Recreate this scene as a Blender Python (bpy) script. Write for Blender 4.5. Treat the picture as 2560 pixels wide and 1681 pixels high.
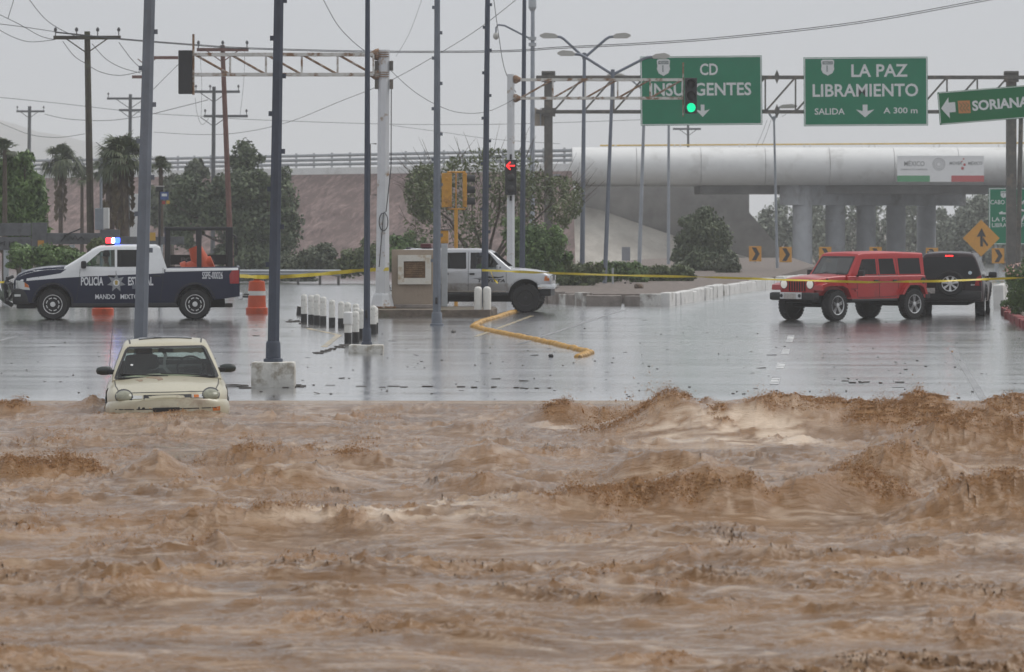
import bpy, bmesh, math, random
import numpy as np
from mathutils import Vector, Matrix, Euler
from mathutils.bvhtree import BVHTree
from mathutils.geometry import tessellate_polygon

for _o in list(bpy.data.objects):
    bpy.data.objects.remove(_o)
SC = bpy.context.scene
COL = SC.collection
R = math.radians
random.seed(7)

# ------------------------------------------------------------------ camera, sky, sun, exposure
F = 11000.0      # focal length in photo pixels (2560 wide)
CH = 2.6         # camera height over the far road
HY = 545.0       # horizon row in the photo
cam = bpy.data.cameras.new('camera')
cam.sensor_width = 36.0
cam.lens = 36.0 * F / 2560.0
cam.shift_y = -(840.5 - HY) / 2560.0
cam.dof.use_dof = True
cam.dof.focus_distance = 78.0
cam.dof.aperture_fstop = 5.6
cam.clip_start = 0.5
cam.clip_end = 4000.0
camo = bpy.data.objects.new('camera', cam)
COL.objects.link(camo)
camo.location = (0, 0, CH)
camo.rotation_euler = (R(90), 0, 0)
SC.camera = camo

SUN_EL, SUN_AZ = 54.0, 62.0
world = bpy.data.worlds.new('World')
SC.world = world
world.use_nodes = True
wn, wl = world.node_tree.nodes, world.node_tree.links
wn.clear()
w_out = wn.new('ShaderNodeOutputWorld')
w_bg = wn.new('ShaderNodeBackground')
w_bg.inputs['Strength'].default_value = 0.115
sky = wn.new('ShaderNodeTexSky')
sky.sky_type = 'NISHITA'
sky.sun_disc = False
sky.sun_elevation = R(SUN_EL)
sky.sun_rotation = R(SUN_AZ)
sky.dust_density = 6.0
sky.air_density = 1.5
w_hs = wn.new('ShaderNodeHueSaturation')
w_hs.inputs['Saturation'].default_value = 0.15
wl.new(sky.outputs['Color'], w_hs.inputs['Color'])
# even grey cloud deck, a little brighter towards the zenith, laid over the sky
w_geo = wn.new('ShaderNodeTexCoord')
w_sep = wn.new('ShaderNodeSeparateXYZ')
wl.new(w_geo.outputs['Generated'], w_sep.inputs[0])
w_ramp = wn.new('ShaderNodeValToRGB')
w_ramp.color_ramp.elements[0].position = 0.0
w_ramp.color_ramp.elements[0].color = (0.500, 0.523, 0.562, 1)
w_ramp.color_ramp.elements[1].position = 1.0
w_ramp.color_ramp.elements[1].color = (0.68, 0.695, 0.715, 1)
wl.new(w_sep.outputs['Z'], w_ramp.inputs['Fac'])
w_nz = wn.new('ShaderNodeTexNoise')
w_nz.inputs['Scale'].default_value = 2.5
w_nz.inputs['Detail'].default_value = 4
wl.new(w_geo.outputs['Generated'], w_nz.inputs['Vector'])
w_mr = wn.new('ShaderNodeMapRange')
w_mr.inputs['From Min'].default_value = 0.25
w_mr.inputs['From Max'].default_value = 0.75
w_mr.inputs['To Min'].default_value = 8.8
w_mr.inputs['To Max'].default_value = 10.6
wl.new(w_nz.outputs['Fac'], w_mr.inputs['Value'])
w_mul = wn.new('ShaderNodeMix')
w_mul.data_type = 'RGBA'
w_mul.blend_type = 'MULTIPLY'
w_mul.inputs[0].default_value = 1.0
wl.new(w_ramp.outputs['Color'], w_mul.inputs[6])
wl.new(w_mr.outputs['Result'], w_mul.inputs[7])
w_mix = wn.new('ShaderNodeMix')
w_mix.data_type = 'RGBA'
w_mix.inputs[0].default_value = 0.88
wl.new(w_hs.outputs['Color'], w_mix.inputs[6])
wl.new(w_mul.outputs[2], w_mix.inputs[7])
wl.new(w_mix.outputs[2], w_bg.inputs['Color'])
wl.new(w_bg.outputs[0], w_out.inputs['Surface'])

sun = bpy.data.lights.new('sun', 'SUN')
sun.energy = 1.3
sun.angle = R(36)
sun.color = (1.0, 0.97, 0.93)
suno = bpy.data.objects.new('sun', sun)
COL.objects.link(suno)
suno.rotation_euler = (R(90 - SUN_EL), 0, R(180 - SUN_AZ))

SC.view_settings.view_transform = 'Standard'
SC.view_settings.look = 'None'
SC.view_settings.exposure = 0.1
SC.view_settings.gamma = 1.0
SC.view_settings.use_curve_mapping = False
SC.render.engine = 'CYCLES'
SC.cycles.use_denoising = True
SC.cycles.max_bounces = 7
SC.cycles.diffuse_bounces = 2
SC.cycles.glossy_bounces = 3
SC.cycles.transmission_bounces = 4
SC.cycles.transparent_max_bounces = 8
SC.cycles.volume_bounces = 1
SC.cycles.caustics_reflective = False
SC.cycles.caustics_refractive = False

# ------------------------------------------------------------------ geometry helpers
def PX(px, D):
    return (px - 1280.0) * D / F

def PZ(py, D):
    return CH - (py - HY) * D / F

def gz(D):
    """height of the ground at distance D: wash under the flood, road rising gently, dip at the underpass"""
    pts = [(-500, -1.3), (8, -1.3), (52, -1.2), (59, -0.42), (64.3, -0.42), (66.2, -0.205), (120, 0.0), (170, 0.0), (250, -0.9), (2000, -0.9)]
    return float(np.interp(D, [p[0] for p in pts], [p[1] for p in pts]))

def ground_D(py):
    """distance at which the photo row py meets the ground"""
    lo, hi = 60.0, 320.0
    for _ in range(50):
        m = (lo + hi) / 2
        if HY + (CH - gz(m)) * F / m > py:
            lo = m
        else:
            hi = m
    return lo

# ------------------------------------------------------------------ numpy noise
def _hash(ix, iy, seed):
    h = (ix.astype(np.int64) * 374761393 + iy.astype(np.int64) * 668265263 + seed * 974634713) & 0xFFFFFFFF
    h = ((h ^ (h >> 13)) * 1274126177) & 0xFFFFFFFF
    return (h ^ (h >> 16)) & 0xFFFFFFFF

def perlin(x, y, seed=0):
    ix, iy = np.floor(x), np.floor(y)
    fx, fy = x - ix, y - iy
    u = fx * fx * fx * (fx * (fx * 6 - 15) + 10)
    v = fy * fy * fy * (fy * (fy * 6 - 15) + 10)
    def g(dx, dy):
        a = _hash(ix + dx, iy + dy, seed) * (2 * math.pi / 4294967296.0)
        return np.cos(a) * (fx - dx) + np.sin(a) * (fy - dy)
    a = g(0, 0) * (1 - u) + g(1, 0) * u
    b = g(0, 1) * (1 - u) + g(1, 1) * u
    return (a * (1 - v) + b * v) * 1.5

def fbm(x, y, seed=0, octs=4, gain=0.5):
    t, a = 0, 1.0
    for k in range(octs):
        t = t + a * perlin(x * 2 ** k, y * 2 ** k, seed + k * 17)
        a *= gain
    return t

# ------------------------------------------------------------------ materials
MATS = {}
def mat(name, col=(0.5, 0.5, 0.5), rough=0.5, metal=0.0, vary=0.0, scale=3.0, bump=0.0, bscale=40.0, emit=None, estr=0.0,
        dirt=None, dirt_amt=0.0, dirt_scale=2.0, spec=0.5, coat=0.0, trans=0.0):
    """one procedural Principled material: base colour broken up by noise, optional second colour in patches, optional fine relief"""
    if name in MATS:
        return MATS[name]
    m = bpy.data.materials.new(name)
    m.use_nodes = True
    nt = m.node_tree
    N, L = nt.nodes, nt.links
    b = N['Principled BSDF']
    b.inputs['Base Color'].default_value = (*col, 1)
    b.inputs['Roughness'].default_value = rough
    b.inputs['Metallic'].default_value = metal
    b.inputs['Specular IOR Level'].default_value = spec
    b.inputs['Coat Weight'].default_value = coat
    if emit:
        b.inputs['Emission Color'].default_value = (*emit, 1)
        b.inputs['Emission Strength'].default_value = estr
    tc = N.new('ShaderNodeTexCoord')
    src = None
    if vary > 0 or dirt:
        nz = N.new('ShaderNodeTexNoise')
        nz.inputs['Scale'].default_value = scale
        nz.inputs['Detail'].default_value = 6
        nz.inputs['Roughness'].default_value = 0.65
        L.new(tc.outputs['Object'], nz.inputs['Vector'])
        mr = N.new('ShaderNodeMapRange')
        mr.inputs['From Min'].default_value = 0.3
        mr.inputs['From Max'].default_value = 0.7
        mr.inputs['To Min'].default_value = 1 - vary
        mr.inputs['To Max'].default_value = 1 + vary
        L.new(nz.outputs['Fac'], mr.inputs['Value'])
        mx = N.new('ShaderNodeMix')
        mx.data_type = 'RGBA'
        mx.blend_type = 'MULTIPLY'
        mx.inputs[0].default_value = 1.0
        mx.inputs[6].default_value = (*col, 1)
        L.new(mr.outputs['Result'], mx.inputs[7])
        src = mx.outputs[2]
        if dirt:
            n2 = N.new('ShaderNodeTexNoise')
            n2.inputs['Scale'].default_value = dirt_scale
            n2.inputs['Detail'].default_value = 8
            n2.inputs['Roughness'].default_value = 0.7
            L.new(tc.outputs['Object'], n2.inputs['Vector'])
            r2 = N.new('ShaderNodeMapRange')
            r2.inputs['From Min'].default_value = 0.62 - dirt_amt * 0.35
            r2.inputs['From Max'].default_value = 0.70 - dirt_amt * 0.25
            L.new(n2.outputs['Fac'], r2.inputs['Value'])
            m2 = N.new('ShaderNodeMix')
            m2.data_type = 'RGBA'
            L.new(r2.outputs['Result'], m2.inputs[0])
            L.new(src, m2.inputs[6])
            m2.inputs[7].default_value = (*dirt, 1)
            src = m2.outputs[2]
        L.new(src, b.inputs['Base Color'])
    if bump > 0:
        nb = N.new('ShaderNodeTexNoise')
        nb.inputs['Scale'].default_value = bscale
        nb.inputs['Detail'].default_value = 5
        L.new(tc.outputs['Object'], nb.inputs['Vector'])
        bp = N.new('ShaderNodeBump')
        bp.inputs['Strength'].default_value = bump
        bp.inputs['Distance'].default_value = 0.02
        L.new(nb.outputs['Fac'], bp.inputs['Height'])
        L.new(bp.outputs['Normal'], b.inputs['Normal'])
    MATS[name] = m
    return m

def glass_mat(name, tint, refl=1.0):
    """thin window glass: tinted see-through sheet with a fresnel reflection"""
    if name in MATS:
        return MATS[name]
    m = bpy.data.materials.new(name)
    m.use_nodes = True
    N, L = m.node_tree.nodes, m.node_tree.links
    N.clear()
    o = N.new('ShaderNodeOutputMaterial')
    t = N.new('ShaderNodeBsdfTransparent')
    t.inputs['Color'].default_value = (*tint, 1)
    g = N.new('ShaderNodeBsdfGlossy')
    g.inputs['Roughness'].default_value = 0.04
    fr = N.new('ShaderNodeFresnel')
    fr.inputs['IOR'].default_value = 1.5
    mm = N.new('ShaderNodeMath')
    mm.operation = 'MULTIPLY'
    mm.inputs[1].default_value = refl
    mx = N.new('ShaderNodeMixShader')
    # only the outer face of a pane mirrors; the inner face lets the view through
    ge = N.new('ShaderNodeNewGeometry')
    bf = N.new('ShaderNodeMath')
    bf.operation = 'SUBTRACT'
    bf.inputs[0].default_value = 1.0
    L.new(ge.outputs['Backfacing'], bf.inputs[1])
    m3 = N.new('ShaderNodeMath')
    m3.operation = 'MULTIPLY'
    m3.use_clamp = True
    L.new(fr.outputs[0], mm.inputs[0])
    L.new(mm.outputs[0], m3.inputs[0])
    L.new(bf.outputs[0], m3.inputs[1])
    L.new(m3.outputs[0], mx.inputs[0])
    L.new(t.outputs[0], mx.inputs[1])
    L.new(g.outputs[0], mx.inputs[2])
    L.new(mx.outputs[0], o.inputs['Surface'])
    MATS[name] = m
    return m

# ------------------------------------------------------------------ mesh builder
class MB:
    """collects shapes and links them as ONE mesh object"""
    def __init__(self):
        self.v, self.f = [], []
    def add(self, vs, fs):
        o = len(self.v)
        self.v.extend([tuple(p) for p in vs])
        self.f.extend([tuple(i + o for i in f) for f in fs])
        return self
    def box(self, c, s, rot=None, bev=0.0):
        hx, hy, hz = s[0] / 2, s[1] / 2, s[2] / 2
        if bev > 0:
            bev = min(bev, hx * .9, hy * .9, hz * .9)
            vs, fs = [], []
            bm = bmesh.new()
            bmesh.ops.create_cube(bm, size=1)
            for v in bm.verts:
                v.co = Vector((v.co.x * s[0], v.co.y * s[1], v.co.z * s[2]))
            bmesh.ops.bevel(bm, geom=list(bm.edges), offset=bev, segments=2, affect='EDGES', profile=0.6)
            bm.verts.index_update()
            vs = [v.co.copy() for v in bm.verts]
            fs = [[v.index for v in f.verts] for f in bm.faces]
            bm.free()
        else:
            vs = [Vector((x, y, z)) for x in (-hx, hx) for y in (-hy, hy) for z in (-hz, hz)]
            fs = [(0, 1, 3, 2), (4, 6, 7, 5), (0, 4, 5, 1), (2, 3, 7, 6), (0, 2, 6, 4), (1, 5, 7, 3)]
        M = Euler(rot).to_matrix() if rot else Matrix.Identity(3)
        return self.add([M @ v + Vector(c) for v in vs], fs)
    def tube(self, pts, r, n=8, cap=True):
        pts = [Vector(p) for p in pts]
        rs = r if isinstance(r, (list, tuple)) else [r] * len(pts)
        vs, fs = [], []
        up = Vector((0, 0, 1))
        for i, p in enumerate(pts):
            d = (pts[min(i + 1, len(pts) - 1)] - pts[max(i - 1, 0)])
            if d.length < 1e-9:
                d = Vector((0, 0, 1))
            d.normalize()
            ref = up if abs(d.z) < 0.95 else Vector((0, 1, 0))
            a = d.cross(ref).normalized()
            b = d.cross(a).normalized()
            for k in range(n):
                t = 2 * math.pi * (k + .5) / n
                vs.append(p + (a * math.cos(t) + b * math.sin(t)) * rs[i])
        for i in range(len(pts) - 1):
            for k in range(n):
                k2 = (k + 1) % n
                fs.append((i * n + k, i * n + k2, (i + 1) * n + k2, (i + 1) * n + k))
        if cap:
            fs.append(tuple(range(n)))
            fs.append(tuple(reversed(range((len(pts) - 1) * n, len(pts) * n))))
        return self.add(vs, fs)
    def lathe(self, prof, n=16, c=(0, 0, 0), axis='Z', cap=True):
        """prof: (radius, height) pairs from one end to the other"""
        vs, fs = [], []
        for r, h in prof:
            for k in range(n):
                t = 2 * math.pi * k / n
                p = (r * math.cos(t), r * math.sin(t), h)
                if axis == 'Y':
                    p = (p[0], p[2], p[1])
                elif axis == 'X':
                    p = (p[2], p[0], p[1])
                vs.append((p[0] + c[0], p[1] + c[1], p[2] + c[2]))
        for i in range(len(prof) - 1):
            for k in range(n):
                k2 = (k + 1) % n
                fs.append((i * n + k, i * n + k2, (i + 1) * n + k2, (i + 1) * n + k))
        if cap and prof[0][0] > 1e-6:
            fs.append(tuple(range(n)))
        if cap and prof[-1][0] > 1e-6:
            fs.append(tuple(range((len(prof) - 1) * n, len(prof) * n)))
        return self.add(vs, fs)
    def prism(self, poly, h0, h1, plane='XZ'):
        """polygon in a plane pushed from h0 to h1 along the third axis"""
        n = len(poly)
        def P(a, b, h):
            return {'XZ': (a, h, b), 'XY': (a, b, h), 'YZ': (h, a, b)}[plane]
        vs = [P(a, b, h0) for a, b in poly] + [P(a, b, h1) for a, b in poly]
        fs = [(i, (i + 1) % n, n + (i + 1) % n, n + i) for i in range(n)]
        tri = tessellate_polygon([[Vector((a, b, 0)) for a, b in poly]])
        fs += [tuple(t) for t in tri] + [tuple(n + i for i in reversed(t)) for t in tri]
        return self.add(vs, fs)
    def mesh(self, name, m=None, smooth=None):
        me = bpy.data.meshes.new(name)
        me.from_pydata(self.v, [], self.f)
        bm = bmesh.new()
        bm.from_mesh(me)
        bmesh.ops.recalc_face_normals(bm, faces=bm.faces)
        bm.to_mesh(me)
        bm.free()
        if m:
            me.materials.append(m)
        if smooth:
            me.polygons.foreach_set('use_smooth', [True] * len(me.polygons))
            me.set_sharp_from_angle(angle=R(smooth))
        return me
    def build(self, name, m=None, parent=None, smooth=None, loc=None, rot=None):
        return link(name, self.mesh(name, m, smooth), parent, loc, rot)

def link(name, me, parent=None, loc=None, rot=None):
    o = bpy.data.objects.new(name, me)
    COL.objects.link(o)
    if parent:
        o.parent = parent
    if loc:
        o.location = loc
    if rot:
        o.rotation_euler = rot
    return o

def thing(name, label, cat, loc=(0, 0, 0), rot=(0, 0, 0), group=None):
    o = link(name, None, None, loc, rot)
    return tag(o, label, cat, group)

def tag(o, label=None, cat=None, group=None, kind=None):
    for k, v in (('label', label), ('category', cat), ('group', group), ('kind', kind)):
        if v:
            o[k] = v
    return o

KIDS = {}
def copy_tree(o, parent=None, label=None, kids=None):
    if kids is None:
        kids = {}
        for q in COL.objects:
            if q.parent:
                kids.setdefault(q.parent.name, []).append(q)
    c = o.copy()
    COL.objects.link(c)
    c.parent = parent
    if label:
        c['label'] = label
    for ch in kids.get(o.name, []):
        copy_tree(ch, c, None, kids)
    return c

_fonts = {}
def text_mesh(txt, h, bold=0.0, wid=1.0, shear=0.0, sp=1.0):
    """flat lettering as 2D verts and faces, cap height h, left end at 0, baseline at 0"""
    cu = bpy.data.curves.new('lettering', 'FONT')
    cu.body = txt
    cu.size = 1.0
    cu.space_character = sp
    cu.shear = shear
    cu.offset = bold
    cu.resolution_u = 3
    ob = bpy.data.objects.new('lettering', cu)
    COL.objects.link(ob)
    dg = bpy.context.evaluated_depsgraph_get()
    me = bpy.data.meshes.new_from_object(ob.evaluated_get(dg))
    bpy.data.objects.remove(ob)
    vs = [(v.co.x, v.co.y) for v in me.vertices]
    fs = [tuple(p.vertices) for p in me.polygons]
    bpy.data.meshes.remove(me)
    x0 = min(v[0] for v in vs)
    k = h / 0.73
    return [((x - x0) * k * wid, y * k) for x, y in vs], fs

def text_w(vs):
    return max(v[0] for v in vs)

def flat_text(txt, h, width=None, bold=0.0, thick=0.006, shear=0.0, sp=1.0, center=False):
    """lettering standing in the XZ plane facing -Y, fitted to a width"""
    vs, fs = text_mesh(txt, h, bold, 1.0, shear, sp)
    w = text_w(vs)
    k = width / w if width else 1.0
    off = -(w * k) / 2 if center else 0.0
    mb = MB()
    front = [(x * k + off, -thick, y) for x, y in vs]
    mb.add(front, fs)
    return mb
# ------------------------------------------------------------------ ground, road, flood water
def grid_mesh(name, xs, ys, zfun, m, smooth=True):
    nx, ny = len(xs), len(ys)
    XX, YY = np.meshgrid(xs, ys)
    ZZ = zfun(XX, YY)
    co = np.stack([XX, YY, ZZ], -1).reshape(-1, 3)
    return raw_grid(name, co, nx, ny, m, smooth)

def raw_grid(name, co, nx, ny, m, smooth=True):
    me = bpy.data.meshes.new(name)
    me.vertices.add(nx * ny)
    me.vertices.foreach_set('co', co.astype(np.float32).ravel())
    i = np.arange(nx * ny).reshape(ny, nx)
    q = np.stack([i[:-1, :-1], i[:-1, 1:], i[1:, 1:], i[1:, :-1]], -1).reshape(-1)
    nf = (nx - 1) * (ny - 1)
    me.loops.add(nf * 4)
    me.polygons.add(nf)
    me.loops.foreach_set('vertex_index', q.astype(np.int32))
    me.polygons.foreach_set('loop_start', np.arange(0, nf * 4, 4, dtype=np.int32))
    me.polygons.foreach_set('loop_total', np.full(nf, 4, dtype=np.int32))
    if smooth:
        me.polygons.foreach_set('use_smooth', np.ones(nf, dtype=bool))
    me.update()
    me.validate()
    me.materials.append(m)
    return me

GZ = np.vectorize(gz)

# wet asphalt: dark, with a rain film whose gloss breaks up in long streaks
def wet_road():
    m = bpy.data.materials.new('wet_asphalt')
    m.use_nodes = True
    N, L = m.node_tree.nodes, m.node_tree.links
    b = N['Principled BSDF']
    tc = N.new('ShaderNodeTexCoord')
    mp = N.new('ShaderNodeMapping')
    mp.inputs['Scale'].default_value = (0.22, 0.7, 1)
    L.new(tc.outputs['Object'], mp.inputs['Vector'])
    n1 = N.new('ShaderNodeTexNoise')
    n1.inputs['Scale'].default_value = 1.0
    n1.inputs['Detail'].default_value = 8
    n1.inputs['Roughness'].default_value = 0.68
    L.new(mp.outputs[0], n1.inputs['Vector'])
    r1 = N.new('ShaderNodeMapRange')
    r1.inputs['From Min'].default_value = 0.30
    r1.inputs['From Max'].default_value = 0.78
    r1.inputs['To Min'].default_value = 0.10
    r1.inputs['To Max'].default_value = 0.25
    L.new(n1.outputs['Fac'], r1.inputs['Value'])
    L.new(r1.outputs['Result'], b.inputs['Roughness'])
    n2 = N.new('ShaderNodeTexNoise')
    n2.inputs['Scale'].default_value = 0.35
    n2.inputs['Detail'].default_value = 7
    L.new(tc.outputs['Object'], n2.inputs['Vector'])
    cr = N.new('ShaderNodeValToRGB')
    cr.color_ramp.elements[0].position = 0.35
    cr.color_ramp.elements[0].color = (0.13, 0.13, 0.134, 1)
    cr.color_ramp.elements[1].position = 0.72
    cr.color_ramp.elements[1].color = (0.24, 0.237, 0.235, 1)
    L.new(n2.outputs['Fac'], cr.inputs['Fac'])
    L.new(cr.outputs['Color'], b.inputs['Base Color'])
    b.inputs['IOR'].default_value = 1.5
    b.inputs['Coat Weight'].default_value = 1.0
    b.inputs['Coat Roughness'].default_value = 0.09
    b.inputs['Coat IOR'].default_value = 1.45
    n3 = N.new('ShaderNodeTexNoise')
    n3.inputs['Scale'].default_value = 2.2
    n3.inputs['Detail'].default_value = 6
    mp3 = N.new('ShaderNodeMapping')
    mp3.inputs['Scale'].default_value = (0.35, 1.0, 1)
    L.new(tc.outputs['Object'], mp3.inputs['Vector'])
    L.new(mp3.outputs[0], n3.inputs['Vector'])
    bp = N.new('ShaderNodeBump')
    bp.inputs['Strength'].default_value = 0.35
    bp.inputs['Distance'].default_value = 0.02
    L.new(n3.outputs['Fac'], bp.inputs['Height'])
    L.new(bp.outputs['Normal'], b.inputs['Normal'])
    # the rain film: small ripples drawn out across the road, in bands of rougher and calmer water
    mp4 = N.new('ShaderNodeMapping')
    mp4.inputs['Scale'].default_value = (0.6, 1.5, 1)
    L.new(tc.outputs['Object'], mp4.inputs['Vector'])
    n4 = N.new('ShaderNodeTexNoise')
    n4.inputs['Scale'].default_value = 7.0
    n4.inputs['Detail'].default_value = 5
    L.new(mp4.outputs[0], n4.inputs['Vector'])
    b4 = N.new('ShaderNodeBump')
    b4.inputs['Strength'].default_value = 1.0
    b4.inputs['Distance'].default_value = 0.011
    L.new(n4.outputs['Fac'], b4.inputs['Height'])
    L.new(bp.outputs['Normal'], b4.inputs['Normal'])
    L.new(b4.outputs['Normal'], b.inputs['Coat Normal'])
    r4 = N.new('ShaderNodeMapRange')
    r4.inputs['From Min'].default_value = 0.35
    r4.inputs['From Max'].default_value = 0.68
    r4.inputs['To Min'].default_value = 0.10
    r4.inputs['To Max'].default_value = 0.20
    L.new(n1.outputs['Fac'], r4.inputs['Value'])
    L.new(r4.outputs['Result'], b.inputs['Coat Roughness'])
    return m

M_road = wet_road()
M_dirt = mat('gravel_dirt', (0.20, 0.165, 0.135), 0.85, vary=0.45, scale=1.2, bump=0.6, bscale=9.0, dirt=(0.13, 0.12, 0.085), dirt_amt=0.4, dirt_scale=0.3)
xs = np.concatenate([np.linspace(-1500, -60, 10), np.linspace(-50, 50, 26), np.linspace(60, 1500, 10)])
ys = np.array([-40, -10, 8, 20, 30, 40, 46, 52, 55, 57, 59, 61, 63, 64.3, 65, 66.2, 70, 80, 90, 100, 110, 120, 130, 145, 160, 170, 190, 210, 230, 250, 300, 400, 600, 900, 1600, 2500, 3450.0])
tag(link('ground', grid_mesh('ground', xs, ys, lambda x, y: GZ(y) - 0.02 - 0.25 * (y > 300), M_dirt)), kind='structure')
ry = np.array([56, 58, 59, 61, 63, 64.3, 65, 66.2, 70, 75, 80, 90, 100, 110, 120, 130, 145, 160, 170, 190, 210, 230, 250, 275, 330.0])
rx = np.linspace(-60, 60, 41)
tag(link('road', grid_mesh('road', rx, ry, lambda x, y: GZ(y), M_road)), kind='structure')

# --- flood water: one fine sheet, rolling crests where the photograph has them
ZW = -0.2
def flood():
    nrow, ncol = 640, 860
    # rows denser where they are seen smaller
    t = np.linspace(0, 1, nrow)
    Yr = 2.8 * F / np.linspace(2.8 * F / 23.0, 2.8 * F / 67.4, nrow)
    u = np.linspace(-1, 1, ncol)
    hw = 0.1164 * Yr + 2.2
    X = u[None, :] * hw[:, None]
    Y = np.repeat(Yr[:, None], ncol, 1)
    # outskirts: spread the last columns far to both sides
    ext = np.linspace(0, 1, 22)[1:] ** 2 * 55
    Xl = (X[:, :1] - ext[::-1][None, :])
    Xr = (X[:, -1:] + ext[None, :])
    X = np.concatenate([Xl, X, Xr], 1)
    Y = np.concatenate([np.repeat(Yr[:, None], 21, 1), Y, np.repeat(Yr[:, None], 21, 1)], 1)
    # near outskirts towards the camera
    Yn = np.linspace(9, 22.5, 40)
    Xn = np.repeat(X[:1], 40, 0)
    X = np.concatenate([Xn, X], 0)
    Y = np.concatenate([np.repeat(Yn[:, None], X.shape[1], 1), Y], 0)
    ny, nx = X.shape
    hwx = 0.1164 * Y + 2.0
    wx = X + 0.55 * fbm(X * 0.35, Y * 0.35, 3, 3) + 0.12 * fbm(X * 1.6, Y * 1.6, 5, 2)
    wy = Y + 0.55 * fbm(X * 0.35 + 9, Y * 0.35, 4, 3) + 0.12 * fbm(X * 1.6 + 5, Y * 1.6, 6, 2)
    def ridged(sx, sy, seed):
        n = np.abs(perlin(wx * sx, wy * sy, seed))
        return (1 - np.minimum(n * 1.7, 1)) ** 2
    calm = np.clip(fbm(X * 0.28 + 3, Y * 0.42, 11, 4) * 1.5 + 0.5, 0, 1)
    amp = 0.18 + 0.85 * calm
    calm2 = np.clip(fbm(wx * 0.55 + 31, wy * 0.9, 12, 3) * 1.6 + 0.45, 0, 1)
    h = 0.075 * perlin(wx * 0.26, wy * 0.24, 21) + 0.035 * perlin(wx * 0.5, wy * 0.62, 22)
    # short wind-driven wavelets: steep towards the camera, drawn out sideways, bunched in patches
    h = h + amp * (0.030 * ridged(0.42, 0.80, 31) + (0.25 + calm2) * 0.034 * ridged(0.95, 2.1, 32) + (0.35 + calm2) * 0.038 * ridged(1.5, 4.6, 33) + (0.35 + calm2) * 0.030 * ridged(2.6, 8.5, 34) + (0.4 + calm2) * 0.010 * ridged(5.0, 15.0, 35))
    h = h + (0.3 + amp * calm2) * (0.015 * perlin(wx * 3.6, wy * 8.0, 41) + 0.011 * perlin(wx * 7.5, wy * 15, 42) + 0.004 * perlin(X * 15, Y * 26, 43))
    turb = np.zeros_like(X)
    foam = np.zeros_like(X)
    def ridge(D, pts, wn, wf, tb=0.0, slant=0.0, tw=1.0):
        """a crest along x at distance about D: pts are (photo column, height)"""
        nonlocal h, turb
        px = np.array([PX(p[0], D) for p in pts])
        hh = np.array([p[1] for p in pts])
        hc = np.interp(X, px, hh, left=0, right=0)
        cx = (px[0] + px[-1]) / 2
        Dc = D + slant * (X - cx) + 0.28 * fbm(X * 0.8, X * 0 + D, int(D * 7), 3)
        d = Y - Dc
        w = np.where(d < 0, wn, wf)
        g = np.exp(-(np.abs(d) / w) ** 1.6)
        h = h + hc * g * (1 + 0.16 * fbm(X * 1.3, Y * 1.3, int(D * 3), 3))
        if tb > 0:
            band = np.exp(-((d + 0.15 * wn) / (w * 0.75 * tw)) ** 2) * np.clip(hc / max(hh.max(), 1e-3) * 1.7, 0, 1)
            turb = np.maximum(turb, tb * band)
    ridge(56.8, [(1430, 0), (1500, .05), (1560, .15), (1640, .36), (1720, .45), (1850, .47), (2000, .43), (2090, .37), (2200, .41), (2290, .49), (2370, .42), (2480, .40), (2560, .46), (2700, .4), (3000, .1)], 1.35, 1.5, 1.0, 0.0, 1.15)
    ridge(53.2, [(2160, 0), (2230, .12), (2330, .28), (2450, .34), (2560, .36), (2700, .3), (2900, 0)], 0.7, 1.2, 1.0, 0.35)
    ridge(60.3, [(1290, 0), (1330, .08), (1400, .22), (1450, .22), (1520, .14), (1600, .22), (1700, .1)], .5, .7, .8)
    ridge(46.5, [(1490, 0), (1560, .16), (1620, .30), (1720, .26), (1800, .16), (1900, 0)], .55, 1.3, .25)
    ridge(46.0, [(2040, 0), (2120, .2), (2180, .30), (2270, .34), (2340, .2), (2450, 0)], .6, 1.2, .55)
    ridge(41.2, [(1040, 0), (1100, .05), (1200, .10), (1300, .15), (1420, .17), (1530, .20), (1640, .30), (1720, .37), (1800, .40), (1880, .34), (1930, .12), (1990, .03), (2100, 0)], .75, 1.35, 1.0, 0.50, 1.1)
    ridge(41.6, [(1780, 0), (1850, .06), (1920, .16), (2000, .30), (2080, .36), (2160, .33), (2230, .18), (2320, .05), (2380, 0)], .6, 1.2, 1.0, 0.55, 1.0)
    ridge(40.6, [(2200, 0), (2280, .14), (2370, .28), (2440, .36), (2520, .34), (2600, .3), (2800, .2), (2950, 0)], .7, 1.2, .8, 0.1, 1.0)
    ridge(39.6, [(-100, .05), (0, .07), (250, .07), (420, .10), (560, .12), (700, .06), (900, .06), (1080, .03), (1150, 0)], .4, .6, .7, 0.03)
    ridge(47.6, [(-100, .05), (40, .08), (140, .07), (240, .05), (330, 0)], .28, .7, .9)
    ridge(47.2, [(250, 0), (330, .14), (400, .30), (460, .16), (520, 0)], .5, 1.0, .12)
    ridge(49.5, [(470, 0), (520, .09), (640, .07), (760, .09), (900, .05), (1000, 0)], .35, .8, .75)
    ridge(45.5, [(560, 0), (640, .12), (760, .17), (860, .1), (960, 0)], .5, .9, .1)
    ridge(44.5, [(1050, 0), (1130, .16), (1220, .22), (1300, .14), (1400, 0)], .5, .9, .35)
    ridge(49.8, [(1080, 0), (1150, .16), (1230, .22), (1310, .12), (1380, 0)], .5, .9, .35)
    ridge(62.4, [(-200, .05), (0, .06), (90, .07), (150, .03), (185, .09), (240, .11), (290, .07), (340, 0)], .4, .5, .85)
    ridge(59.6, [(100, 0), (200, .03), (330, .05), (430, .06), (520, .05), (590, .02), (660, 0)], .6, .9, .2)
    ridge(37.3, [(430, 0), (500, .07), (545, .15), (575, .11), (600, 0)], .22, .5, .1)
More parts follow.
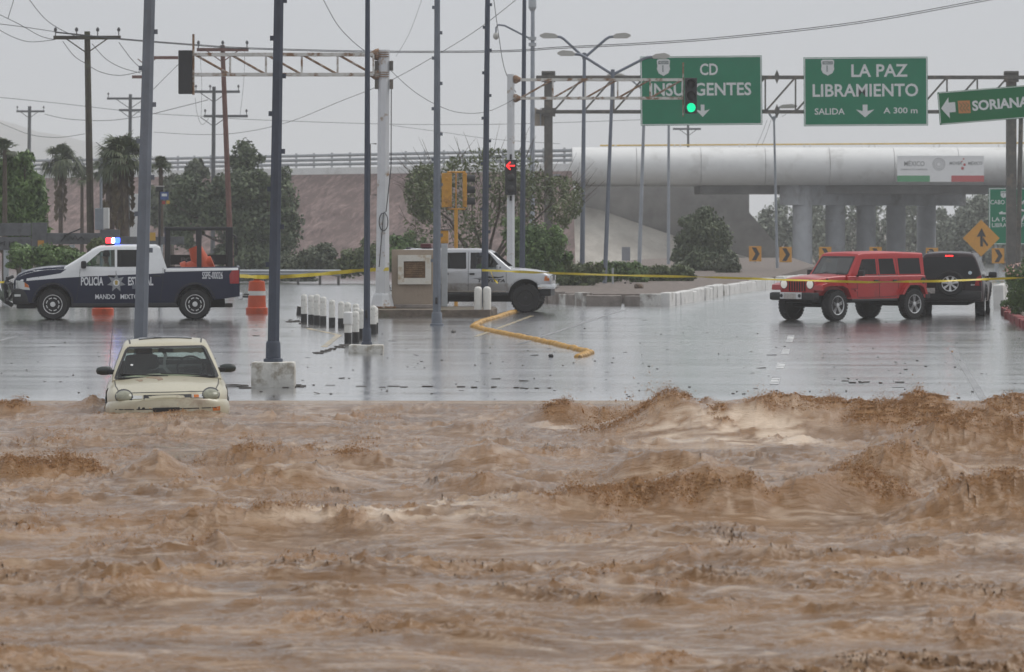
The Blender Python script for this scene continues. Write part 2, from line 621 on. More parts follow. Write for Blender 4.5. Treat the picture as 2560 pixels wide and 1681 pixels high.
    ridge(36.0, [(1560, 0), (1640, .06), (1720, .13), (1760, .04), (1850, .10), (1900, .02), (2000, 0)], .22, .6, .15)
    ridge(34.0, [(780, 0), (900, .08), (1010, .07), (1130, 0)], .3, .6, .1)
    ridge(32.0, [(-100, .06), (200, .1), (420, .05), (520, 0)], .3, .7, .15)
    # rough water inside the breaking crests
    patch = np.clip(fbm(X * 0.9, Y * 0.7, 77, 3) * 2.2 + 0.45, 0, 1)
    speck = np.clip((fbm(X * 0.75 + 20, Y * 0.85, 78, 3) - 0.42) * 4, 0, 1) * np.clip((67 - Y) / 6, 0, 1)
    turb = np.clip(turb * (0.45 + 0.75 * patch) + 0.5 * speck, 0, 1)
    # foam: pale streaks drawn out along the flow and sheets on the backs of the breakers
    st = fbm(wx * 0.8, wy * 3.2, 61, 5) * 0.8 + fbm(wx * 3.0, wy * 9.0, 62, 4) * 0.5
    def fpatch(px0, px1, D0, D1, s):
        nonlocal foam
        D = (D0 + D1) / 2
        cx, cw = PX((px0 + px1) / 2, D), (px1 - px0) * D / F / 2
        g = np.exp(-np.abs((X - cx) / cw) ** 4 - np.abs((Y - D) / ((D1 - D0) / 2)) ** 4)
        foam = np.maximum(foam, s * g * np.clip(0.62 + 1.1 * fbm(wx * 1.6, wy * 2.6, 63, 3) - 0.9 * np.clip(np.abs(perlin(wx * 4.5, wy * 5.5, 64)) - .18, 0, 1), 0, 1))
    fpatch(1580, 2080, 52.2, 56.6, 1.15)
    fpatch(560, 1300, 39.3, 41.2, 1.0)
    fpatch(1380, 1700, 43.4, 44.6, 0.8)
    fpatch(2080, 2320, 42.3, 43.6, 0.7)
    fpatch(2200, 2600, 49, 50.5, 0.7)
    fpatch(780, 1050, 47.6, 48.8, 0.6)
    fpatch(1300, 1650, 57.3, 58.8, 0.7)
    fpatch(0, 120, 45.8, 46.8, 0.6)
    foam0 = 0.34 * np.clip(st * 1.6 - 0.3, 0, 1) * (1 - 0.7 * turb)
    # thin threads of scum combed out along the current
    thr = np.clip(1 - 7 * np.abs(perlin(wx * 1.0, wy * 3.6, 65)), 0, 1) * np.clip(fbm(X * 0.5 + 7, Y * 0.6, 66, 3) * 1.6 + 0.35, 0, 1)
    thr = np.maximum(thr, np.clip(1 - 6 * np.abs(perlin(wx * 2.4, wy * 8.0, 67)), 0, 1) * 0.7 * calm2)
    foam0 = np.maximum(foam0, 0.50 * thr * (1 - turb))
    foam = np.clip(np.maximum(foam, foam0), 0, 1)
    turb0 = turb
    turb = turb * (1 - 0.85 * np.clip(foam * 1.3, 0, 1))
    foam = np.maximum(foam, np.clip((Y - 65.6) / 0.8, 0, 1) * 0.45)
    rough = (1 - np.abs(perlin(wx * 3.1, wy * 3.4, 51)) * 1.6) * 0.05 + (1 - np.abs(perlin(X * 7.5, Y * 8.5, 52)) * 1.7) * 0.032 + perlin(X * 16, Y * 18, 53) * 0.022
    h = h + turb * rough * 1.35
    # settle the sheet at its far edge and round the car
    edge = np.clip((66.9 - Y) / 3.2, 0, 1)
    edge = edge * edge * (3 - 2 * edge)
    left = np.clip((-3.5 - X) / 1.5, 0, 1) * np.clip((66.2 - Y) / 2.2, 0, 1)
    h = h * np.maximum(np.maximum(edge, 0.04), 0.6 * left)
    car = np.exp(-(((X + 4.85) / 1.3) ** 2 + ((Y - 59.6) / 1.6) ** 2))
    h = h * (1 - 0.5 * car) + 0.085 * car
    # crests pinch together and lean over towards the near side, as running water does
    gy = np.gradient(h, axis=0) / np.maximum(np.gradient(Y, axis=0), 1e-3)
    gx = np.gradient(h, axis=1) / np.maximum(np.gradient(X, axis=1), 1e-3)
    hl = h
    for ax_ in (0, 0, 1, 1):
        for sft in (1, 2):
            hl = (np.roll(hl, sft, ax_) + 2 * hl + np.roll(hl, -sft, ax_)) / 4
    calm_edge = np.clip((66.0 - Y) / 3.0, 0, 1) * (np.abs(X) < hwx) * (Y > 23.5)
    X = X + np.clip(0.022 * gx, -.014, .014) * calm_edge
    Y = Y + (np.clip(0.018 * gy, -.012, .012) - 0.50 * np.clip(hl, -.05, .5)) * calm_edge
    co = np.stack([X, Y, ZW + h], -1).reshape(-1, 3)
    m = bpy.data.materials.new('muddy_water')
    m.use_nodes = True
    N, L = m.node_tree.nodes, m.node_tree.links
    b = N['Principled BSDF']
    at = N.new('ShaderNodeAttribute')
    at.attribute_name = 'foam'
    at2 = N.new('ShaderNodeAttribute')
    at2.attribute_name = 'churn'
    tc = N.new('ShaderNodeTexCoord')
    nz = N.new('ShaderNodeTexNoise')
    nz.inputs['Scale'].default_value = 0.9
    nz.inputs['Detail'].default_value = 8
    L.new(tc.outputs['Object'], nz.inputs['Vector'])
    cr = N.new('ShaderNodeValToRGB')
    cr.color_ramp.elements[0].position = 0.3
    cr.color_ramp.elements[0].color = (0.135, 0.066, 0.024, 1)
    cr.color_ramp.elements[1].position = 0.7
    cr.color_ramp.elements[1].color = (0.27, 0.147, 0.062, 1)
    L.new(nz.outputs['Fac'], cr.inputs['Fac'])
    m1 = N.new('ShaderNodeMix')
    m1.data_type = 'RGBA'
    L.new(at2.outputs['Fac'], m1.inputs[0])
    L.new(cr.outputs['Color'], m1.inputs[6])
    m1.inputs[7].default_value = (0.30, 0.16, 0.068, 1)
    m2 = N.new('ShaderNodeMix')
    m2.data_type = 'RGBA'
    L.new(at.outputs['Fac'], m2.inputs[0])
    L.new(m1.outputs[2], m2.inputs[6])
    m2.inputs[7].default_value = (0.68, 0.54, 0.41, 1)
    L.new(m2.outputs[2], b.inputs['Base Color'])
    b.inputs['Roughness'].default_value = 0.10
    b.inputs['IOR'].default_value = 1.31
    nb = N.new('ShaderNodeTexNoise')
    nb.inputs['Scale'].default_value = 12.0
    nb.inputs['Detail'].default_value = 6
    mp = N.new('ShaderNodeMapping')
    mp.inputs['Scale'].default_value = (0.7, 2.4, 1)
    L.new(tc.outputs['Object'], mp.inputs['Vector'])
    L.new(mp.outputs[0], nb.inputs['Vector'])
    bp = N.new('ShaderNodeBump')
    bp.inputs['Strength'].default_value = 1.0
    bp.inputs['Distance'].default_value = 0.035
    L.new(nb.outputs['Fac'], bp.inputs['Height'])
    L.new(bp.outputs['Normal'], b.inputs['Normal'])
    me = raw_grid('flood_water', co, nx, ny, m)
    for nm, arr in (('foam', foam), ('churn', turb)):
        a = me.attributes.new(nm, 'FLOAT', 'POINT')
        a.data.foreach_set('value', arr.astype(np.float32).ravel())
    tag(link('flood_water', me), kind='structure')
    # --- spray: thrown clots and drops over the breaking crests
    rng = np.random.default_rng(5)
    inside = (np.abs(X) < 0.1164 * Y + 2.0) & (Y > 25)
    # probability by real area of a cell
    dA = np.abs(np.gradient(Y, axis=0) * np.gradient(X, axis=1))
    w = (np.clip(turb - 0.42, 0, 1) ** 1.3 * dA * inside).ravel()
    n = 150000
    idx = rng.choice(len(w), n, p=w / w.sum())
    P = co[idx]
    tv = turb.ravel()[idx]
    clump = np.clip(0.15 + 1.5 * fbm(P[:, 0] * 2.3, P[:, 1] * 1.1, 91, 3), 0.05, 1.5)
    hgt = rng.exponential(0.042, n) * (0.35 + tv) * clump
    P = P + np.stack([rng.normal(0, .03, n), rng.normal(0, .03, n), hgt], 1)
    rad = (0.0022 + rng.exponential(0.0021, n)) * (1 - 0.4 * np.clip(hgt / 0.3, 0, 1))
    def jet(px, D, n, sx, sz):
        c = np.array([PX(px, D), D, ZW + 0.05])
        t = np.abs(rng.normal(0, 1, n))
        a = rng.normal(0, 1, n)
        return c + np.stack([a * sx * (1 - .3 * np.clip(t, 0, 1)) + .05 * np.sin(t * 9), rng.normal(0, .25, n), t * sz * (.6 + .4 * np.cos(a * 5))], 1)
    J = np.concatenate([jet(1540, 56.5, 5000, .30, .16), jet(1630, 56.6, 6000, .32, .30), jet(510, 49.4, 160, .10, .10), jet(580, 49.4, 200, .22, .06), jet(52, 47.4, 600, .08, .17), jet(30, 39.5, 400, .12, .06), jet(2290, 56.5, 2500, .5, .36)])
    P = np.concatenate([P, J])
    rad = np.concatenate([rad, 0.002 + rng.exponential(0.0022, len(J))])
    n = len(P)
    # torn strands: slender four-sided shards lying any way, many tiny, few long
    ax = rng.normal(size=(n, 3)) * np.array([1.0, .7, .8])
    ax /= np.linalg.norm(ax, axis=1, keepdims=True)
    bx = np.cross(ax, rng.normal(size=(n, 3)))
    bx /= np.linalg.norm(bx, axis=1, keepdims=True)
    cx = np.cross(ax, bx)
    L = (rad * rng.uniform(1, 1 + rng.exponential(0.55, n)))[:, None]
    r_ = rad[:, None]
    V = np.stack([P - ax * L, P + ax * L, P + bx * r_, P - bx * r_ * .6 + cx * r_ * .8, P - bx * r_ * .6 - cx * r_ * .8], 1).reshape(-1, 3)
    tri = np.array([(0, 2, 3), (0, 3, 4), (0, 4, 2), (1, 3, 2), (1, 4, 3), (1, 2, 4)])
    T = (tri[None] + (np.arange(n) * 5)[:, None, None]).reshape(-1)
    me = bpy.data.meshes.new('flood_spray')
    me.vertices.add(len(V))
    me.vertices.foreach_set('co', V.astype(np.float32).ravel())
    nf = n * 6
    me.loops.add(nf * 3)
    me.polygons.add(nf)
    me.loops.foreach_set('vertex_index', T.astype(np.int32))
    me.polygons.foreach_set('loop_start', np.arange(0, nf * 3, 3, dtype=np.int32))
    me.polygons.foreach_set('loop_total', np.full(nf, 3, dtype=np.int32))
    me.polygons.foreach_set('use_smooth', np.zeros(nf, dtype=bool))
    me.update()
    ms = mat('muddy_spray', (0.47, 0.31, 0.165), 0.3)
    sb, st_ = ms.node_tree.nodes['Principled BSDF'], ms.node_tree.nodes.new('ShaderNodeBsdfTranslucent')
    st_.inputs['Color'].default_value = (0.62, 0.40, 0.20, 1)
    sm = ms.node_tree.nodes.new('ShaderNodeMixShader')
    sm.inputs[0].default_value = 0.5
    so = next(q for q in ms.node_tree.nodes if q.type == 'OUTPUT_MATERIAL')
    ms.node_tree.links.new(sb.outputs[0], sm.inputs[1])
    ms.node_tree.links.new(st_.outputs[0], sm.inputs[2])
    ms.node_tree.links.new(sm.outputs[0], so.inputs['Surface'])
    me.materials.append(ms)
    tag(link('flood_spray', me), 'brown spray and clots thrown up over the breaking flood crests', None, None, 'stuff')
flood()
# ------------------------------------------------------------------ embankment, overpass, hill
M_conc = mat('concrete', (0.36, 0.355, 0.34), 0.75, vary=0.22, scale=1.5, bump=0.3, bscale=12, dirt=(0.2, 0.19, 0.18), dirt_amt=0.35, dirt_scale=0.5)
M_white = mat('white_paint', (0.72, 0.72, 0.71), 0.6, vary=0.05, scale=1.2, dirt=(0.60, 0.595, 0.58), dirt_amt=0.2, dirt_scale=0.5)
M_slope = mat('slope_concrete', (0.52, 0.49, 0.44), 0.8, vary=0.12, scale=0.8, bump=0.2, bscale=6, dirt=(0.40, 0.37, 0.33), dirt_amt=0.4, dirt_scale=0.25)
M_rock = mat('pink_rock_slope', (0.235, 0.165, 0.15), 0.9, vary=0.6, scale=1.9, bump=0.9, bscale=2.6, dirt=(0.17, 0.12, 0.108), dirt_amt=0.45, dirt_scale=0.7)
M_galv = mat('galvanised_steel', (0.40, 0.42, 0.44), 0.45, 0.4, vary=0.15, scale=2)
M_darkcol = mat('dark_weathered_steel', (0.10, 0.095, 0.085), 0.7, vary=0.35, scale=3, dirt=(0.17, 0.14, 0.11), dirt_amt=0.3, dirt_scale=1.5)
M_shade = mat('shaded_concrete', (0.27, 0.265, 0.265), 0.8, vary=0.2, scale=1.0)  # darker grey: the shade under the deck is put into the concrete colour

# far hill, lost in the rain
def hill():
    xs = np.linspace(-760, -140, 40)
    ys = np.linspace(3040, 3360, 14)
    def z(x, y):
        prof = 68 * np.exp(-((x + 400) / 130.0) ** 2) + 20 * np.exp(-((x + 270) / 50.0) ** 2)
        prof = prof + 2.5 * fbm(x * 0.04, y * 0.025, 8, 4)
        return -2.5 + np.maximum(prof, 0) * np.exp(-((y - 3200) / 130.0) ** 2) * 1.15
    tag(link('hill', grid_mesh('hill', xs, ys, z, mat('hill_scrub', (0.13, 0.12, 0.10), 0.9, vary=0.4, scale=0.08))), kind='structure')
hill()

# rock embankment that carries the approach road; crest line runs back to the left
EMB = [(PX(1432, 272), 272.0), (PX(420, 310), 310.0), (PX(-700, 352), 352.0)]
def emb_line(t):
    a, b, c = EMB
    if t < 1:
        return a[0] + (b[0] - a[0]) * t, a[1] + (b[1] - a[1]) * t
    return b[0] + (c[0] - b[0]) * (t - 1), b[1] + (c[1] - b[1]) * (t - 1)
def embankment():
    nt, nv = 90, 26
    V = []
    for j in range(nv):
        for i in range(nt):
            x, y = emb_line(2.0 * i / (nt - 1))
            s = j / (nv - 1)
            V.append((x, y - 13 * s, 5.5 - 6.6 * s))
    co = np.array(V)
    bump = 0.30 * fbm(co[:, 0] * 0.9, co[:, 2] * 1.6 + co[:, 1] * 0.2, 15, 4)
    fade = np.repeat(np.sin(np.linspace(0, math.pi, nv)), nt)
    co[:, 1] -= bump * fade
    co[:, 2] += bump * fade * 0.5
    tag(link('embankment', raw_grid('embankment', co, nt, nv, M_rock)), kind='structure')
    # concrete parapet strip along the crest and the deck of the approach road behind it
    mb = MB()
    pts = [emb_line(2.0 * i / 20) for i in range(21)]
    for (x0, y0), (x1, y1) in zip(pts[:-1], pts[1:]):
        mb.add([(x0, y0, 5.45), (x1, y1, 5.45), (x1, y1, 5.95), (x0, y0, 5.95), (x0, y0 + 12, 5.45), (x1, y1 + 12, 5.45), (x1, y1 + 12, 5.95), (x0, y0 + 12, 5.95)],
               [(0, 1, 2, 3), (3, 2, 6, 7), (4, 7, 6, 5), (0, 4, 5, 1)])
    p = mb.build('approach_parapet', M_white)
    tag(p, 'long pale concrete edge strip along the top of the pink rock embankment', 'parapet')
    # three-beam guardrail on posts
    g = thing('guardrail', 'grey three beam guardrail along the top of the rock embankment', 'guardrail', (EMB[0][0], EMB[0][1], 5.95))
    ox, oy = EMB[0]
    for k, zc in enumerate((0.22, 0.52, 0.82)):
        mb = MB()
        for (x0, y0), (x1, y1) in zip(pts[:-1], pts[1:]):
            a, b = Vector((x0 - ox, y0 - oy + .1, zc)), Vector((x1 - ox, y1 - oy + .1, zc))
            for dz, dy in ((-.06, 0), (0, -.05), (.06, 0)):
                mb.tube([a + Vector((0, dy, dz)), b + Vector((0, dy, dz))], 0.04, 5)
        mb.build('rail', M_galv, g)
    post = MB().box((0, 0, .5), (.14, .16, 1.0)).mesh('post', M_galv)
    for i in range(44):
        x, y = emb_line(2.0 * (i + .4) / 44)
        link('post', post, g, (x - ox, y - oy + .25, 0))
embankment()

def overpass():
    xl, xr = PX(1430, 271), 48.0
    o = thing('overpass', 'road overpass with rounded white side beam and grey round piers', 'overpass', (xl, 271.0, -0.9))
    M_pier = mat('pale_pier_concrete', (0.47, 0.485, 0.51), .75, vary=.14, scale=.9, dirt=(.33, .33, .34), dirt_amt=.3, dirt_scale=.5)
    def W(x, y, z):
        return (x - xl, y - 271.0, z + 0.9)
    prof = []
    zt, zb = 6.95, 4.62
    for k in range(15):
        a = math.pi * k / 14
        prof.append((271.4 - 1.9 * math.sin(a) ** 0.85, (zt + zb) / 2 + (zt - zb) / 2 * math.cos(a)))
    prof += [(284.0, zb), (284.0, zt)]
    x = xl
    while x < xr:
        x1 = min(x + 3.95, xr)
        MB().prism([(a - 271.0, b + 0.9) for a, b in prof], x - xl + 0.012, x1 - xl - 0.012, 'YZ').build('deck_panel', M_white, o, smooth=40)
        x = x1
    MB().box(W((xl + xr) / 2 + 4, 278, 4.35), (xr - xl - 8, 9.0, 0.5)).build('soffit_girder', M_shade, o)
    # abutment wall, cheek wall and paved slopes
    MB().box(W((PX(1384, 273) + xl) / 2, 274.5, 3.6), (xl - PX(1384, 273), 4.0, 3.4)).build('wing_wall', mat('wing_concrete', (0.30, 0.315, 0.345), 0.8, vary=0.12), o)
    xa = PX(1873, 287)
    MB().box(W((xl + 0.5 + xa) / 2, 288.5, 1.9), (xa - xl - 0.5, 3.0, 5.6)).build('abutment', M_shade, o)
    # front face of the paved slope: rises to the left, falls away to the right, leaning back
    A = [(PX(1395, 262), 262.0, -1.2), (PX(1985, 262), 262.0, -1.2), (PX(1960, 272), 271.8, -0.7), (PX(1700, 273), 271.8, 1.3), (PX(1500, 273), 271.8, 3.1), (PX(1395, 273), 271.8, 3.6)]
    B = [(PX(1395, 287), 287.0, 3.6), (PX(1500, 287), 287.0, 3.1), (PX(1700, 287), 287.0, 1.3), (PX(1990, 287), 287.0, -0.9)]
    vs = [W(*p) for p in A + B]
    MB().add(vs, [(0, 1, 2, 3, 4, 5)[::-1], (5, 4, 7, 6), (4, 3, 8, 7), (3, 2, 9, 8)]).build('paved_slope', M_slope, o)
    C = [(xa - .3, 287.02, 3.3), (xa - .3, 287.02, -1.2), (PX(2010, 287), 287.02, -1.2)]
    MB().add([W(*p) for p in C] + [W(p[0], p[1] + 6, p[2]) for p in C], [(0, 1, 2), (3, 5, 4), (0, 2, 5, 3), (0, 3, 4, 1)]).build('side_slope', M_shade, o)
    # pier cap running back to the right, and its columns
    a, b = Vector((PX(1987, 272.5), 272.5, 0)), Vector((PX(2378, 284), 284.0, 0))
    d = b - a
    ang = math.atan2(d.y, d.x)
    c = (a + b) / 2
    MB().box(W(c.x, c.y, 4.0), (d.length + 1.2, 1.5, 1.25), (0, 0, ang), bev=.04).build('pier_cap', M_pier, o)
    for k, pxc in enumerate((2006, 2088, 2165, 2240, 2316)):
        t = (k + .05) / 4.1
        p = a + d * t
        MB().lathe([(0.62, -1.0), (0.62, 4.6)], 24, W(PX(pxc, p.y), p.y, 0)).build('pier', M_pier, o, smooth=40)
    # far side beam so that the deck reads as a deep slab
    # yellow handrail on the deck
    hr = thing('handrail', 'thin yellow pipe handrail along the overpass edge', 'handrail', (PX(1500, 271.5), 271.5, 6.94))
    my = mat('yellow_pipe', (0.55, 0.38, 0.10), 0.5, vary=0.15)
    L = xr - PX(1500, 271.5)
    MB().tube([(0, 0, .12), (L, 0, .38)], 0.05, 6).build('pipe', my, hr)
    pm = MB().box((0, 0, .08), (.09, .09, .2)).mesh('post', M_white)
    for i in range(10):
        link('post', pm, hr, (0.6 + i * 4.0, 0, 0.0))
        link('post', pm, hr, (0.95 + i * 4.0, 0, 0.0))
overpass()

def banner():
    D = 268.9
    s = F / D
    x0, x1, z0, z1 = PX(2243, D), PX(2460, D), PZ(455, D), PZ(390, D)
    w, h = x1 - x0, z1 - z0
    b = thing('banner', 'white printed banner with green and red lower corners on the overpass side', 'banner', (x0, D, z0))
    MB().box((w / 2, 0.02, h / 2), (w, .03, h)).build('sheet', mat('banner_white', (0.78, 0.78, 0.78), 0.6, vary=.04), b)
    MB().box((w * .188, -0.004, h * .12), (w * .376, .012, h * .24)).build('green_field', mat('banner_green', (0.10, 0.32, 0.16), 0.6), b)
    MB().box((w * .812, -0.004, h * .12), (w * .376, .012, h * .24)).build('red_field', mat('banner_red', (0.50, 0.10, 0.10), 0.6), b)
    gr = mat('banner_grey', (0.30, 0.30, 0.30), 0.6)
    def put(txt, fx, fy, fw, fh, m=gr, shear=0, bold=0.01):
        flat_text(txt, h * fh, w * fw, bold, .004, shear).build('lettering', m, b, loc=(w * fx, -0.006, h * fy))
    put('MÉXICO', .08, .61, .235, .19)
    put('GOBIERNO DE LA REPÚBLICA', .04, .45, .31, .06)
    put('MOVER', .60, .66, .145, .12, gr, .2, .02)
    put('MÉXICO', .815, .66, .165, .12, gr, .2, .02)
    mb = MB()
    for r in (.16, .12, .07):
        n = 24
        R0, R1 = r * h * 1.5, r * h * 1.5 - .03
        vs = [(w * .48 + rr * math.cos(2 * math.pi * k / n), -.008, h * .68 + rr * math.sin(2 * math.pi * k / n)) for rr in (R0, R1) for k in range(n)]
        mb.add(vs, [(k, (k + 1) % n, n + (k + 1) % n, n + k) for k in range(n)])
    mb.build('round_seal', gr, b)
    mb = MB()
    for fx, fy, r in ((.752, .52, .06), (.775, .66, .05), (.745, .78, .03), (.765, .88, .03)):
        mb.prism([(w * fx + r * h * math.cos(k), h * fy + r * h * math.sin(k)) for k in np.linspace(0, 2 * math.pi, 9)[:-1]], -.01, -.004)
    mb.build('dots', mat('banner_red', None), b)
banner()

# ------------------------------------------------------------------ kerbs, traffic island, paint on the road
M_kerbw = mat('worn_white_kerb', (0.60, 0.59, 0.56), 0.75, vary=0.15, scale=3, bump=0.5, bscale=10, dirt=(0.20, 0.17, 0.15), dirt_amt=0.42, dirt_scale=1.3)
M_kerbclean = mat('white_kerb', (0.64, 0.63, 0.61), 0.7, vary=0.12, scale=3, dirt=(0.36, 0.34, 0.31), dirt_amt=0.2, dirt_scale=1.3)
M_kerbg = mat('bare_kerb', (0.24, 0.21, 0.19), 0.85, vary=0.3, scale=3, bump=0.6, bscale=8)
def kerb_run(name, label, pts, hgt, m, step=1.1, wid=0.22, jitter=0.02):
    """a run of kerb stones along photo points (column, row of the foot): every stone its own piece"""
    W = []
    for px, py in pts:
        D = ground_D(py)
        W.append(Vector((PX(px, D), D, gz(D))))
    root = thing(name, label, 'kerb', W[0])
    rng = random.Random(len(pts) * 31 + int(pts[0][0]))
    acc = []
    for a, b in zip(W[:-1], W[1:]):
        n = max(1, int((b - a).length / step))
        for k in range(n):
            acc.append((a.lerp(b, k / n), a.lerp(b, (k + 1) / n)))
    for a, b in acc[:280]:
        c = (a + b) / 2 - W[0]
        d = b - a
        hh = hgt * rng.uniform(.85, 1.12)
        mm = m if not isinstance(m, list) else rng.choice(m)
        MB().box((c.x + rng.gauss(0, jitter), c.y + rng.gauss(0, jitter), c.z + hh / 2 - .02), (d.length - .02, wid, hh + .04), (rng.gauss(0, .02), 0, math.atan2(d.y, d.x) + rng.gauss(0, .015)), bev=.03).build('kerb_stone', mm, root)
    return root
kerb_run('kerb', 'broken white and bare kerb at the near edge of the gravel island', [(1362, 757), (1470, 764), (1560, 764), (1660, 766)], .34, [M_kerbw, M_kerbw, M_kerbg], 0.8, .3, .05)
kerb_run('kerb', 'clean white painted kerb curving away beside the red off-road car', [(1662, 766), (1720, 755), (1800, 738), (1880, 727), (1960, 716), (2040, 708)], .36, M_kerbclean, 1.4, .3)
kerb_run('kerb', 'red painted kerb under the clipped bush at the right edge', [(2640, 860), (2600, 838), (2545, 806), (2515, 789), (2512, 783)], .20, mat('red_kerb', (0.24, 0.05, 0.05), 0.7, vary=.3, scale=3, dirt=(.2, .15, .13), dirt_amt=.3), 0.9, .25)
kerb_run('kerb', 'pale low wall edging the road behind the dark car', [(2496, 770), (2530, 762), (2640, 752)], .75, M_kerbclean, 1.6, .3)

def slab(name, pts, h, m):
    """raised ground area outlined by photo points"""
    W = []
    for px, py in pts:
        D = ground_D(py)
        W.append((PX(px, D), D))
    mb = MB().prism(W, -0.06, h, 'XY')
    return tag(mb.build(name, m), kind='structure')
slab('gravel_island', [(1368, 752), (1470, 757), (1560, 757), (1660, 758), (1720, 748), (1800, 732), (1900, 719), (2040, 704), (1980, 694), (1640, 696), (1400, 704), (1330, 716)], .26, mat('island_gravel', (0.165, 0.135, 0.118), .9, vary=.55, scale=4, bump=.8, bscale=14))
slab('median_island', [(930, 793), (1225, 793), (1243, 788), (1236, 782), (920, 781), (912, 787)], .17, mat('island_earth', (0.145, 0.115, 0.09), .85, vary=.5, scale=2.5, bump=.8, bscale=10, dirt=(.09, .10, .055), dirt_amt=.35, dirt_scale=.8))
slab('verge', [(2648, 862), (2604, 836), (2549, 803), (2519, 786), (2700, 740), (2900, 780)], .16, M_dirt)

M_paint = mat('road_paint', (0.62, 0.62, 0.60), .25, vary=.25, scale=2.5, dirt=(.22, .22, .22), dirt_amt=.5, dirt_scale=2.2)
M_painty = mat('yellow_road_paint', (0.55, 0.40, 0.16), .28, vary=.25, scale=2.5, dirt=(.2, .18, .14), dirt_amt=.55, dirt_scale=1.5)
def stripe(mb, p0, p1, w):
    """painted stripe between two photo points lying 4 mm over the road"""
    D0, D1 = ground_D(p0[1]), ground_D(p1[1])
    a, b = Vector((PX(p0[0], D0), D0, gz(D0) + .004)), Vector((PX(p1[0], D1), D1, gz(D1) + .004))
    n = max(1, int(abs(D1 - D0) / 4))
    d = b - a
    side = Vector((d.y, -d.x, 0)).normalized() * w / 2
    for k in range(n):
        q0, q1 = a.lerp(b, k / n), a.lerp(b, (k + 1) / n)
        q0.z, q1.z = gz(q0.y) + .004, gz(q1.y) + .004
        mb.add([q0 - side, q0 + side, q1 + side, q1 - side], [(0, 1, 2, 3)])
mb = MB()
for y0, y1 in ((839, 856), (872, 886), (908, 922), (944, 962), (984, 994)):
    f = lambda y: 1975 - 0.3526 * (y - 848.7)
    stripe(mb, (f(y1), y1), (f(y0), y0), .15)
tag(mb.build('lane_dashes', M_paint), kind='structure')
mb = MB()
stripe(mb, (2462, 1004), (2380, 870), .13)
stripe(mb, (-60, 868), (40, 842), .15)
stripe(mb, (1300, 860), (1560, 776), .12)
tag(mb.build('lane_lines', mat('worn_line', (.30, .30, .295), .25, vary=.3, scale=2, dirt=(.1, .1, .1), dirt_amt=.5), ), kind='structure')
mb = MB()
stripe(mb, (810, 868), (848, 838), .14)
stripe(mb, (848, 838), (770, 822), .14)
stripe(mb, (1190, 842), (1330, 790), .12)
tag(mb.build('yellow_lines', M_painty), kind='structure')

# loose litter washed over the road
def litter():
    rng = random.Random(3)
    mb = MB()
    for k in range(260):
        py = rng.uniform(800, 1000)
        px = rng.uniform(0, 2560)
        D = ground_D(py)
        sx, sy, sz = rng.uniform(.012, .05) * (4 if rng.random() < .15 else 1), rng.uniform(.015, .05), rng.uniform(.004, .016)
        mb.box((PX(px, D), D, gz(D) + sz / 2), (sx, sy, sz), (0, rng.gauss(0, .1), rng.uniform(-.4, .4)))
    # two long drifts of silt and twigs
    for (x0, y0, x1, y1, n) in ((735, 964, 1400, 972, 16), (790, 885, 870, 862, 34), (520, 965, 760, 968, 40), (2080, 955, 2270, 957, 8), (720, 802, 760, 808, 16)):
        for k in range(n):
            t = rng.random()
            py = y0 + (y1 - y0) * t + rng.gauss(0, 1.5)
            D = ground_D(py)
            mb.box((PX(x0 + (x1 - x0) * t, D), D, gz(D) + .008), (rng.uniform(.03, .2), rng.uniform(.03, .15), rng.uniform(.006, .022)), (0, 0, rng.uniform(-.3, .3)))
    tag(mb.build('litter', mat('wet_litter', (.085, .075, .065), .6, vary=.4, scale=6)), 'dark scraps and silt washed over the wet road', None, None, 'stuff')
litter()
def stone(px, py, r, label, col, zo=0.0, seed=1):
    D = ground_D(py)
    bm = bmesh.new()
    bmesh.ops.create_icosphere(bm, subdivisions=2, radius=r)
    rng = random.Random(seed)
    for v in bm.verts:
        v.co *= 1 + rng.uniform(-.18, .18)
        v.co.z *= .75
    me = bpy.data.meshes.new('stone')
    bm.to_mesh(me)
    bm.free()
    me.materials.append(mat('stone_%d' % seed, col, .8, vary=.4, scale=5, bump=.6, bscale=12))
    tag(link('stone', me, None, (PX(px, D), D, gz(D) + r * .5 + zo)), label, 'stone')
stone(1597, 741, .165, 'brown boulder on the gravel island near a lamp post', (.12, .085, .06), .22, 2)
stone(1134, 832, .055, 'small grey stone on the wet road beside the thick grey pole', (.16, .15, .14), 0, 3)
stone(1377, 893, .05, 'dark lump on the wet road under the end of the yellow domes', (.05, .05, .05), 0, 4)
# ------------------------------------------------------------------ poles, gantries, signals, signs
M_pole = mat('blue_grey_pole', (0.055, 0.067, 0.095), .6, .0, vary=.22, scale=2.2, bump=.15, bscale=20)
M_pole2 = mat('pale_blue_grey_pole', (0.15, 0.168, 0.20), .6, .0, vary=.18, scale=2.2, bump=.15, bscale=20)
M_block = mat('whitewashed_block', (0.62, 0.61, 0.57), .85, vary=.12, scale=5, bump=.9, bscale=7, dirt=(.34, .31, .26), dirt_amt=.42, dirt_scale=3.2)
M_black = mat('black_metal', (0.018, 0.018, 0.02), .45, vary=.25, scale=4)
M_rusty = mat('rusty_white_steel', (0.60, 0.59, 0.56), .65, vary=.12, scale=3, dirt=(0.22, 0.12, 0.06), dirt_amt=.34, dirt_scale=3.2)
M_rustyw = mat('white_post_paint', (0.62, 0.63, 0.645), .6, vary=.08, scale=2, dirt=(0.30, 0.19, 0.10), dirt_amt=.12, dirt_scale=2.4)
M_rust = mat('rust', (0.22, 0.13, 0.075), .85, vary=.4, scale=6, dirt=(.45, .42, .38), dirt_amt=.3, dirt_scale=5)

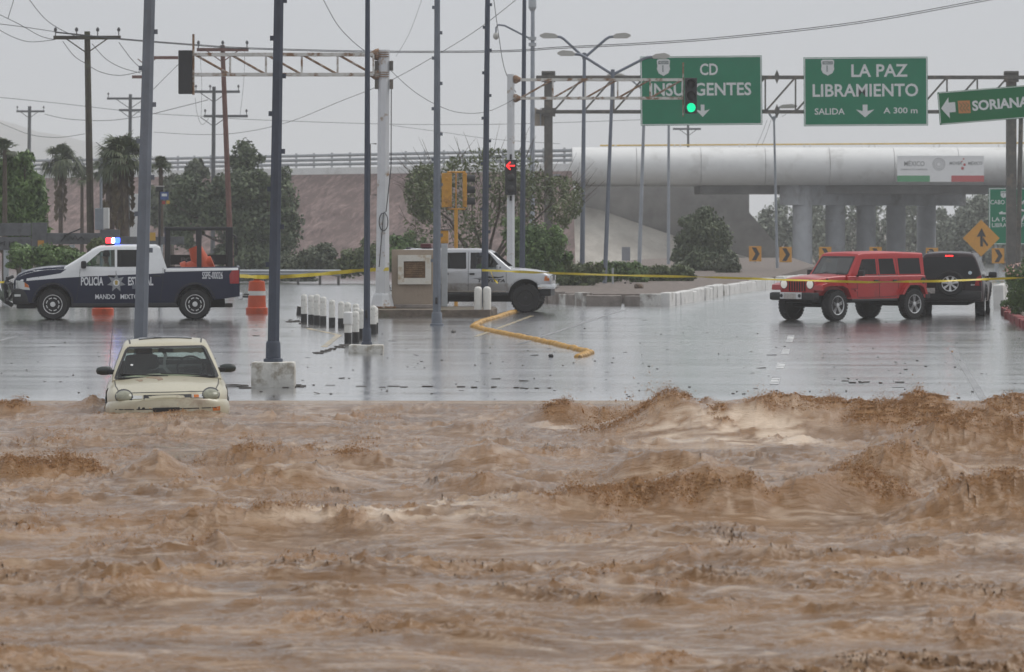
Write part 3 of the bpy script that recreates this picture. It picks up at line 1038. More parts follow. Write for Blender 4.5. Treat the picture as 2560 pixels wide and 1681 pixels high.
def tall_pole(label, base, wb, top, wt, m, block=None, baseplate=True, peg=True, n=8, hole=False):
    """pole leaving the frame: base=(px,py), top=(px at row 0)"""
    D = ground_D(base[1] if not block else block[1])
    s = F / D
    g = gz(D)
    zb = 0.0
    root = thing('steel_pole', label, 'pole', (PX(base[0], D), D, g), group='tall steel poles in a row across the junction')
    if block:
        zb = (block[1] - base[1]) / s
        bw = block[0] / s
        bl = tag(MB().box((0, 0, 0), (bw, bw * .8, zb + .1), bev=.035).build('concrete_block', M_block, None, loc=(PX(block[2], D), D, g + zb / 2 - .05), smooth=40),
                 block[3], 'concrete base')
    H = (base[1] - 0) / s + 1.4
    lean = (PX(top, D) - PX(base[0], D))
    lean *= H / (base[1] / s)
    rb, rt = wb / s / 2, wt / s / 2
    MB().tube([(0, 0, zb + .02), (lean, 0, zb + H)], [rb, rt], n).build('shaft', m, root, smooth=25)
    if baseplate:
        MB().lathe([(rb * 1.55, 0), (rb * 1.55, .05), (rb * 1.22, .06), (rb * 1.18, .30), (rb * 1.02, .34)], 12, (0, 0, zb)).build('base_flange', m, root, smooth=30)
    if peg:
        mb = MB()
        k = 0
        z = 1.6
        while z < H - .2:
            r = rb + (rt - rb) * z / H
            sd = 1 if k % 2 else -1
            mb.box((lean * z / H + sd * (r + .02), 0, zb + z), (.06, .05, .08))
            z += .62
            k += 1
        tag(mb.build('climbing_pegs', m, root), kind='stuff')
    if hole:
        MB().box((-.01, -rb * .99, zb + .62), (.055, .05, .16), bev=.015).build('access_hole', M_black, root)
    return root
tall_pole('thick blue grey pole rising right behind the stranded cream car', (349, 952), 36, 374, 28, M_pole2, hole=False)
tall_pole('dark blue pole standing on the larger white concrete block', (683, 905), 31, 697, 24, M_pole, (108, 968, 684, 'large whitewashed concrete block under the dark blue pole by the flood'))
tall_pole('slim dark blue pole on the small low white concrete block', (917, 862), 18, 919, 11.5, M_pole, (87, 883, 916, 'small low whitewashed concrete block under the slim pole beside the bollards'), hole=True, peg=False)
tall_pole('grey pole standing in front of the tan monument', (1092, 815), 22, 1093, 14, M_pole2, hole=True)
tall_pole('dark pole in front of the silver pickup-nosed wagon door', (1211, 783), 19, 1219, 12.5, M_pole)
tall_pole('dark blue pole just right of the white signal post', (1305, 745), 16, 1311, 9.5, M_pole, peg=False, baseplate=False)

def truss(root, x0, x1, z0, z1, y, n, mch, mdi, rise=1, r=.05, dy=.32):
    """box truss arm: two chords front and two back, posts and diagonals"""
    L = x1 - x0
    for yy in (y - dy / 2, y + dy / 2):
        for z in (z0, z1):
            MB().box(((x0 + x1) / 2, yy, z), (abs(L), r * 1.5, r * 1.5)).build('chord', mch, root)
    for k in range(n):
        a, b = x0 + L * k / n, x0 + L * (k + 1) / n
        MB().tube([(b, y - dy / 2, z0), (b, y - dy / 2, z1)], r * .55, 6).build('strut', mch, root)
        q = [(a, y - dy / 2, z1), (b, y - dy / 2, z0)] if rise < 0 else [(a, y - dy / 2, z0), (b, y - dy / 2, z1)]
        MB().tube(q, r * .55, 6).build('diagonal', mdi, root)

def signal_head(root, c, w, h, d, body, lens_cols, face='-Y', visors=True, back=None, name='signal_head'):
    """three-light head; face says which way the lenses look"""
    hb = MB().box((0, 0, 0), (w, d, h), bev=.02).build(name, body, root, loc=c, rot={'-Y': (0, 0, 0), '+X': (0, 0, R(90)), '+Y': (0, 0, R(180)), '-X': (0, 0, R(-90))}[face])
    r = min(w * .38, h / 3 * .40)
    for k, m in enumerate(lens_cols):
        z = h / 3 * (1 - k)
        MB().lathe([(r, 0), (r * .9, -.02), (r * .6, -.045), (0, -.06)], 16, (0, -d / 2 - .002, z), 'Y').build('lens', m, hb, smooth=50)
        if visors:
            n = 10
            vs = []
            for a in np.linspace(-.25 * math.pi, 1.25 * math.pi, n):
                for yy, rr in ((0, 1.12), (-.24, 1.08)):
                    vs.append((r * rr * math.cos(a), -d / 2 + yy, z + r * rr * math.sin(a)))
            for a in np.linspace(-.25 * math.pi, 1.25 * math.pi, n):
                for yy, rr in ((0, 1.02), (-.24, .98)):
                    vs.append((r * rr * math.cos(a), -d / 2 + yy, z + r * rr * math.sin(a)))
            fs = []
            for k2 in range(n - 1):
                for o in (0, 2 * n):
                    fs.append((o + 2 * k2, o + 2 * k2 + 1, o + 2 * k2 + 3, o + 2 * k2 + 2))
                fs.append((2 * k2 + 1, 2 * n + 2 * k2 + 1, 2 * n + 2 * k2 + 3, 2 * k2 + 3))
            MB().add(vs, fs).build('visor', body if back is None else back, hb, smooth=40)
    return hb

def led(name, col, s):
    if name in MATS:
        return MATS[name]
    return mat(name, tuple(c * .3 for c in col), .4, emit=col, estr=s)
M_lens = mat('unlit_lens', (0.02, 0.02, 0.022), .15)

def gantry_left():
    D = 118.1
    s = F / D
    x, g = PX(956, D), PZ(770, D)
    root = thing('signal_gantry', 'white rusty truss arm with a black signal seen from behind, on a tapered white post', 'traffic signal', (x, D, g))
    H = (770 - 125) / s
    lx = PX(960, D) - x
    MB().tube([(0, 0, .05), (lx * .4, 0, H * .45), (lx, 0, H)], [.205, .17, .165], 8).build('post', M_rustyw, root, smooth=25)
    MB().lathe([(.34, 0), (.30, .10), (.24, .34), (.205, .40)], 8).build('base_skirt', M_rustyw, root)
    MB().box((0, 0, .02), (.74, .74, .05)).build('base_plate', M_rust, root)
    zt, zb = (770 - 137) / s, (770 - 187) / s
    xe = PX(487, D) - x
    truss(root, xe, lx - .28, zb, zt, 0, 5, M_rusty, M_rust, -1, .058)
    for z in (zt, zb):
        MB().lathe([(.02, -.22), (.15, -.04), (.17, .06)], 8, (lx - .2, 0, z), 'X').build('joint_cone', M_rust, root)
        for dz in (-.06, 0, .06):
            MB().box((lx - .04, -.16, z + dz), (.34, .03, .025)).build('clamp_bar', M_rust, root)
    for z in ((770 - 165) / s, (770 - 211) / s):
        for sx in (-1, 1):
            MB().box((lx + sx * .20, -.02, z), (.09, .2, .26)).build('bracket', M_darkcol, root)
    MB().tube([(xe - .03, -.1, (770 - 238) / s), (xe - .03, -.1, (770 - 86) / s)], .035, 6).build('hanger_pipe', M_rust, root)
    signal_head(root, (PX(464, D) - x, -.02, (770 - 181) / s), .37, 1.17, .28, M_black, [M_lens] * 3, '+Y')
    # slack cable looped on the post
    lp = [(lx * .4 + .02 + .12 * math.sin(t), -.24, (770 - 555) / s + .24 * math.cos(t)) for t in np.linspace(0, 2 * math.pi, 17)]
    MB().tube([(lx + .2, -.1, zb - .2), (lx * .9 + .2, -.2, zb - 2.5), (lx * .6 + .08, -.24, (770 - 530) / s)] + lp + [(lx * .3, -.24, 2.2), (-.08, -.24, 1.1)], .014, 5).build('cable', M_black, root)
    MB().tube([(lx * .8 - .19, -.05, (770 - 360) / s), (lx * .8 - .36, -.05, (770 - 360) / s), (lx * .8 - .36, -.05, (770 - 488) / s), (lx * .8 - .18, -.05, (770 - 488) / s)], .02, 5).build('conduit', M_darkcol, root)
gantry_left()

def gantry_mid():
    D = 138.0
    s = F / D
    g = gz(D)
    x = PX(1277, D)
    def Z(py):
        return PZ(py, D) - g
    root = thing('signal_gantry', 'white rusty truss arm with the lit green signal on a red arrow post', 'traffic signal', (x, D, g))
    MB().tube([(0, 0, 0), (0, 0, Z(186))], [.135, .125], 8).build('post', M_rustyw, root, smooth=25)
    xe = PX(1706, D) - x
    truss(root, .30, xe, Z(246), Z(200), 0, 5, M_rusty, M_rust, 1, .055)
    for z in (Z(199), Z(246)):
        MB().lathe([(.14, -.06), (.13, .04), (.02, .24)], 8, (.14, 0, z), 'X').build('joint_cone', M_rust, root)
    MB().tube([(xe + .02, -.1, Z(292)), (xe + .02, -.1, Z(157))], .03, 6).build('hanger_pipe', M_rust, root)
    gl = led('green_light', (0.0, 0.95, 0.42), 1.0)
    signal_head(root, (PX(1727, D) - x, -.05, Z(240)), .38, 1.12, .26, M_black, [M_lens, M_lens, gl], '-Y')
    h = signal_head(root, (PX(1277, D) - x, -.24, Z(444)), .355, 1.10, .2, M_black, [M_lens] * 3, '-Y', visors=False)
    rl = led('red_light', (1.0, 0.03, 0.03), 1.6)
    mb = MB()
    t = .022
    for a, b in (((-.13, 0), (.13, 0)), ((-.13, 0), (-.01, .12)), ((-.13, 0), (-.01, -.12))):
        mb.tube([(a[0], -.17, .36 + a[1]), (b[0], -.17, .36 + b[1])], t, 6)
    mb.build('red_arrow', rl, h)
    for z in (Z(393), Z(496)):
        MB().box((0, -.2, z), (.06, .2, .16)).build('bracket', M_black, root)
gantry_mid()

def pedestal_signal():
    D = 131.0
    s = F / D
    g = gz(D)
    x = PX(1140, D)
    Z = lambda py: PZ(py, D) - g
    my = mat('signal_yellow', (0.55, 0.27, 0.03), .5, vary=.15, scale=3, dirt=(.35, .17, .03), dirt_amt=.25)
    root = thing('pedestal_signal', 'yellow double traffic signal on a yellow post beside the thorny tree', 'traffic signal', (x, D, g))
    MB().tube([(0, 0, 0), (0, 0, Z(522))], .06, 8).build('post', my, root, smooth=30)
    MB().tube([(0, 0, Z(522)), (0, 0, Z(432))], .022, 6).build('stem', my, root)
    for py in (431, 523):
        MB().tube([(PX(1118, D) - x, 0, Z(py)), (PX(1164, D) - x, 0, Z(py))], .026, 6).build('crossbar', my, root)
    h1 = signal_head(root, (PX(1117, D) - x, 0, Z(476)), .30, 1.02, .26, my, [M_lens] * 3, '+Y', back=M_black)
    for k in range(3):
        MB().lathe([(.05, 0), (.045, .025), (.0, .03)], 10, (0, .13, .34 * (1 - k)), 'Y').build('back_boss', my, h1)
    signal_head(root, (PX(1162, D) - x, 0, Z(476)), .30, 1.02, .13, my, [M_lens] * 3, '+X', back=M_black)
pedestal_signal()

def call_box():
    D = 118.6
    g = PZ(769, D)
    s = F / D
    my = mat('signal_yellow', None)
    root = thing('control_box', 'orange box on a grey post between the grey pole and the silver wagon', 'control box', (PX(1111, D), D, g))
    MB().box((0, 0, .87), (.17, .17, 1.7), bev=.02).build('post', M_galv, root)
    MB().box((0, 0, 1.90), (.22, .2, .34), bev=.02).build('box', my, root)
    MB().box((.03, 0, 2.09), (.30, .24, .03)).build('cap', M_darkcol, root)
call_box()

def monument():
    D = 118.2
    s = F / D
    g = PZ(769, D)
    w, h = 104 / s, (769 - 625) / s
    root = thing('monument', 'tan plastered block with a white framed bronze plaque', 'monument', (PX(1031, D), D, g))
    MB().box((0, .35, h / 2), (w, .7, h), bev=.012).build('block', mat('tan_plaster', (.34, .275, .215), .85, vary=.08, scale=3, bump=.3, bscale=30, dirt=(.27, .215, .165), dirt_amt=.25), root)
    cx, cz = (1036.5 - 1031) / s, (769 - 674.5) / s
    fw, fh = 83 / s, 73 / s
    iw, ih = 54 / s, 42 / s
    mp = mat('plaque_frame', (.66, .64, .58), .8, vary=.1, scale=4, bump=.4, bscale=18, dirt=(.45, .36, .24), dirt_amt=.25)
    for nm, c, sz in (('top', (cx, cz + (fh + ih) / 4), (fw, (fh - ih) / 2)), ('bottom', (cx, cz - (fh + ih) / 4), (fw, (fh - ih) / 2)), ('left', (cx - (fw + iw) / 4, cz), ((fw - iw) / 2, ih)), ('right', (cx + (fw + iw) / 4, cz), ((fw - iw) / 2, ih))):
        MB().box((c[0], -.05, c[1]), (sz[0], .10, sz[1])).build('frame_side', mp, root)
    pl = MB().box((cx, -.02, cz), (iw, .04, ih)).build('plaque', mat('bronze', (.11, .06, .028), .55, .4, vary=.35, scale=9, dirt=(.20, .12, .06), dirt_amt=.45, dirt_scale=8), root)
    rng = random.Random(4)
    mb = MB()
    for r in range(7):
        x = cx - iw * .40
        while x < cx + iw * .36:
            l = rng.uniform(.02, .07)
            mb.box((x + l / 2, -.043, cz + ih * (.38 - r * .125)), (l, .008, .018))
            x += l + .018
    tag(mb.build('raised_text_rows', mat('bronze_light', (.24, .155, .08), .5, .4), pl), kind='stuff')
    MB().box((0, .35, .03), (w + .22, .95, .10), bev=.02).build('plinth', M_kerbg, root)
monument()

# --- sign gantry far down the road
def arrow_down(mb, x, z, w, h, y):
    mb.prism([(x - w * .13, z + h / 2), (x + w * .13, z + h / 2), (x + w * .13, z), (x + w * .5, z + h * .12), (x, z - h / 2), (x - w * .5, z + h * .12), (x - w * .13, z)], y - .01, y)

M_signg = mat('sign_green', (0.002, 0.185, 0.092), .6, vary=.08, scale=1.5, spec=.12)
M_signw = mat('sign_white', (0.66, 0.68, 0.68), .5, vary=.05)
def shield(root, x, z, w, h):
    p = [(-.5, .42), (-.38, .5), (.38, .5), (.5, .42), (.46, .1), (.5, -.1), (.36, -.34), (0, -.5), (-.36, -.34), (-.5, -.1), (-.46, .1)]
    MB().prism([(x + a * w, z + b * h) for a, b in p], -.016, -.008).build('route_shield', M_signw, root)
    md = mat('shield_grey', (.16, .20, .20), .5)
    MB().box((x, -.018, z + h * .3), (w * .78, .006, h * .2)).build('shield_band', md, root)
    flat_text('MEXICO', h * .12, w * .62, .0, .004, center=True).build('lettering', M_signw, root, loc=(x, -.02, z + h * .24))
    flat_text('1', h * .42, None, .01, .004).build('lettering', md, root, loc=(x - w * .09, -.018, z - h * .26))

def sign_panel(label, px0, px1, py0, py1, D, words_, tilt=0.0, arrows=(), shields=()):
    x0, x1, z0, z1 = PX(px0, D), PX(px1, D), PZ(py1, D), PZ(py0, D)
    w, h = x1 - x0, z1 - z0
    s = F / D
    root = thing('road_sign', label, 'road sign', (x0, D, z0), (0, tilt, 0))
    MB().box((w / 2, .03, h / 2), (w, .06, h)).build('panel', M_signg, root)
    t = .045
    mb = MB()
    for c, sz in (((w / 2, -.001, h - t), (w - .02, .01, t)), ((w / 2, -.001, t), (w - .02, .01, t)), ((t, -.001, h / 2), (t, .01, h - 3 * t)), ((w - t, -.001, h / 2), (t, .01, h - 3 * t))):
        mb.box(c, sz)
    mb.build('border', M_signw, root)
    for k in (.25, .75):
        MB().box((w * k, .10, h / 2), (.1, .08, h * .96)).build('backing_rail', M_darkcol, root)
    for txt, a, b, c, d, bold in words_:
        flat_text(txt, (d - c) / s, (b - a) / s, bold, .006).build('lettering', M_signw, root, loc=((a - px0) / s, -.005, (py1 - d) / s))
    for a, c, ww, hh in arrows:
        mb = MB()
        arrow_down(mb, (a - px0) / s, (py1 - c) / s, ww / s, hh / s, -.004)
        mb.build('arrow', M_signw, root)
    for a, c, ww, hh in shields:
        shield(root, (a - px0) / s, (py1 - c) / s, ww / s, hh / s)
    return root

def sign_gantry():
    D = 200.0
    g = gz(D)
    x = PX(1371, D)
    Z = lambda py: PZ(py, D) - g
    X = lambda px: PX(px, D) - x
    root = thing('sign_gantry', 'dark steel portal frame across the road carrying the two big green signs', 'gantry', (x, D, g))
    for k, (px, w) in enumerate(((1371, 21), (2528, 24))):
        MB().box((X(px), 0, Z(184) / 2), (w * D / F, .42, Z(184))).build('column', M_darkcol, root)
        MB().box((X(px), 0, Z(184) + .02), (.62, .6, .16)).build('column_cap', M_darkcol, root)
        for py in (195, 281):
            MB().box((X(px), 0, Z(py)), (.62, .6, .38)).build('clamp', M_darkcol, root)
    for py in (194, 280):
        for yy in (-.3, .3):
            MB().box(((X(1340) + X(2600)) / 2, yy, Z(py)), (X(2600) - X(1340), .13, .15)).build('chord', M_darkcol, root)
    n = 15
    for k in range(n):
        a, b = X(1383 + (2517 - 1383) * k / n), X(1383 + (2517 - 1383) * (k + 1) / n)
        MB().box((b, -.3, (Z(194) + Z(280)) / 2), (.07, .07, Z(194) - Z(280))).build('strut', M_darkcol, root)
        MB().tube([(a, -.3, Z(280)), (b, -.3, Z(194))], .045, 5).build('diagonal', M_darkcol, root)
    for py in (193, 279):
        MB().prism([(X(1941) + a * .13, Z(py) + b * .32) for a, b in ((-1, 0), (0, 1), (1, 0), (0, -1))], -.42, -.32).build('splice_plate', M_darkcol, root)
    b = thing('back_board', 'small tan sign seen from behind left of the portal column', 'sign', (PX(1346, D), D + .5, PZ(290, D)))
    MB().prism([(-.33, .48), (.0, .30), (.33, .26), (.33, -.45), (-.33, -.45)], 0, .04).build('board', mat('tan_board', (.36, .31, .25), .7, vary=.1), b)
    MB().box((.1, -.04, -.05), (.06, .05, .8)).build('rail', M_galv, b)
    sign_panel('green overhead sign reading CD INSURGENTES, partly behind the green light', 1602, 1906, 142, 315, D - .55,
               [('CD', 1751, 1796, 160, 189, .02), ('INSURGENTES', 1626, 1879, 208, 240, .02)], R(-.55), [(1757, 279, 36, 31)], [(1660, 170, 33, 42)])
    sign_panel('green overhead sign reading LA PAZ LIBRAMIENTO with exit distance', 2010, 2320, 144, 316, D - .55,
               [('LA PAZ', 2129, 2270, 161, 193, .02), ('LIBRAMIENTO', 2032, 2296, 210, 242, .02), ('SALIDA', 2037, 2112, 271, 287, .015), ('A 300 m', 2209, 2294, 270, 285, .012)], R(-.35), [(2163, 279, 46, 32)], [(2070, 170, 33, 40)])
sign_gantry()

def soriana():
    D = 165.0
    s = F / D
    px0, py1 = 2350, 313
    root = thing('store_sign', 'tilted green supermarket sign with white arrow and orange emblem at the right edge', 'sign', (PX(px0, D), D, PZ(py1, D)), (0, R(-4.6), 0))
    w, h = 330 / s, 82 / s
    MB().box((w / 2, .04, h / 2), (w, .08, h), bev=.02).build('panel', mat('store_green', (.003, .145, .048), .5, vary=.06, spec=.25), root)
    t = .03
    mb = MB()
    for c, sz in (((w / 2, -.001, h - t), (w - .1, .01, .025)), ((w / 2, -.001, t), (w - .1, .01, .025)), ((t, -.001, h / 2), (.025, .01, h - .12)), ((w - t, -.001, h / 2), (.025, .01, h - .12))):
        mb.box(c, sz)
    mb.build('border', M_signw, root)
    X = lambda a: a / s
    MB().prism([(X(6), h * .5), (X(26), h * .82), (X(26), h * .66), (X(42), h * .66), (X(42), h * .36), (X(26), h * .36), (X(26), h * .18)], -.012, -.003).build('arrow', M_signw, root)
    mo = mat('sign_orange', (.52, .20, .06), .5)
    ex, ez, q = X(64), h * .49, X(15)
    emb = MB()
    emb.prism([(ex - q, ez - q), (ex + q, ez - q * 1.1), (ex + q, ez + q), (ex - q, ez + q * 1.1)], -.012, -.003)
    e = emb.build('emblem', mo, root)
    mb = MB()
    for k in (-.55, 0, .55):
        pts = [(ex + q * (k + .22 * math.sin(tt * 5)), -.014, ez + q * .75 * tt) for tt in np.linspace(-1, 1, 9)]
        mb.tube(pts, .016, 4)
    mb.build('emblem_waves', mat('store_green', None), e)
    flat_text('SORIANA', h * .30, X(142), .035, .006).build('lettering', M_signw, root, loc=(X(84), -.004, h * .36))
    p = thing('sign_post', 'dark leaning pole right of the portal column holding the tilted green sign', 'pole', (PX(2546, D), D + .25, gz(D)))
    MB().tube([(0, 0, 0), (PX(2556, D) - PX(2546, D), 0, PZ(215, D) - gz(D))], [.10, .085], 8).build('shaft', M_darkcol, p, smooth=30)
    MB().box((.2, -.07, PZ(262, D) - gz(D)), (1.0, .06, .1)).build('bracket', M_darkcol, p)
soriana()

def chevrons():
    my = mat('sign_amber', (.62, .29, .03), .5, vary=.08)
    P = []
    for px, py, D in ((1888, 635, 229), (1964, 637, 229), (2063, 637, 236), (2189, 637, 242), (2330, 639, 242), (2495, 640, 232)):
        P.append((px, py, D))
    texts = ['yellow chevron sign farthest left, beside the bushy tree', 'yellow chevron sign in front of the palest bridge pier', 'yellow chevron sign just over the red car windscreen', 'yellow chevron sign just over the middle of the red car roof', 'yellow chevron sign between the red car and the dark car roof', 'yellow chevron sign under the yellow diamond sign, right of the dark car']
    for (px, py, D), lb in zip(P, texts):
        s = F / D
        g = gz(D)
        root = thing('chevron_sign', lb, 'road sign', (PX(px, D), D, g), group='chevron signs along the bend')
        zc = PZ(py, D) - g
        w, h = 31 / s, 38 / s
        MB().box((0, 0, zc), (w, .025, h), bev=.01).build('plate', my, root)
        q = [(-.28, .42), (.06, .42), (.36, 0), (.06, -.42), (-.28, -.42), (.02, 0)]
        MB().prism([(a * w, zc + b * h) for a, b in q], -.022, -.014).build('chevron', M_black, root)
        MB().box((0, .03, zc / 2), (.06, .04, zc)).build('post', M_galv, root)
    D = 225.0
    s = F / D
    g = gz(D)
    root = thing('diamond_sign', 'yellow diamond warning sign with a black merge arrow', 'road sign', (PX(2453, D), D, g))
    zc = PZ(596, D) - g
    q = 46 / s
    MB().prism([(q, zc), (0, zc + q), (-q, zc), (0, zc - q)], -.02, .02).build('plate', my, root)
    mb = MB()
    mb.prism([(-.05, zc - q * .45), (.09, zc - q * .45), (.07, zc + .1), (.24, zc + .06), (.02, zc + q * .55), (-.24, zc + .06), (-.05, zc + .1)], -.034, -.024)
    mb.prism([(.09, zc - .14), (.30, zc - q * .45), (.36, zc - q * .36), (.09, zc + .06)], -.033, -.025)
    mb.build('merge_arrow', M_black, root)
    MB().box((0, .05, (zc - q * .6) / 2), (.08, .05, zc - q * .6)).build('post', M_galv, root)
    # direction sign partly behind the portal column
    D = 236.0
    s = F / D
    r2 = sign_panel('green direction sign with a junction diagram behind the right portal column', 2472, 2640, 470, 612, D,
                    [('CABO SAN LUCAS', 2476, 2585, 500, 511, .01), ('LA PAZ', 2480, 2536, 543, 554, .01), ('LIBRAMIENTO', 2480, 2570, 558, 568, .01)], 0, (), [(2509, 487, 15, 17)])
    mb = MB()
    def rd(pts, r):
        mb.tube([((a - 2472) / s, -.012, (612 - b) / s) for a, b in pts], r, 5)
    rd([(2538, 600), (2550, 560), (2572, 520)], .06)
    rd([(2542, 515), (2560, 504), (2600, 496)], .05)
    rd([(2544, 523), (2570, 530), (2610, 545)], .06)
    rd([(2522, 534), (2498, 534)], .05)
    rd([(2498, 534), (2506, 530)], .04)
    mb.build('junction_diagram', M_signw, r2)
    for px in (2490, 2610):
        MB().box(((px - 2472) / s, .14, -1.0), (.12, .1, 2.6)).build('post', M_galv, r2)
chevrons()

# --- lamp posts with twin arms, mast, utility poles, cables
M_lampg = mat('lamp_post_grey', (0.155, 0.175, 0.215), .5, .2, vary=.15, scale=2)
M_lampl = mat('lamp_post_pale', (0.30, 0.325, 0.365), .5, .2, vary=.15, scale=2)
M_lum = mat('luminaire', (.45, .44, .41), .5)
def lamp_post(label, base, top, wb, wt, m, tips, D=None):
    D = D or ground_D(base[1])
    s = F / D
    g = gz(D)
    x = PX(base[0], D)
    root = thing('street_lamp', label, 'street lamp', (x, D, g), group='twin armed street lamps along the island')
    X = lambda p: PX(p, D) - x
    Z = lambda p: PZ(p, D) - g
    MB().tube([(0, 0, 0), (X(top[0]), 0, Z(top[1]))], [wb / s / 2, wt / s / 2], 10).build('shaft', m, root, smooth=30)
    MB().lathe([(wb / s * .75, 0), (wb / s * .75, .05), (wb / s * .55, .25)], 10).build('base', m, root)
    MB().lathe([(wt / s * .62, -.12), (wt / s * .62, .12), (0, .14)], 10, (X(top[0]), 0, Z(top[1]))).build('arm_socket', m, root)
    for tx, ty in tips:
        sd = 1 if tx > top[0] else -1
        hx = tx - sd * 40
        MB().tube([(X(top[0]), 0, Z(top[1] + 4)), (X(top[0] + (hx - top[0]) * .74), 0, Z(ty + 6)), (X(top[0] + (hx - top[0]) * .86), 0, Z(ty + 1)), (X(hx), 0, Z(ty))], .05, 6).build('arm', m, root, smooth=40)
        vs = [(-.5, 0), (-.3, .055), (.2, .075), (.48, .03), (.5, 0), (.3, -.05), (-.4, -.05)]
        MB().prism([(X((tx + hx) / 2) + sd * a * 46 / s, Z(ty) + b * 1.6 + .02) for a, b in vs], -.14, .14).build('luminaire', M_lum, root)
lamp_post('dark lamp post with both lamp arms clear against the sky', (1455, 722), (1461, 141), 14, 8.5, M_lampg, [(1352, 92), (1574, 92)])
lamp_post('grey lamp post leaning slightly, its left arm showing under the arms of a taller one', (1511, 727), (1532, 183), 12, 8, M_lampg, [(1396, 136), (1672, 143)])
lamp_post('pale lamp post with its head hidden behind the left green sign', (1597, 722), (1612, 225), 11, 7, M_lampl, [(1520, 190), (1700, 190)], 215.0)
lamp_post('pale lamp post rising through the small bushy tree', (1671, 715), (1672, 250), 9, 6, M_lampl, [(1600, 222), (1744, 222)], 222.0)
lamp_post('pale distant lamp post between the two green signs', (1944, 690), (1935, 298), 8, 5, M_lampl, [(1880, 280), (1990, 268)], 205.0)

def mast():
    D = 185.0
    s = F / D
    g = gz(D)
    x = PX(1330, D)
    X = lambda p: PX(p, D) - x
    Z = lambda p: PZ(p, D) - g
    root = thing('camera_mast', 'pale steel mast with a curved arm holding a dome camera', 'mast', (x, D, g))
    MB().tube([(0, 0, 0), (X(1332), 0, Z(12))], [.13, .085], 8).build('shaft', M_lampl, root, smooth=30)
    MB().lathe([(.02, .7), (.16, .55), (.17, .1), (.1, -.05)], 10, (X(1331), 0, Z(25))).build('lightning_head', M_galv, root)
    for py in (97, 112):
        MB().box((X(1331), -.05, Z(py)), (.32, .2, .14)).build('clamp', M_galv, root)
    MB().tube([(X(1331), 0, Z(100)), (X(1262), -.2, Z(65)), (X(1246), -.2, Z(63)), (X(1240), -.2, Z(70)), (X(1240), -.2, Z(84))], .04, 6).build('arm', M_lampg, root, smooth=40)
    MB().lathe([(.05, .14), (.11, .08), (.13, -.02), (.10, -.10), (.04, -.15), (0, -.16)], 12, (X(1240), -.2, Z(91))).build('dome_camera', M_lum, root, smooth=50)
mast()

M_wood = mat('creosoted_wood', (0.055, 0.045, 0.033), .85, vary=.4, scale=2.5, dirt=(.085, .085, .05), dirt_amt=.35)
M_woodr = mat('red_brown_wood', (0.15, 0.075, 0.062), .85, vary=.3, scale=2.5)
M_wood2 = mat('grey_wood', (0.11, 0.115, 0.12), .85, vary=.3, scale=2.5)
def utility_pole(label, base_px, top, D, w, m, arms, seed=0):
    """arms: (row, column0, column1, insulators up?)"""
    s = F / D
    g = gz(D)
    x = PX(base_px, D)
    X = lambda p: PX(p, D) - x
    Z = lambda p: PZ(p, D) - g
    root = thing('utility_pole', label, 'utility pole', (x, D, g), group='wooden utility poles')
    MB().tube([(0, 0, -.1), (X(top[0]), 0, Z(top[1]))], [w / s / 2 * 1.15, w / s / 2 * .85], 8).build('shaft', m, root, smooth=30)
    for row, c0, c1, ins in arms:
        cx = (c0 + c1) / 2
        arm = MB().box((X(cx), -w / s / 2 - .05, Z(row)), ((c1 - c0) / s, .1, .13)).build('crossarm', m, root)
        px = base_px + (top[0] - base_px) * Z(row) / Z(top[1])
        if c1 - c0 > 60:
            for sd in (-1, 1):
                e = px + sd * (c1 - c0) * .30
                MB().tube([(X(px), -w / s / 2 - .03, Z(row) - .55 * (c1 - c0) / s * .3 - .15), (X(e), -w / s / 2 - .05, Z(row) - .05)], .022, 5).build('brace', m, root)
        for k in range(ins):
            ix = c0 + (c1 - c0) * (.03 + .94 * k / max(1, ins - 1)) if ins > 1 else c0 + 8
            MB().lathe([(.02, 0), (.02, .16), (.05, .17), (.06, .24), (.03, .30), (0, .31)], 8, (X(ix), -w / s / 2 - .05, Z(row) + .05)).build('insulator', mat('insulator', (.07, .07, .075), .3), arm)
    return root
utility_pole('dark wooden pole with one braced crossarm behind the police truck', 229, (218, 79), 152, 18, M_wood, [(95, 135, 303, 4)])
utility_pole('small distant wooden pole at the far left above the bushes', 70, (74, 266), 290, 10, M_wood2, [(279, 42, 112, 3)])
utility_pole('distant wooden pole with two crossarms behind the fan palm', 322, (326, 236), 262, 10, M_wood2, [(247, 268, 382, 2), (276, 298, 376, 0)])
utility_pole('wooden pole hidden behind the thick pale grey pole, one arm showing', 352, (368, 118), 185, 13, M_woodr, [(145, 372, 446, 1), (193, 331, 372, 0)])
utility_pole('grey pole with two crossarms left of the red-brown pole', 531, (535, 217), 225, 11, M_wood2, [(230, 487, 600, 4), (291, 510, 620, 2)])
utility_pole('red-brown leaning pole with one crossarm above the truss arm', 580, (556, 113), 172, 14, M_woodr, [(125, 493, 622, 3)])
utility_pole('distant wooden pole on the skyline over the overpass below the left green sign', 1723, (1720, 300), 300, 7, M_wood2, [(323, 1682, 1752, 0)])

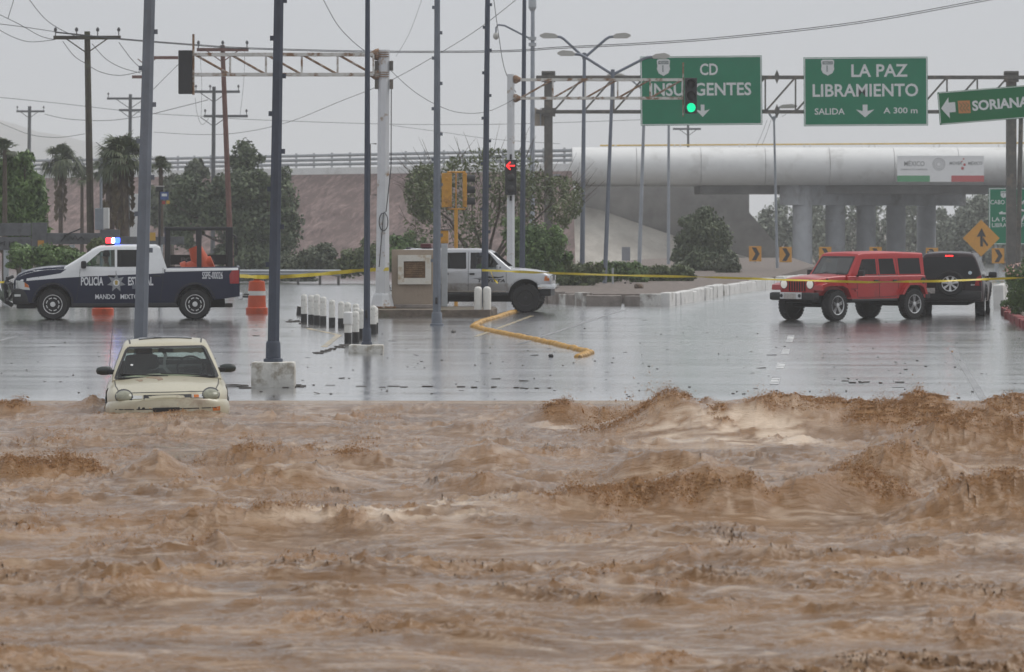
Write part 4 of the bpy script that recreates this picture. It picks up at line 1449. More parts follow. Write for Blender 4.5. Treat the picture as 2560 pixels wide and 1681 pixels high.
def cable(label, pts, D0, D1=None, r=.016, twin=0.0):
    r *= .72
    """overhead line through photo points, running from distance D0 to D1"""
    D1 = D1 or D0
    # smooth the given points with a Catmull-Rom curve
    P = [Vector((a, b, 0)) for a, b in pts]
    out = []
    for i in range(len(P) - 1):
        p0, p1, p2, p3 = P[max(i - 1, 0)], P[i], P[i + 1], P[min(i + 2, len(P) - 1)]
        for k in range(6):
            t = k / 6
            out.append(0.5 * ((2 * p1) + (p2 - p0) * t + (2 * p0 - 5 * p1 + 4 * p2 - p3) * t * t + (3 * p1 - p0 - 3 * p2 + p3) * t ** 3))
    out.append(P[-1])
    n = len(out)
    W = []
    for i, p in enumerate(out):
        D = D0 + (D1 - D0) * i / (n - 1)
        W.append(Vector((PX(p.x, D), D, PZ(p.y, D))))
    mb = MB().tube(W, r, 5)
    if twin:
        mb.tube([w + Vector((0, .1, -twin * (0.3 + 0.7 * i / n))) for i, w in enumerate(W)], r, 5)
    tag(mb.build('overhead_cable', mat('cable', (.05, .052, .056), .6)), label, 'cable', 'overhead cables')
cable('cable from the left edge to the crossarm of the dark wooden pole', [(-20, 58), (60, 68), (139, 80)], 150)
cable('thick cable crossing the whole sky between the crossarms and out at the top right', [(139, 80), (303, 97), (493, 112), (622, 120), (930, 128), (1250, 127), (1398, 118), (1600, 108), (1829, 91), (2151, 54), (2452, 0), (2600, -28)], 150, 158, .02, .07)
cable('cable falling from the top edge onto the dark wooden pole crossarm', [(70, -5), (110, 45), (153, 75), (205, 97)], 148)
cable('cable sagging from the left edge to the left end of the dark wooden crossarm', [(-10, 70), (30, 92), (75, 105), (135, 100)], 150)
cable('cable slanting from the left edge across to the dark wooden pole arm', [(-5, 35), (50, 62), (100, 90), (138, 100)], 149)
cable('short twisted cable dropping from the top left corner', [(36, -5), (22, 40), (20, 48)], 149)
cable('slack cable looping from the crossarm past the dark wooden pole to the thick pole', [(157, 104), (185, 140), (212, 158), (250, 180), (300, 189), (356, 178)], 151)
cable('cable falling steeply from the middle of the dark wooden crossarm', [(230, 110), (265, 148), (305, 170), (352, 183)], 152)
cable('straight cable slanting from the right end of the dark wooden crossarm', [(297, 106), (330, 150), (358, 176)], 152)
cable('long thin cable across the sky at the level of the lower far crossarms', [(-20, 242), (140, 258), (290, 275), (390, 285), (520, 292), (620, 299), (900, 309), (1090, 312), (1300, 310), (1600, 300)], 250, 290, .022)
cable('sagging thick cable from the small far left pole towards the grey pole', [(112, 286), (170, 298), (260, 302), (330, 295), (390, 283), (520, 250)], 270, 230, .026)
cable('low cable sagging between the left edge and the dark wooden pole', [(-20, 298), (20, 316), (80, 338), (145, 344), (212, 335)], 200, 180, .016)
cable('cable climbing from the tree tops to the top edge near the tallest lamp post', [(385, 331), (500, 337), (600, 332), (720, 306), (850, 254), (970, 205), (1100, 133), (1200, 70), (1300, -8)], 210, 150, .016)
cable('stay wire slanting up to the black signal seen from behind', [(383, 224), (415, 192), (447, 160)], 186)
cable('steep cable from the top edge down to the left white signal post', [(806, -5), (842, 60), (880, 102), (912, 128)], 140)
cable('very faint cable falling from the top edge right of the left signal post', [(1056, -5), (1025, 80), (990, 142)], 240, None, .014)
cable('slack cable from the left signal post to the red arrow post', [(975, 175), (1030, 225), (1090, 262), (1150, 282), (1220, 279), (1290, 246)], 129, 137, .012)
cable('cable dropping from the top edge onto the red arrow post', [(1234, -5), (1247, 90), (1262, 175), (1290, 232)], 138, None, .016)
cable('faint cable crossing behind the thorny tree towards the overpass', [(980, 314), (1100, 330), (1230, 348), (1400, 360)], 280, None, .018)
cable('cable sagging in front of the fan palm', [(240, 356), (270, 378), (305, 388), (345, 366)], 150, None, .014)
for k, (a, b) in enumerate((((500, 135), (503, 290)), ((612, 128), (600, 290)))):
    cable(('thin vertical cable left of the red-brown pole', 'thin vertical cable right of the red-brown pole')[k], [a, ((a[0] + b[0]) / 2 + 3, (a[1] + b[1]) / 2), b], 172, None, .009)
cable('drooping cable between the lower crossarm and the tree left of the red-brown pole', [(488, 245), (493, 285), (505, 312), (522, 296)], 226, None, .014)
for k, (a, b) in enumerate((((1928, 300), (1905, 362)), ((1918, 300), (1890, 368)), ((1955, 292), (1972, 276)))):
    cable(('loose stay wire hanging left of the distant lamp post, right strand', 'loose stay wire hanging left of the distant lamp post, left strand', 'short wire above the distant lamp post')[k], [a, ((a[0] + b[0]) / 2, (a[1] + b[1]) / 2 + 3), b], 240, None, .014)
# ------------------------------------------------------------------ trees, palms, bushes
def leaf_mat(name, c1, c2):
    m = bpy.data.materials.new(name)
    m.use_nodes = True
    N, L = m.node_tree.nodes, m.node_tree.links
    b = N['Principled BSDF']
    b.inputs['Roughness'].default_value = .55
    g = N.new('ShaderNodeNewGeometry')
    tc = N.new('ShaderNodeTexCoord')
    nz = N.new('ShaderNodeTexNoise')
    nz.inputs['Scale'].default_value = 1.3
    nz.inputs['Detail'].default_value = 3
    L.new(tc.outputs['Object'], nz.inputs['Vector'])
    ad = N.new('ShaderNodeMath')
    ad.operation = 'MULTIPLY_ADD'
    ad.inputs[1].default_value = .45
    L.new(g.outputs['Random Per Island'], ad.inputs[0])
    L.new(nz.outputs['Fac'], ad.inputs[2])
    cr = N.new('ShaderNodeValToRGB')
    cr.color_ramp.elements[0].position = .42
    cr.color_ramp.elements[0].color = (*c1, 1)
    cr.color_ramp.elements[1].position = 1.0
    cr.color_ramp.elements[1].color = (*c2, 1)
    L.new(ad.outputs[0], cr.inputs['Fac'])
    L.new(cr.outputs['Color'], b.inputs['Base Color'])
    return m
LF_green = leaf_mat('leaf_green', (.05, .098, .026), (.16, .25, .075))
LF_dark = leaf_mat('leaf_dark', (.045, .066, .032), (.125, .158, .078))
LF_grey = leaf_mat('leaf_grey_green', (.055, .07, .042), (.14, .16, .095))
LF_olive = leaf_mat('leaf_olive', (.055, .078, .026), (.15, .18, .07))
LF_mid = leaf_mat('leaf_mid_green', (.05, .072, .036), (.135, .165, .085))
LF_hazed = leaf_mat('leaf_hazed', (.16, .18, .14), (.30, .325, .26))  # leaves lightened so the colour itself carries the distant haze
LF_palm = leaf_mat('palm_frond', (.03, .048, .022), (.095, .115, .05))
LF_agave = leaf_mat('agave_leaf', (.10, .12, .10), (.22, .25, .21))
M_bark = mat('bark', (.085, .065, .05), .9, vary=.35, scale=6)
M_thatch = mat('dead_frond', (.12, .095, .06), .9, vary=.4, scale=3)

def cards(P, Nrm, size, aspect, rng, droop=0.0):
    """one bent leaf-clump card (two quads) at each point"""
    n = len(P)
    a = rng.normal(size=(n, 3))
    a -= (a * Nrm).sum(1, keepdims=True) * Nrm
    a /= np.linalg.norm(a, axis=1, keepdims=True) + 1e-9
    b = np.cross(Nrm, a)
    sz = size * rng.uniform(.55, 1.45, (n, 1))
    l, w = a * sz * aspect, b * sz * .5
    d = np.zeros((n, 3))
    d[:, 2] = -droop * sz[:, 0]
    f = Nrm * sz * .22
    V = np.stack([P - l, P - w * .9 + f * .4, P + w * .9 + f * .4, P + l + d], 1)
    return V.reshape(-1, 3)

def mesh_np(name, V, F_, m, smooth=False):
    me = bpy.data.meshes.new(name)
    V = np.asarray(V, np.float32)
    F_ = np.asarray(F_, np.int32)
    k = F_.shape[1]
    me.vertices.add(len(V))
    me.vertices.foreach_set('co', V.ravel())
    me.loops.add(F_.size)
    me.polygons.add(len(F_))
    me.loops.foreach_set('vertex_index', F_.ravel())
    me.polygons.foreach_set('loop_start', np.arange(0, F_.size, k, dtype=np.int32))
    me.polygons.foreach_set('loop_total', np.full(len(F_), k, np.int32))
    me.update()
    me.materials.append(m)
    return me

def crown_mesh(clumps, n, size, m, seed, aspect=.7, shell=.45, droop=.2):
    """clumps: (x,y,z, rx,ry,rz) ellipsoids; leaf cards spread through them, thicker near the skin, with gaps from noise"""
    rng = np.random.default_rng(seed)
    C = np.array(clumps, float)
    vol = C[:, 3] * C[:, 4] * C[:, 5]
    idx = rng.choice(len(C), n * 2, p=vol ** .8 / (vol ** .8).sum())
    d = rng.normal(size=(n * 2, 3))
    d /= np.linalg.norm(d, axis=1, keepdims=True)
    r = rng.uniform(0, 1, n * 2) ** shell * (1 + rng.normal(0, .10, n * 2))
    P = C[idx, :3] + d * r[:, None] * C[idx, 3:]
    av = C[:, 3:].mean() * .55
    keep = (fbm(P[:, 0] / av + seed, P[:, 2] / av + P[:, 1] / av * .7, seed, 3) + rng.normal(0, .18, len(P))) > -.22
    P, d = P[keep][:n], d[keep][:n]
    Nn = d + rng.normal(0, .75, d.shape)
    Nn /= np.linalg.norm(Nn, axis=1, keepdims=True)
    V = cards(P, Nn, size, aspect, rng, droop)
    k = np.arange(len(P))[:, None] * 4
    Fq = np.concatenate([k + np.array([[0, 1, 2]]), k + np.array([[1, 3, 2]])], 0)
    return mesh_np('crown', V, Fq, m)

def tree(label, name, D, px, blobs, m, n, size, seed, trunk=None, cat='tree', group=None, base_py=None, depth=.7, aspect=.7, shell=.45, droop=.2):
    """blobs: photo ellipses (column,row,half width,half height)"""
    s = F / D
    g = gz(D) if base_py is None else PZ(base_py, D)
    x = PX(px, D)
    root = thing(name, label, cat, (x, D, g), group=group)
    rng = random.Random(seed)
    cl = []
    for bx, by, rx, ry in blobs:
        cx, cz = PX(bx, D) - x, PZ(by, D) - g
        wx, wz = rx / s, ry / s
        cl.append((cx, rng.uniform(-.25, .25) * wx, cz, wx * .8, wx * depth, wz * .85))
        for k in range(7):
            a = rng.uniform(0, 2 * math.pi)
            q = rng.uniform(.55, .95)
            cl.append((cx + wx * q * math.cos(a), rng.uniform(-.6, .6) * wx * depth, cz + wz * q * math.sin(a), wx * rng.uniform(.2, .38), wx * rng.uniform(.2, .38), wz * rng.uniform(.2, .38)))
    link('crown', crown_mesh(cl, n, size, m, seed, aspect, shell, droop), root)
    if trunk:
        r = trunk
        mb = MB()
        top = max(c[2] for c in cl[::8])
        mb.tube([(0, 0, -.1), (rng.uniform(-.1, .1), 0, top * .35), (rng.uniform(-.2, .2), 0, top * .7)], [r, r * .75, r * .45], 8)
        for c in cl[::4]:
            mb.tube([(0, 0, top * rng.uniform(.12, .4)), (c[0] * .6, c[1] * .6, c[2] * .7), (c[0], c[1], c[2])], [r * .5, r * .3, r * .1], 5)
        mb.build('trunk', M_bark, root)
    return root

tree('large dull green tree left of the dark blue pole in front of the embankment', 'broad_tree', 205, 690, [(612, 395, 44, 52), (600, 470, 80, 60), (690, 500, 70, 75), (620, 560, 110, 80), (520, 500, 60, 55), (470, 470, 48, 44), (700, 590, 65, 65), (450, 560, 50, 70), (640, 640, 100, 45)], LF_dark, 42322, 0.127, 11, .22)
tree('grey green tree behind the palm, left of the red-brown pole', 'broad_tree', 235, 430, [(440, 470, 40, 40), (400, 520, 50, 60), (490, 430, 34, 30)], LF_grey, 14256, 0.134, 12, .2)
tree('small round bushy tree standing alone before the shaded abutment', 'broad_tree', 195, 1750, [(1757, 575, 62, 55), (1730, 610, 52, 50), (1790, 600, 50, 60), (1755, 650, 80, 42), (1760, 545, 30, 28)], LF_mid, 28957, 0.098, 13, .16)
tree('loose green bush at the foot of the small round tree', 'bush', 188, 1830, [(1820, 665, 40, 30), (1700, 680, 34, 24)], LF_grey, 7128, 0.082, 14, None, 'bush')
def hedge(label, D, px, blobs, m, n, seed, size=.16):
    return tree(label, 'bush', D, px, blobs, m, int(n * 3.2), size * .45, seed, None, 'bush', 'bushes along the far kerbs', None, .6, .8)
hedge('bright green oleander bush behind the silver wagon bonnet', 148, 1345, [(1345, 615, 62, 62), (1290, 600, 40, 60), (1385, 640, 45, 45), (1330, 660, 60, 40)], LF_green, 4200, 21)
hedge('low green bush between the two dark lamp posts', 152, 1440, [(1440, 690, 55, 36), (1490, 680, 30, 30), (1400, 695, 30, 30)], LF_olive, 2200, 22)
hedge('low green bush under the small grey sign', 160, 1545, [(1540, 678, 48, 30), (1510, 690, 40, 28), (1590, 685, 36, 28)], LF_green, 2000, 23)
hedge('low green bush right of the pale lamp post base', 163, 1650, [(1640, 688, 50, 28), (1700, 690, 44, 26)], LF_olive, 1800, 24)
hedge('pale green shrub left of the dark blue pole behind the guard rail', 188, 800, [(790, 650, 60, 42), (740, 665, 50, 36)], LF_grey, 2400, 25, .2)
hedge('olive green shrub just left of the white signal post foot', 188, 920, [(900, 655, 42, 40), (930, 640, 34, 42), (860, 670, 50, 30)], LF_olive, 2400, 26, .2)
hedge('green shrub behind the tan monument', 178, 1010, [(1010, 620, 44, 40), (975, 650, 40, 34), (1050, 640, 34, 40)], LF_green, 2200, 27, .2)
hedge('thin scrub in front of the rock slope at the left', 215, 700, [(720, 690, 90, 22), (620, 690, 80, 24)], LF_grey, 1800, 28, .2)
hedge('clump of green shrubs under the grey board wall', 138, 170, [(190, 655, 60, 30), (120, 640, 50, 36), (60, 640, 50, 30)], LF_green, 3000, 29)
hedge('bright shrub between the grey boards and the police car bonnet', 140, 175, [(160, 635, 40, 22), (240, 615, 24, 20)], LF_olive, 1300, 30)

# clipped bush with pink blossom, right edge
b = tree('dense clipped green bush with pale pink blossom at the right edge', 'bush', 112, 2555, [(2560, 720, 50, 60), (2590, 700, 50, 55), (2545, 755, 38, 32), (2600, 770, 40, 40), (2530, 690, 22, 24)], LF_green, 28957, 0.032, 31, None, 'bush', None, None, .8, .8, .35)
_rng = np.random.default_rng(2)
_P = np.stack([np.array([PX(_rng.uniform(2508, 2560), 112) - PX(2555, 112), _rng.uniform(-.5, 0), PZ(_rng.uniform(655, 690), 112) - gz(112)]) for _ in range(70)])
_N = _rng.normal(size=(70, 3))
_N /= np.linalg.norm(_N, axis=1, keepdims=True)
_k = np.arange(70)[:, None] * 4
link('blossom', mesh_np('blossom', cards(_P, _N, .05, .7, _rng), np.concatenate([_k + np.array([[0, 1, 2]]), _k + np.array([[1, 3, 2]])]), mat('pink_blossom', (.6, .38, .33), .6)), b)

# far trees seen under and beside the bridge
tree('pale hazy tree seen under the bridge left of the first pier', 'broad_tree', 345, 1910, [(1905, 590, 50, 60), (1950, 570, 50, 80), (1900, 640, 60, 50), (2010, 580, 50, 90)], LF_hazed, 11583, 0.187, 41, .3, base_py=690)
tree('hazy far tree seen between the middle bridge piers', 'broad_tree', 350, 2140, [(2060, 590, 60, 100), (2110, 580, 60, 100), (2190, 580, 60, 100), (2270, 580, 60, 100), (2330, 590, 50, 90)], LF_hazed, 15147, 0.187, 42, .3, base_py=690)
tree('hazy far tree right of the last bridge pier', 'broad_tree', 340, 2410, [(2370, 600, 50, 70), (2420, 560, 50, 75), (2450, 520, 40, 45), (2480, 600, 60, 80)], LF_hazed, 23166, 0.168, 43, .3, base_py=690)
tree('big hazy tree at the far right behind the direction sign', 'broad_tree', 335, 2560, [(2540, 520, 70, 60), (2590, 560, 70, 90), (2520, 620, 60, 60)], LF_hazed, 18711, 0.187, 44, .3, base_py=690)

# thorny desert tree with thin upright twigs
def thorn_tree():
    D = 158.0
    s = F / D
    g = gz(D)
    px = 1215
    x = PX(px, D)
    root = thing('thorn_tree', 'spreading thorny desert tree with thin upright twigs behind the signals', 'tree', (x, D, g))
    rng = random.Random(9)
    nr = np.random.default_rng(9)
    mb = MB()
    tips = []
    def grow(p, d, l, r, dep):
        q = p + d * l
        mid = (p + q) / 2 + Vector((rng.gauss(0, .05), rng.gauss(0, .05), .03)) * l
        mb.tube([p, mid, q], [r, r * .8, r * .6], 5, False)
        if dep >= 2:
            tips.append((mid, d, l))
            tips.append((q, d, l))
        if dep < 5:
            for k in range(3 if dep else 7):
                nd = (d + Vector((rng.gauss(0, .62), rng.gauss(0, .5), rng.gauss(.10, .36)))).normalized()
                grow(p.lerp(q, rng.uniform(.55, 1)), nd, l * rng.uniform(.58, .82), r * .58, dep + 1)
    grow(Vector((0, 0, 0)), Vector((.02, 0, 1)), 1.0, .16, 0)
    # keep the twigs inside the outline the tree has
    V = []
    P, N_ = [], []
    E = [(1180, 480, 170, 90), (1120, 560, 110, 80), (1330, 520, 110, 90), (1230, 440, 130, 70), (1400, 500, 60, 60), (1060, 480, 50, 70)]
    for _ in range(40000):
        e = rng.choice(E)
        a, r = rng.uniform(0, 6.283), rng.random() ** .5
        bx, bz = e[0] + e[2] * r * math.cos(a), e[1] + e[3] * r * math.sin(a)
        P.append((PX(bx, D) - x, rng.gauss(0, .9), PZ(bz, D) - g))
    P = np.array(P)
    keep = fbm(P[:, 0] * 1.1 + 3, P[:, 2] * 1.3 + P[:, 1], 19, 4) > 0.06
    P = P[keep][:9500]
    N_ = nr.normal(size=P.shape)
    N_ /= np.linalg.norm(N_, axis=1, keepdims=True)
    V = cards(P, N_, .065, 1.3, nr, .3)
    k = np.arange(len(P))[:, None] * 4
    link('crown', mesh_np('crown', V, np.concatenate([k + np.array([[0, 1, 2]]), k + np.array([[1, 3, 2]])]), LF_olive), root)
    # thin upright whips
    tw = MB()
    for _ in range(220):
        e = rng.choice(E)
        a, r = rng.uniform(0, 6.283), rng.random() ** .4
        bx, bz = e[0] + e[2] * .95 * r * math.cos(a), e[1] + e[3] * .95 * r * math.sin(a)
        p = Vector((PX(bx, D) - x, rng.gauss(0, .7), PZ(bz, D) - g))
        side = (bx - 1215) / 220
        d = Vector((side * .7 + rng.gauss(0, .3), rng.gauss(0, .2), rng.uniform(.4, 1))).normalized()
        l = rng.uniform(.5, 1.25)
        tw.tube([p, p + d * l * .5 + Vector((0, 0, .03)), p + d * l], [.012, .009, .004], 4, False)
    for bx, by, tx, ty in ((1215, 690, 1120, 560), (1215, 690, 1180, 500), (1215, 690, 1250, 470), (1215, 690, 1330, 520), (1215, 690, 1390, 500), (1215, 690, 1060, 500), (1215, 690, 1290, 560)):
        a = Vector((PX(bx, D) - x, 0, PZ(by, D) - g))
        b_ = Vector((PX(tx, D) - x, rng.gauss(0, .4), PZ(ty, D) - g))
        tw.tube([a, a.lerp(b_, .35) + Vector((0, 0, .12)), a.lerp(b_, .7) + Vector((rng.gauss(0, .1), 0, .1)), b_], [.075, .055, .04, .015], 5, False)
    tw.build('trunk', M_bark, root)
thorn_tree()

def fan_palm(label, D, px, crown_py, r_px, trunk_px, n, seed, skirt=True, base_py=None, droop=.5, group=None):
    s = F / D
    g = gz(D) if base_py is None else PZ(base_py, D)
    x = PX(px, D)
    root = thing('palm_tree', label, 'palm tree', (x, D, g), group=group)
    H = PZ(crown_py, D) - g
    rt = trunk_px / s / 2
    rng = random.Random(seed)
    MB().lathe([(rt * 1.15, -.1), (rt, H * .3), (rt * .85, H * .7), (rt * .7, H)], 10).build('trunk', M_bark, root, smooth=40)
    Rr = r_px / s
    def frond(mb, a, el, L, dr):
        """fan leaf: a curved stalk ending in a fan of narrow blades"""
        d = Vector((math.cos(a) * math.cos(el), math.sin(a) * math.cos(el), math.sin(el)))
        p0 = Vector((0, 0, H))
        p1 = p0 + d * L * .45
        p1.z -= dr * L * .10
        mb.tube([p0, (p0 + p1) / 2 + Vector((0, 0, .04)), p1], [.035, .028, .02], 4, False)
        side = d.cross(Vector((0, 0, 1)))
        side = side.normalized() if side.length > .01 else Vector((1, 0, 0))
        upv = side.cross(d).normalized()
        for k in range(13):
            t = (k - 6) / 6
            q = (d * math.cos(t * 1.15) + side * math.sin(t * 1.15)).normalized()
            l = L * .62 * (1 - .25 * abs(t)) * rng.uniform(.85, 1.1)
            m1 = p1 + q * l * .6 + upv * .04
            tip = p1 + q * l
            tip.z -= dr * l * rng.uniform(.35, .9)
            w = (q.cross(upv)).normalized() * L * .035
            mb.add([p1, m1 - w, m1 + w, tip], [(0, 1, 2), (1, 3, 2)])
    for k in range(n):
        mb = MB()
        el = rng.uniform(-.55, 1.35)
        frond(mb, rng.uniform(0, 2 * math.pi), el, Rr * rng.uniform(.85, 1.1), droop * (1.2 - .5 * math.sin(max(el, 0))))
        mb.build('frond', LF_palm, root)
    if skirt:
        mb = MB()
        for k in range(150):
            a = rng.uniform(0, 6.283)
            z = H * (1 - .45 * rng.random() ** 1.5)
            l = rng.uniform(.4, 1.0) * Rr * .42
            p = Vector((math.cos(a) * rt, math.sin(a) * rt, z))
            t = p + Vector((math.cos(a) * .28 * l, math.sin(a) * .28 * l, -l))
            w = Vector((-math.sin(a), math.cos(a), 0)) * .045
            mb.add([p, (p + t) / 2 - w + Vector((math.cos(a), math.sin(a), 0)) * .15, (p + t) / 2 + w, t], [(0, 1, 2), (1, 3, 2)])
        tag(mb.build('dead_fronds', M_thatch, root), kind='stuff')
    return root
PG = 'palms behind the grey board wall'
fan_palm('tall fan palm with a brown trunk right of the dark wooden pole', 150, 308, 395, 78, 32, 64, 51, True, None, .5, PG)
fan_palm('second fan palm crown peeping out left of the thick grey pole', 158, 275, 425, 60, 26, 40, 52, True, None, .6, PG)
fan_palm('small round palm crown showing right of the thick grey pole', 164, 402, 418, 34, 14, 40, 53, False, None, .4, PG)
fan_palm('slender hazy palm with drooping fronds left of the dark wooden pole', 185, 152, 405, 62, 12, 40, 54, True, None, .9, PG)
fan_palm('small hazy palm touching the dark wooden pole', 190, 205, 440, 34, 10, 28, 55, False, None, .8, PG)
tree('mass of bright green shrub trees at the left edge', 'broad_tree', 147, 55, [(30, 440, 70, 60), (70, 480, 60, 50), (20, 520, 70, 70), (90, 530, 40, 44), (-30, 470, 80, 90), (60, 560, 60, 40)], LF_green, 33412, 0.075, 56, .15, aspect=1.3, droop=.7)
fan_palm('spiky yellow green palm top at the far left edge', 146, 12, 375, 40, 14, 30, 57, False, None, .2, PG)

def agave(label, px, py, D, r_px, seed):
    s = F / D
    root = thing('agave', label, 'agave', (PX(px, D), D, gz(D)), group='spiky plants along the left verge')
    rng = random.Random(seed)
    for k in range(26):
        a, el = rng.uniform(0, 6.283), rng.uniform(.35, 1.45)
        L = r_px / s * rng.uniform(.75, 1.1)
        d = Vector((math.cos(a) * math.cos(el), math.sin(a) * math.cos(el), math.sin(el)))
        sd = d.cross(Vector((0, 0, 1))).normalized() * .045
        up = Vector((0, 0, .03))
        b0 = Vector((0, 0, .05))
        MB().add([b0 - sd, b0 + sd, b0 + d * L * .5 + sd * .8 + up, b0 + d * L * .5 - sd * .8 + up, b0 + d * L, b0 + d * L * .5 - up], [(0, 1, 2, 3), (3, 2, 4), (0, 3, 5), (1, 5, 2), (3, 4, 5), (2, 5, 4)]).build('leaf', LF_agave, root)
agave('spiky grey plant at the far left edge behind the bull bar', 14, 690, 131, 78, 1)
agave('spiky grey plant behind the police truck bonnet', 108, 690, 133, 80, 2)
agave('small spiky grey plant at the left of the far bushes', 55, 700, 130, 50, 3)
agave('small spiky plant beside the lamp post at the foot of the small round tree', 1655, 690, 165, 36, 4)
# ------------------------------------------------------------------ bollards, drums, barrier tape, boards and small street furniture
M_bolw = mat('bollard_white', (.70, .69, .65), .5, vary=.08, scale=6, dirt=(.40, .38, .34), dirt_amt=.25, dirt_scale=6)
M_bolk = mat('bollard_black', (.02, .02, .02), .5, vary=.3, scale=6)
def bollard(px, py, top, label, collar=False, tilt=0.0):
    D = ground_D(py)
    s = F / D
    h = (py - top) / s
    r = .078
    root = thing('bollard', label, 'bollard', (PX(px, D), D, gz(D)), (0, tilt, 0), 'white bollards with black feet round the island tip')
    MB().lathe([(r * 1.02, -.02), (r * 1.02, .23)], 14).build('black_foot', M_bolk, root, smooth=40)
    MB().lathe([(r, .23), (r, h - .05), (r * .93, h - .02), (r * .7, h), (0, h + .004)], 14).build('post', M_bolw, root, smooth=40)
    MB().lathe([(r * .4, h), (r * .4, h + .012), (0, h + .014)], 10).build('cap', M_bolw, root)
    if collar:
        MB().lathe([(r * 1.25, h - .26), (r * 1.28, h - .25), (r * 1.28, h - .02), (r * 1.05, h)], 14).build('collar', M_white, root, smooth=40)
L = 'white bollard with black foot, '
for a in ((760, 808, 737, L + 'leftmost of the tall ones at the island tip'), (778, 810, 739, L + 'second from the left in the curved row'), (792, 812, 737, L + 'third from the left in the curved row'), (808, 814, 743, L + 'fourth from the left in the curved row'),
          (830, 818, 751, L + 'standing alone in the middle of the curved row'), (853, 820, 755, L + 'just left of the collared bollard'), (869, 826, 757, L + 'behind the collared bollard'), (889, 857, 779, L + 'in front, right of the collared bollard'),
          (891, 840, 770, L + 'middle one right behind the front pair'), (890, 826, 761, L + 'farthest behind the front pair'), (904, 848, 775, L + 'touching the left side of the slim pole'), (933, 836, 765, L + 'just right of the slim pole'), (937, 832, 769, L + 'farthest right behind the slim pole')):
    bollard(*a)
bollard(870, 859, 780, 'white bollard with a wide white collar round its upper half', True)
bollard(748, 788, 766, 'short broken bollard stub at the left end of the row', tilt=.1)
for px, lb in ((1197, 'left of the two white round-topped posts before the silver wagon'), (1219, 'right of the two white round-topped posts before the silver wagon')):
    D = ground_D(786)
    s = F / D
    root = thing('guard_post', lb, 'bollard', (PX(px, D), 116.6, PZ(786, 116.6)), group='pair of white round-topped posts')
    h = .73
    MB().lathe([(.105, -.05), (.105, h - .09), (.09, h - .03), (.05, h), (0, h + .006)], 14).build('post', M_bolw, root, smooth=45)
    MB().box((0, 0, .05), (.32, .3, .12), bev=.02).build('footing', M_kerbg, root)

M_or = mat('drum_orange', (.52, .075, .02), .45, vary=.12, scale=4, dirt=(.30, .06, .03), dirt_amt=.2)
M_band = mat('reflective_white', (.62, .62, .60), .4, vary=.1)
def drum(label, px, py, tilt=(0, 0, 0), z=0.0, D=None, weight=False):
    D = D or ground_D(py)
    root = thing('traffic_drum', label, 'traffic drum', (PX(px, D), D, gz(D) + z), tilt, 'orange traffic drums')
    MB().lathe([(.30, 0), (.30, .16), (.255, .18), (.245, .30)], 20).build('base', M_or, root, smooth=35)
    MB().lathe([(.245, .30), (.238, .50)], 20).build('lower_band', M_or, root, smooth=35)
    MB().lathe([(.240, .50), (.234, .62)], 20).build('white_band', M_band, root, smooth=35)
    MB().lathe([(.236, .62), (.215, .88), (.16, .90), (0, .90)], 20).build('upper_body', M_or, root, smooth=35)
    MB().box((0, 0, .94), (.16, .03, .08), bev=.01).build('handle', M_or, root)
    return root
drum('orange traffic drum with a white band right of the police truck', 642, 785)
drum('orange traffic drum mostly hidden beneath the police truck', 257, 794, D=118.5)
bagD = ground_D(785)
bm = MB()
_rng = random.Random(8)
for k in range(14):
    a = _rng.uniform(0, 6.28)
    bm.tube([(_rng.gauss(0, .06), _rng.gauss(0, .05), 0), (_rng.gauss(0, .08) + .1 * math.cos(a), .1 * math.sin(a), .06), (.2 * math.cos(a), .16 * math.sin(a), _rng.uniform(-.02, .05))], [.03, .04, .02], 5)
tag(bm.build('debris_clump', mat('dead_twigs', (.07, .05, .035), .9, vary=.4, scale=8), None, None, (PX(642, bagD), bagD, gz(bagD) + .97)), 'clump of dead twigs lying on top of the orange drum', 'debris')

# yellow domes in a bent row on the asphalt
M_dome = mat('dome_yellow', (.50, .27, .045), .4, vary=.3, scale=5, dirt=(.16, .11, .06), dirt_amt=.3, dirt_scale=5)
def domes():
    pts = [(1296, 779), (1238, 797), (1206, 806), (1183, 818), (1216, 828), (1290, 842), (1370, 859), (1476, 884), (1462, 890), (1442, 895)]
    W = []
    for px, py in pts:
        D = ground_D(py)
        W.append(Vector((PX(px, D), D, 0)))
    me = MB().lathe([(.082, -.01), (.082, .02), (.07, .05), (.04, .075), (0, .082)], 12).mesh('road_dome', M_dome, 60)
    rng = random.Random(1)
    for a, b_ in zip(W[:-1], W[1:]):
        n = max(1, round((b_ - a).length / .20))
        for k in range(n):
            p = a.lerp(b_, k / n)
            o = link('road_dome', me, None, (p.x + rng.gauss(0, .012), p.y + rng.gauss(0, .03), gz(p.y)))
            o.scale = (rng.uniform(.92, 1.1), rng.uniform(.92, 1.1), rng.uniform(.85, 1.15))
            tag(o, 'yellow rounded dome in the bent row of lane domes on the wet road', 'road dome', 'yellow lane domes on the road')
domes()

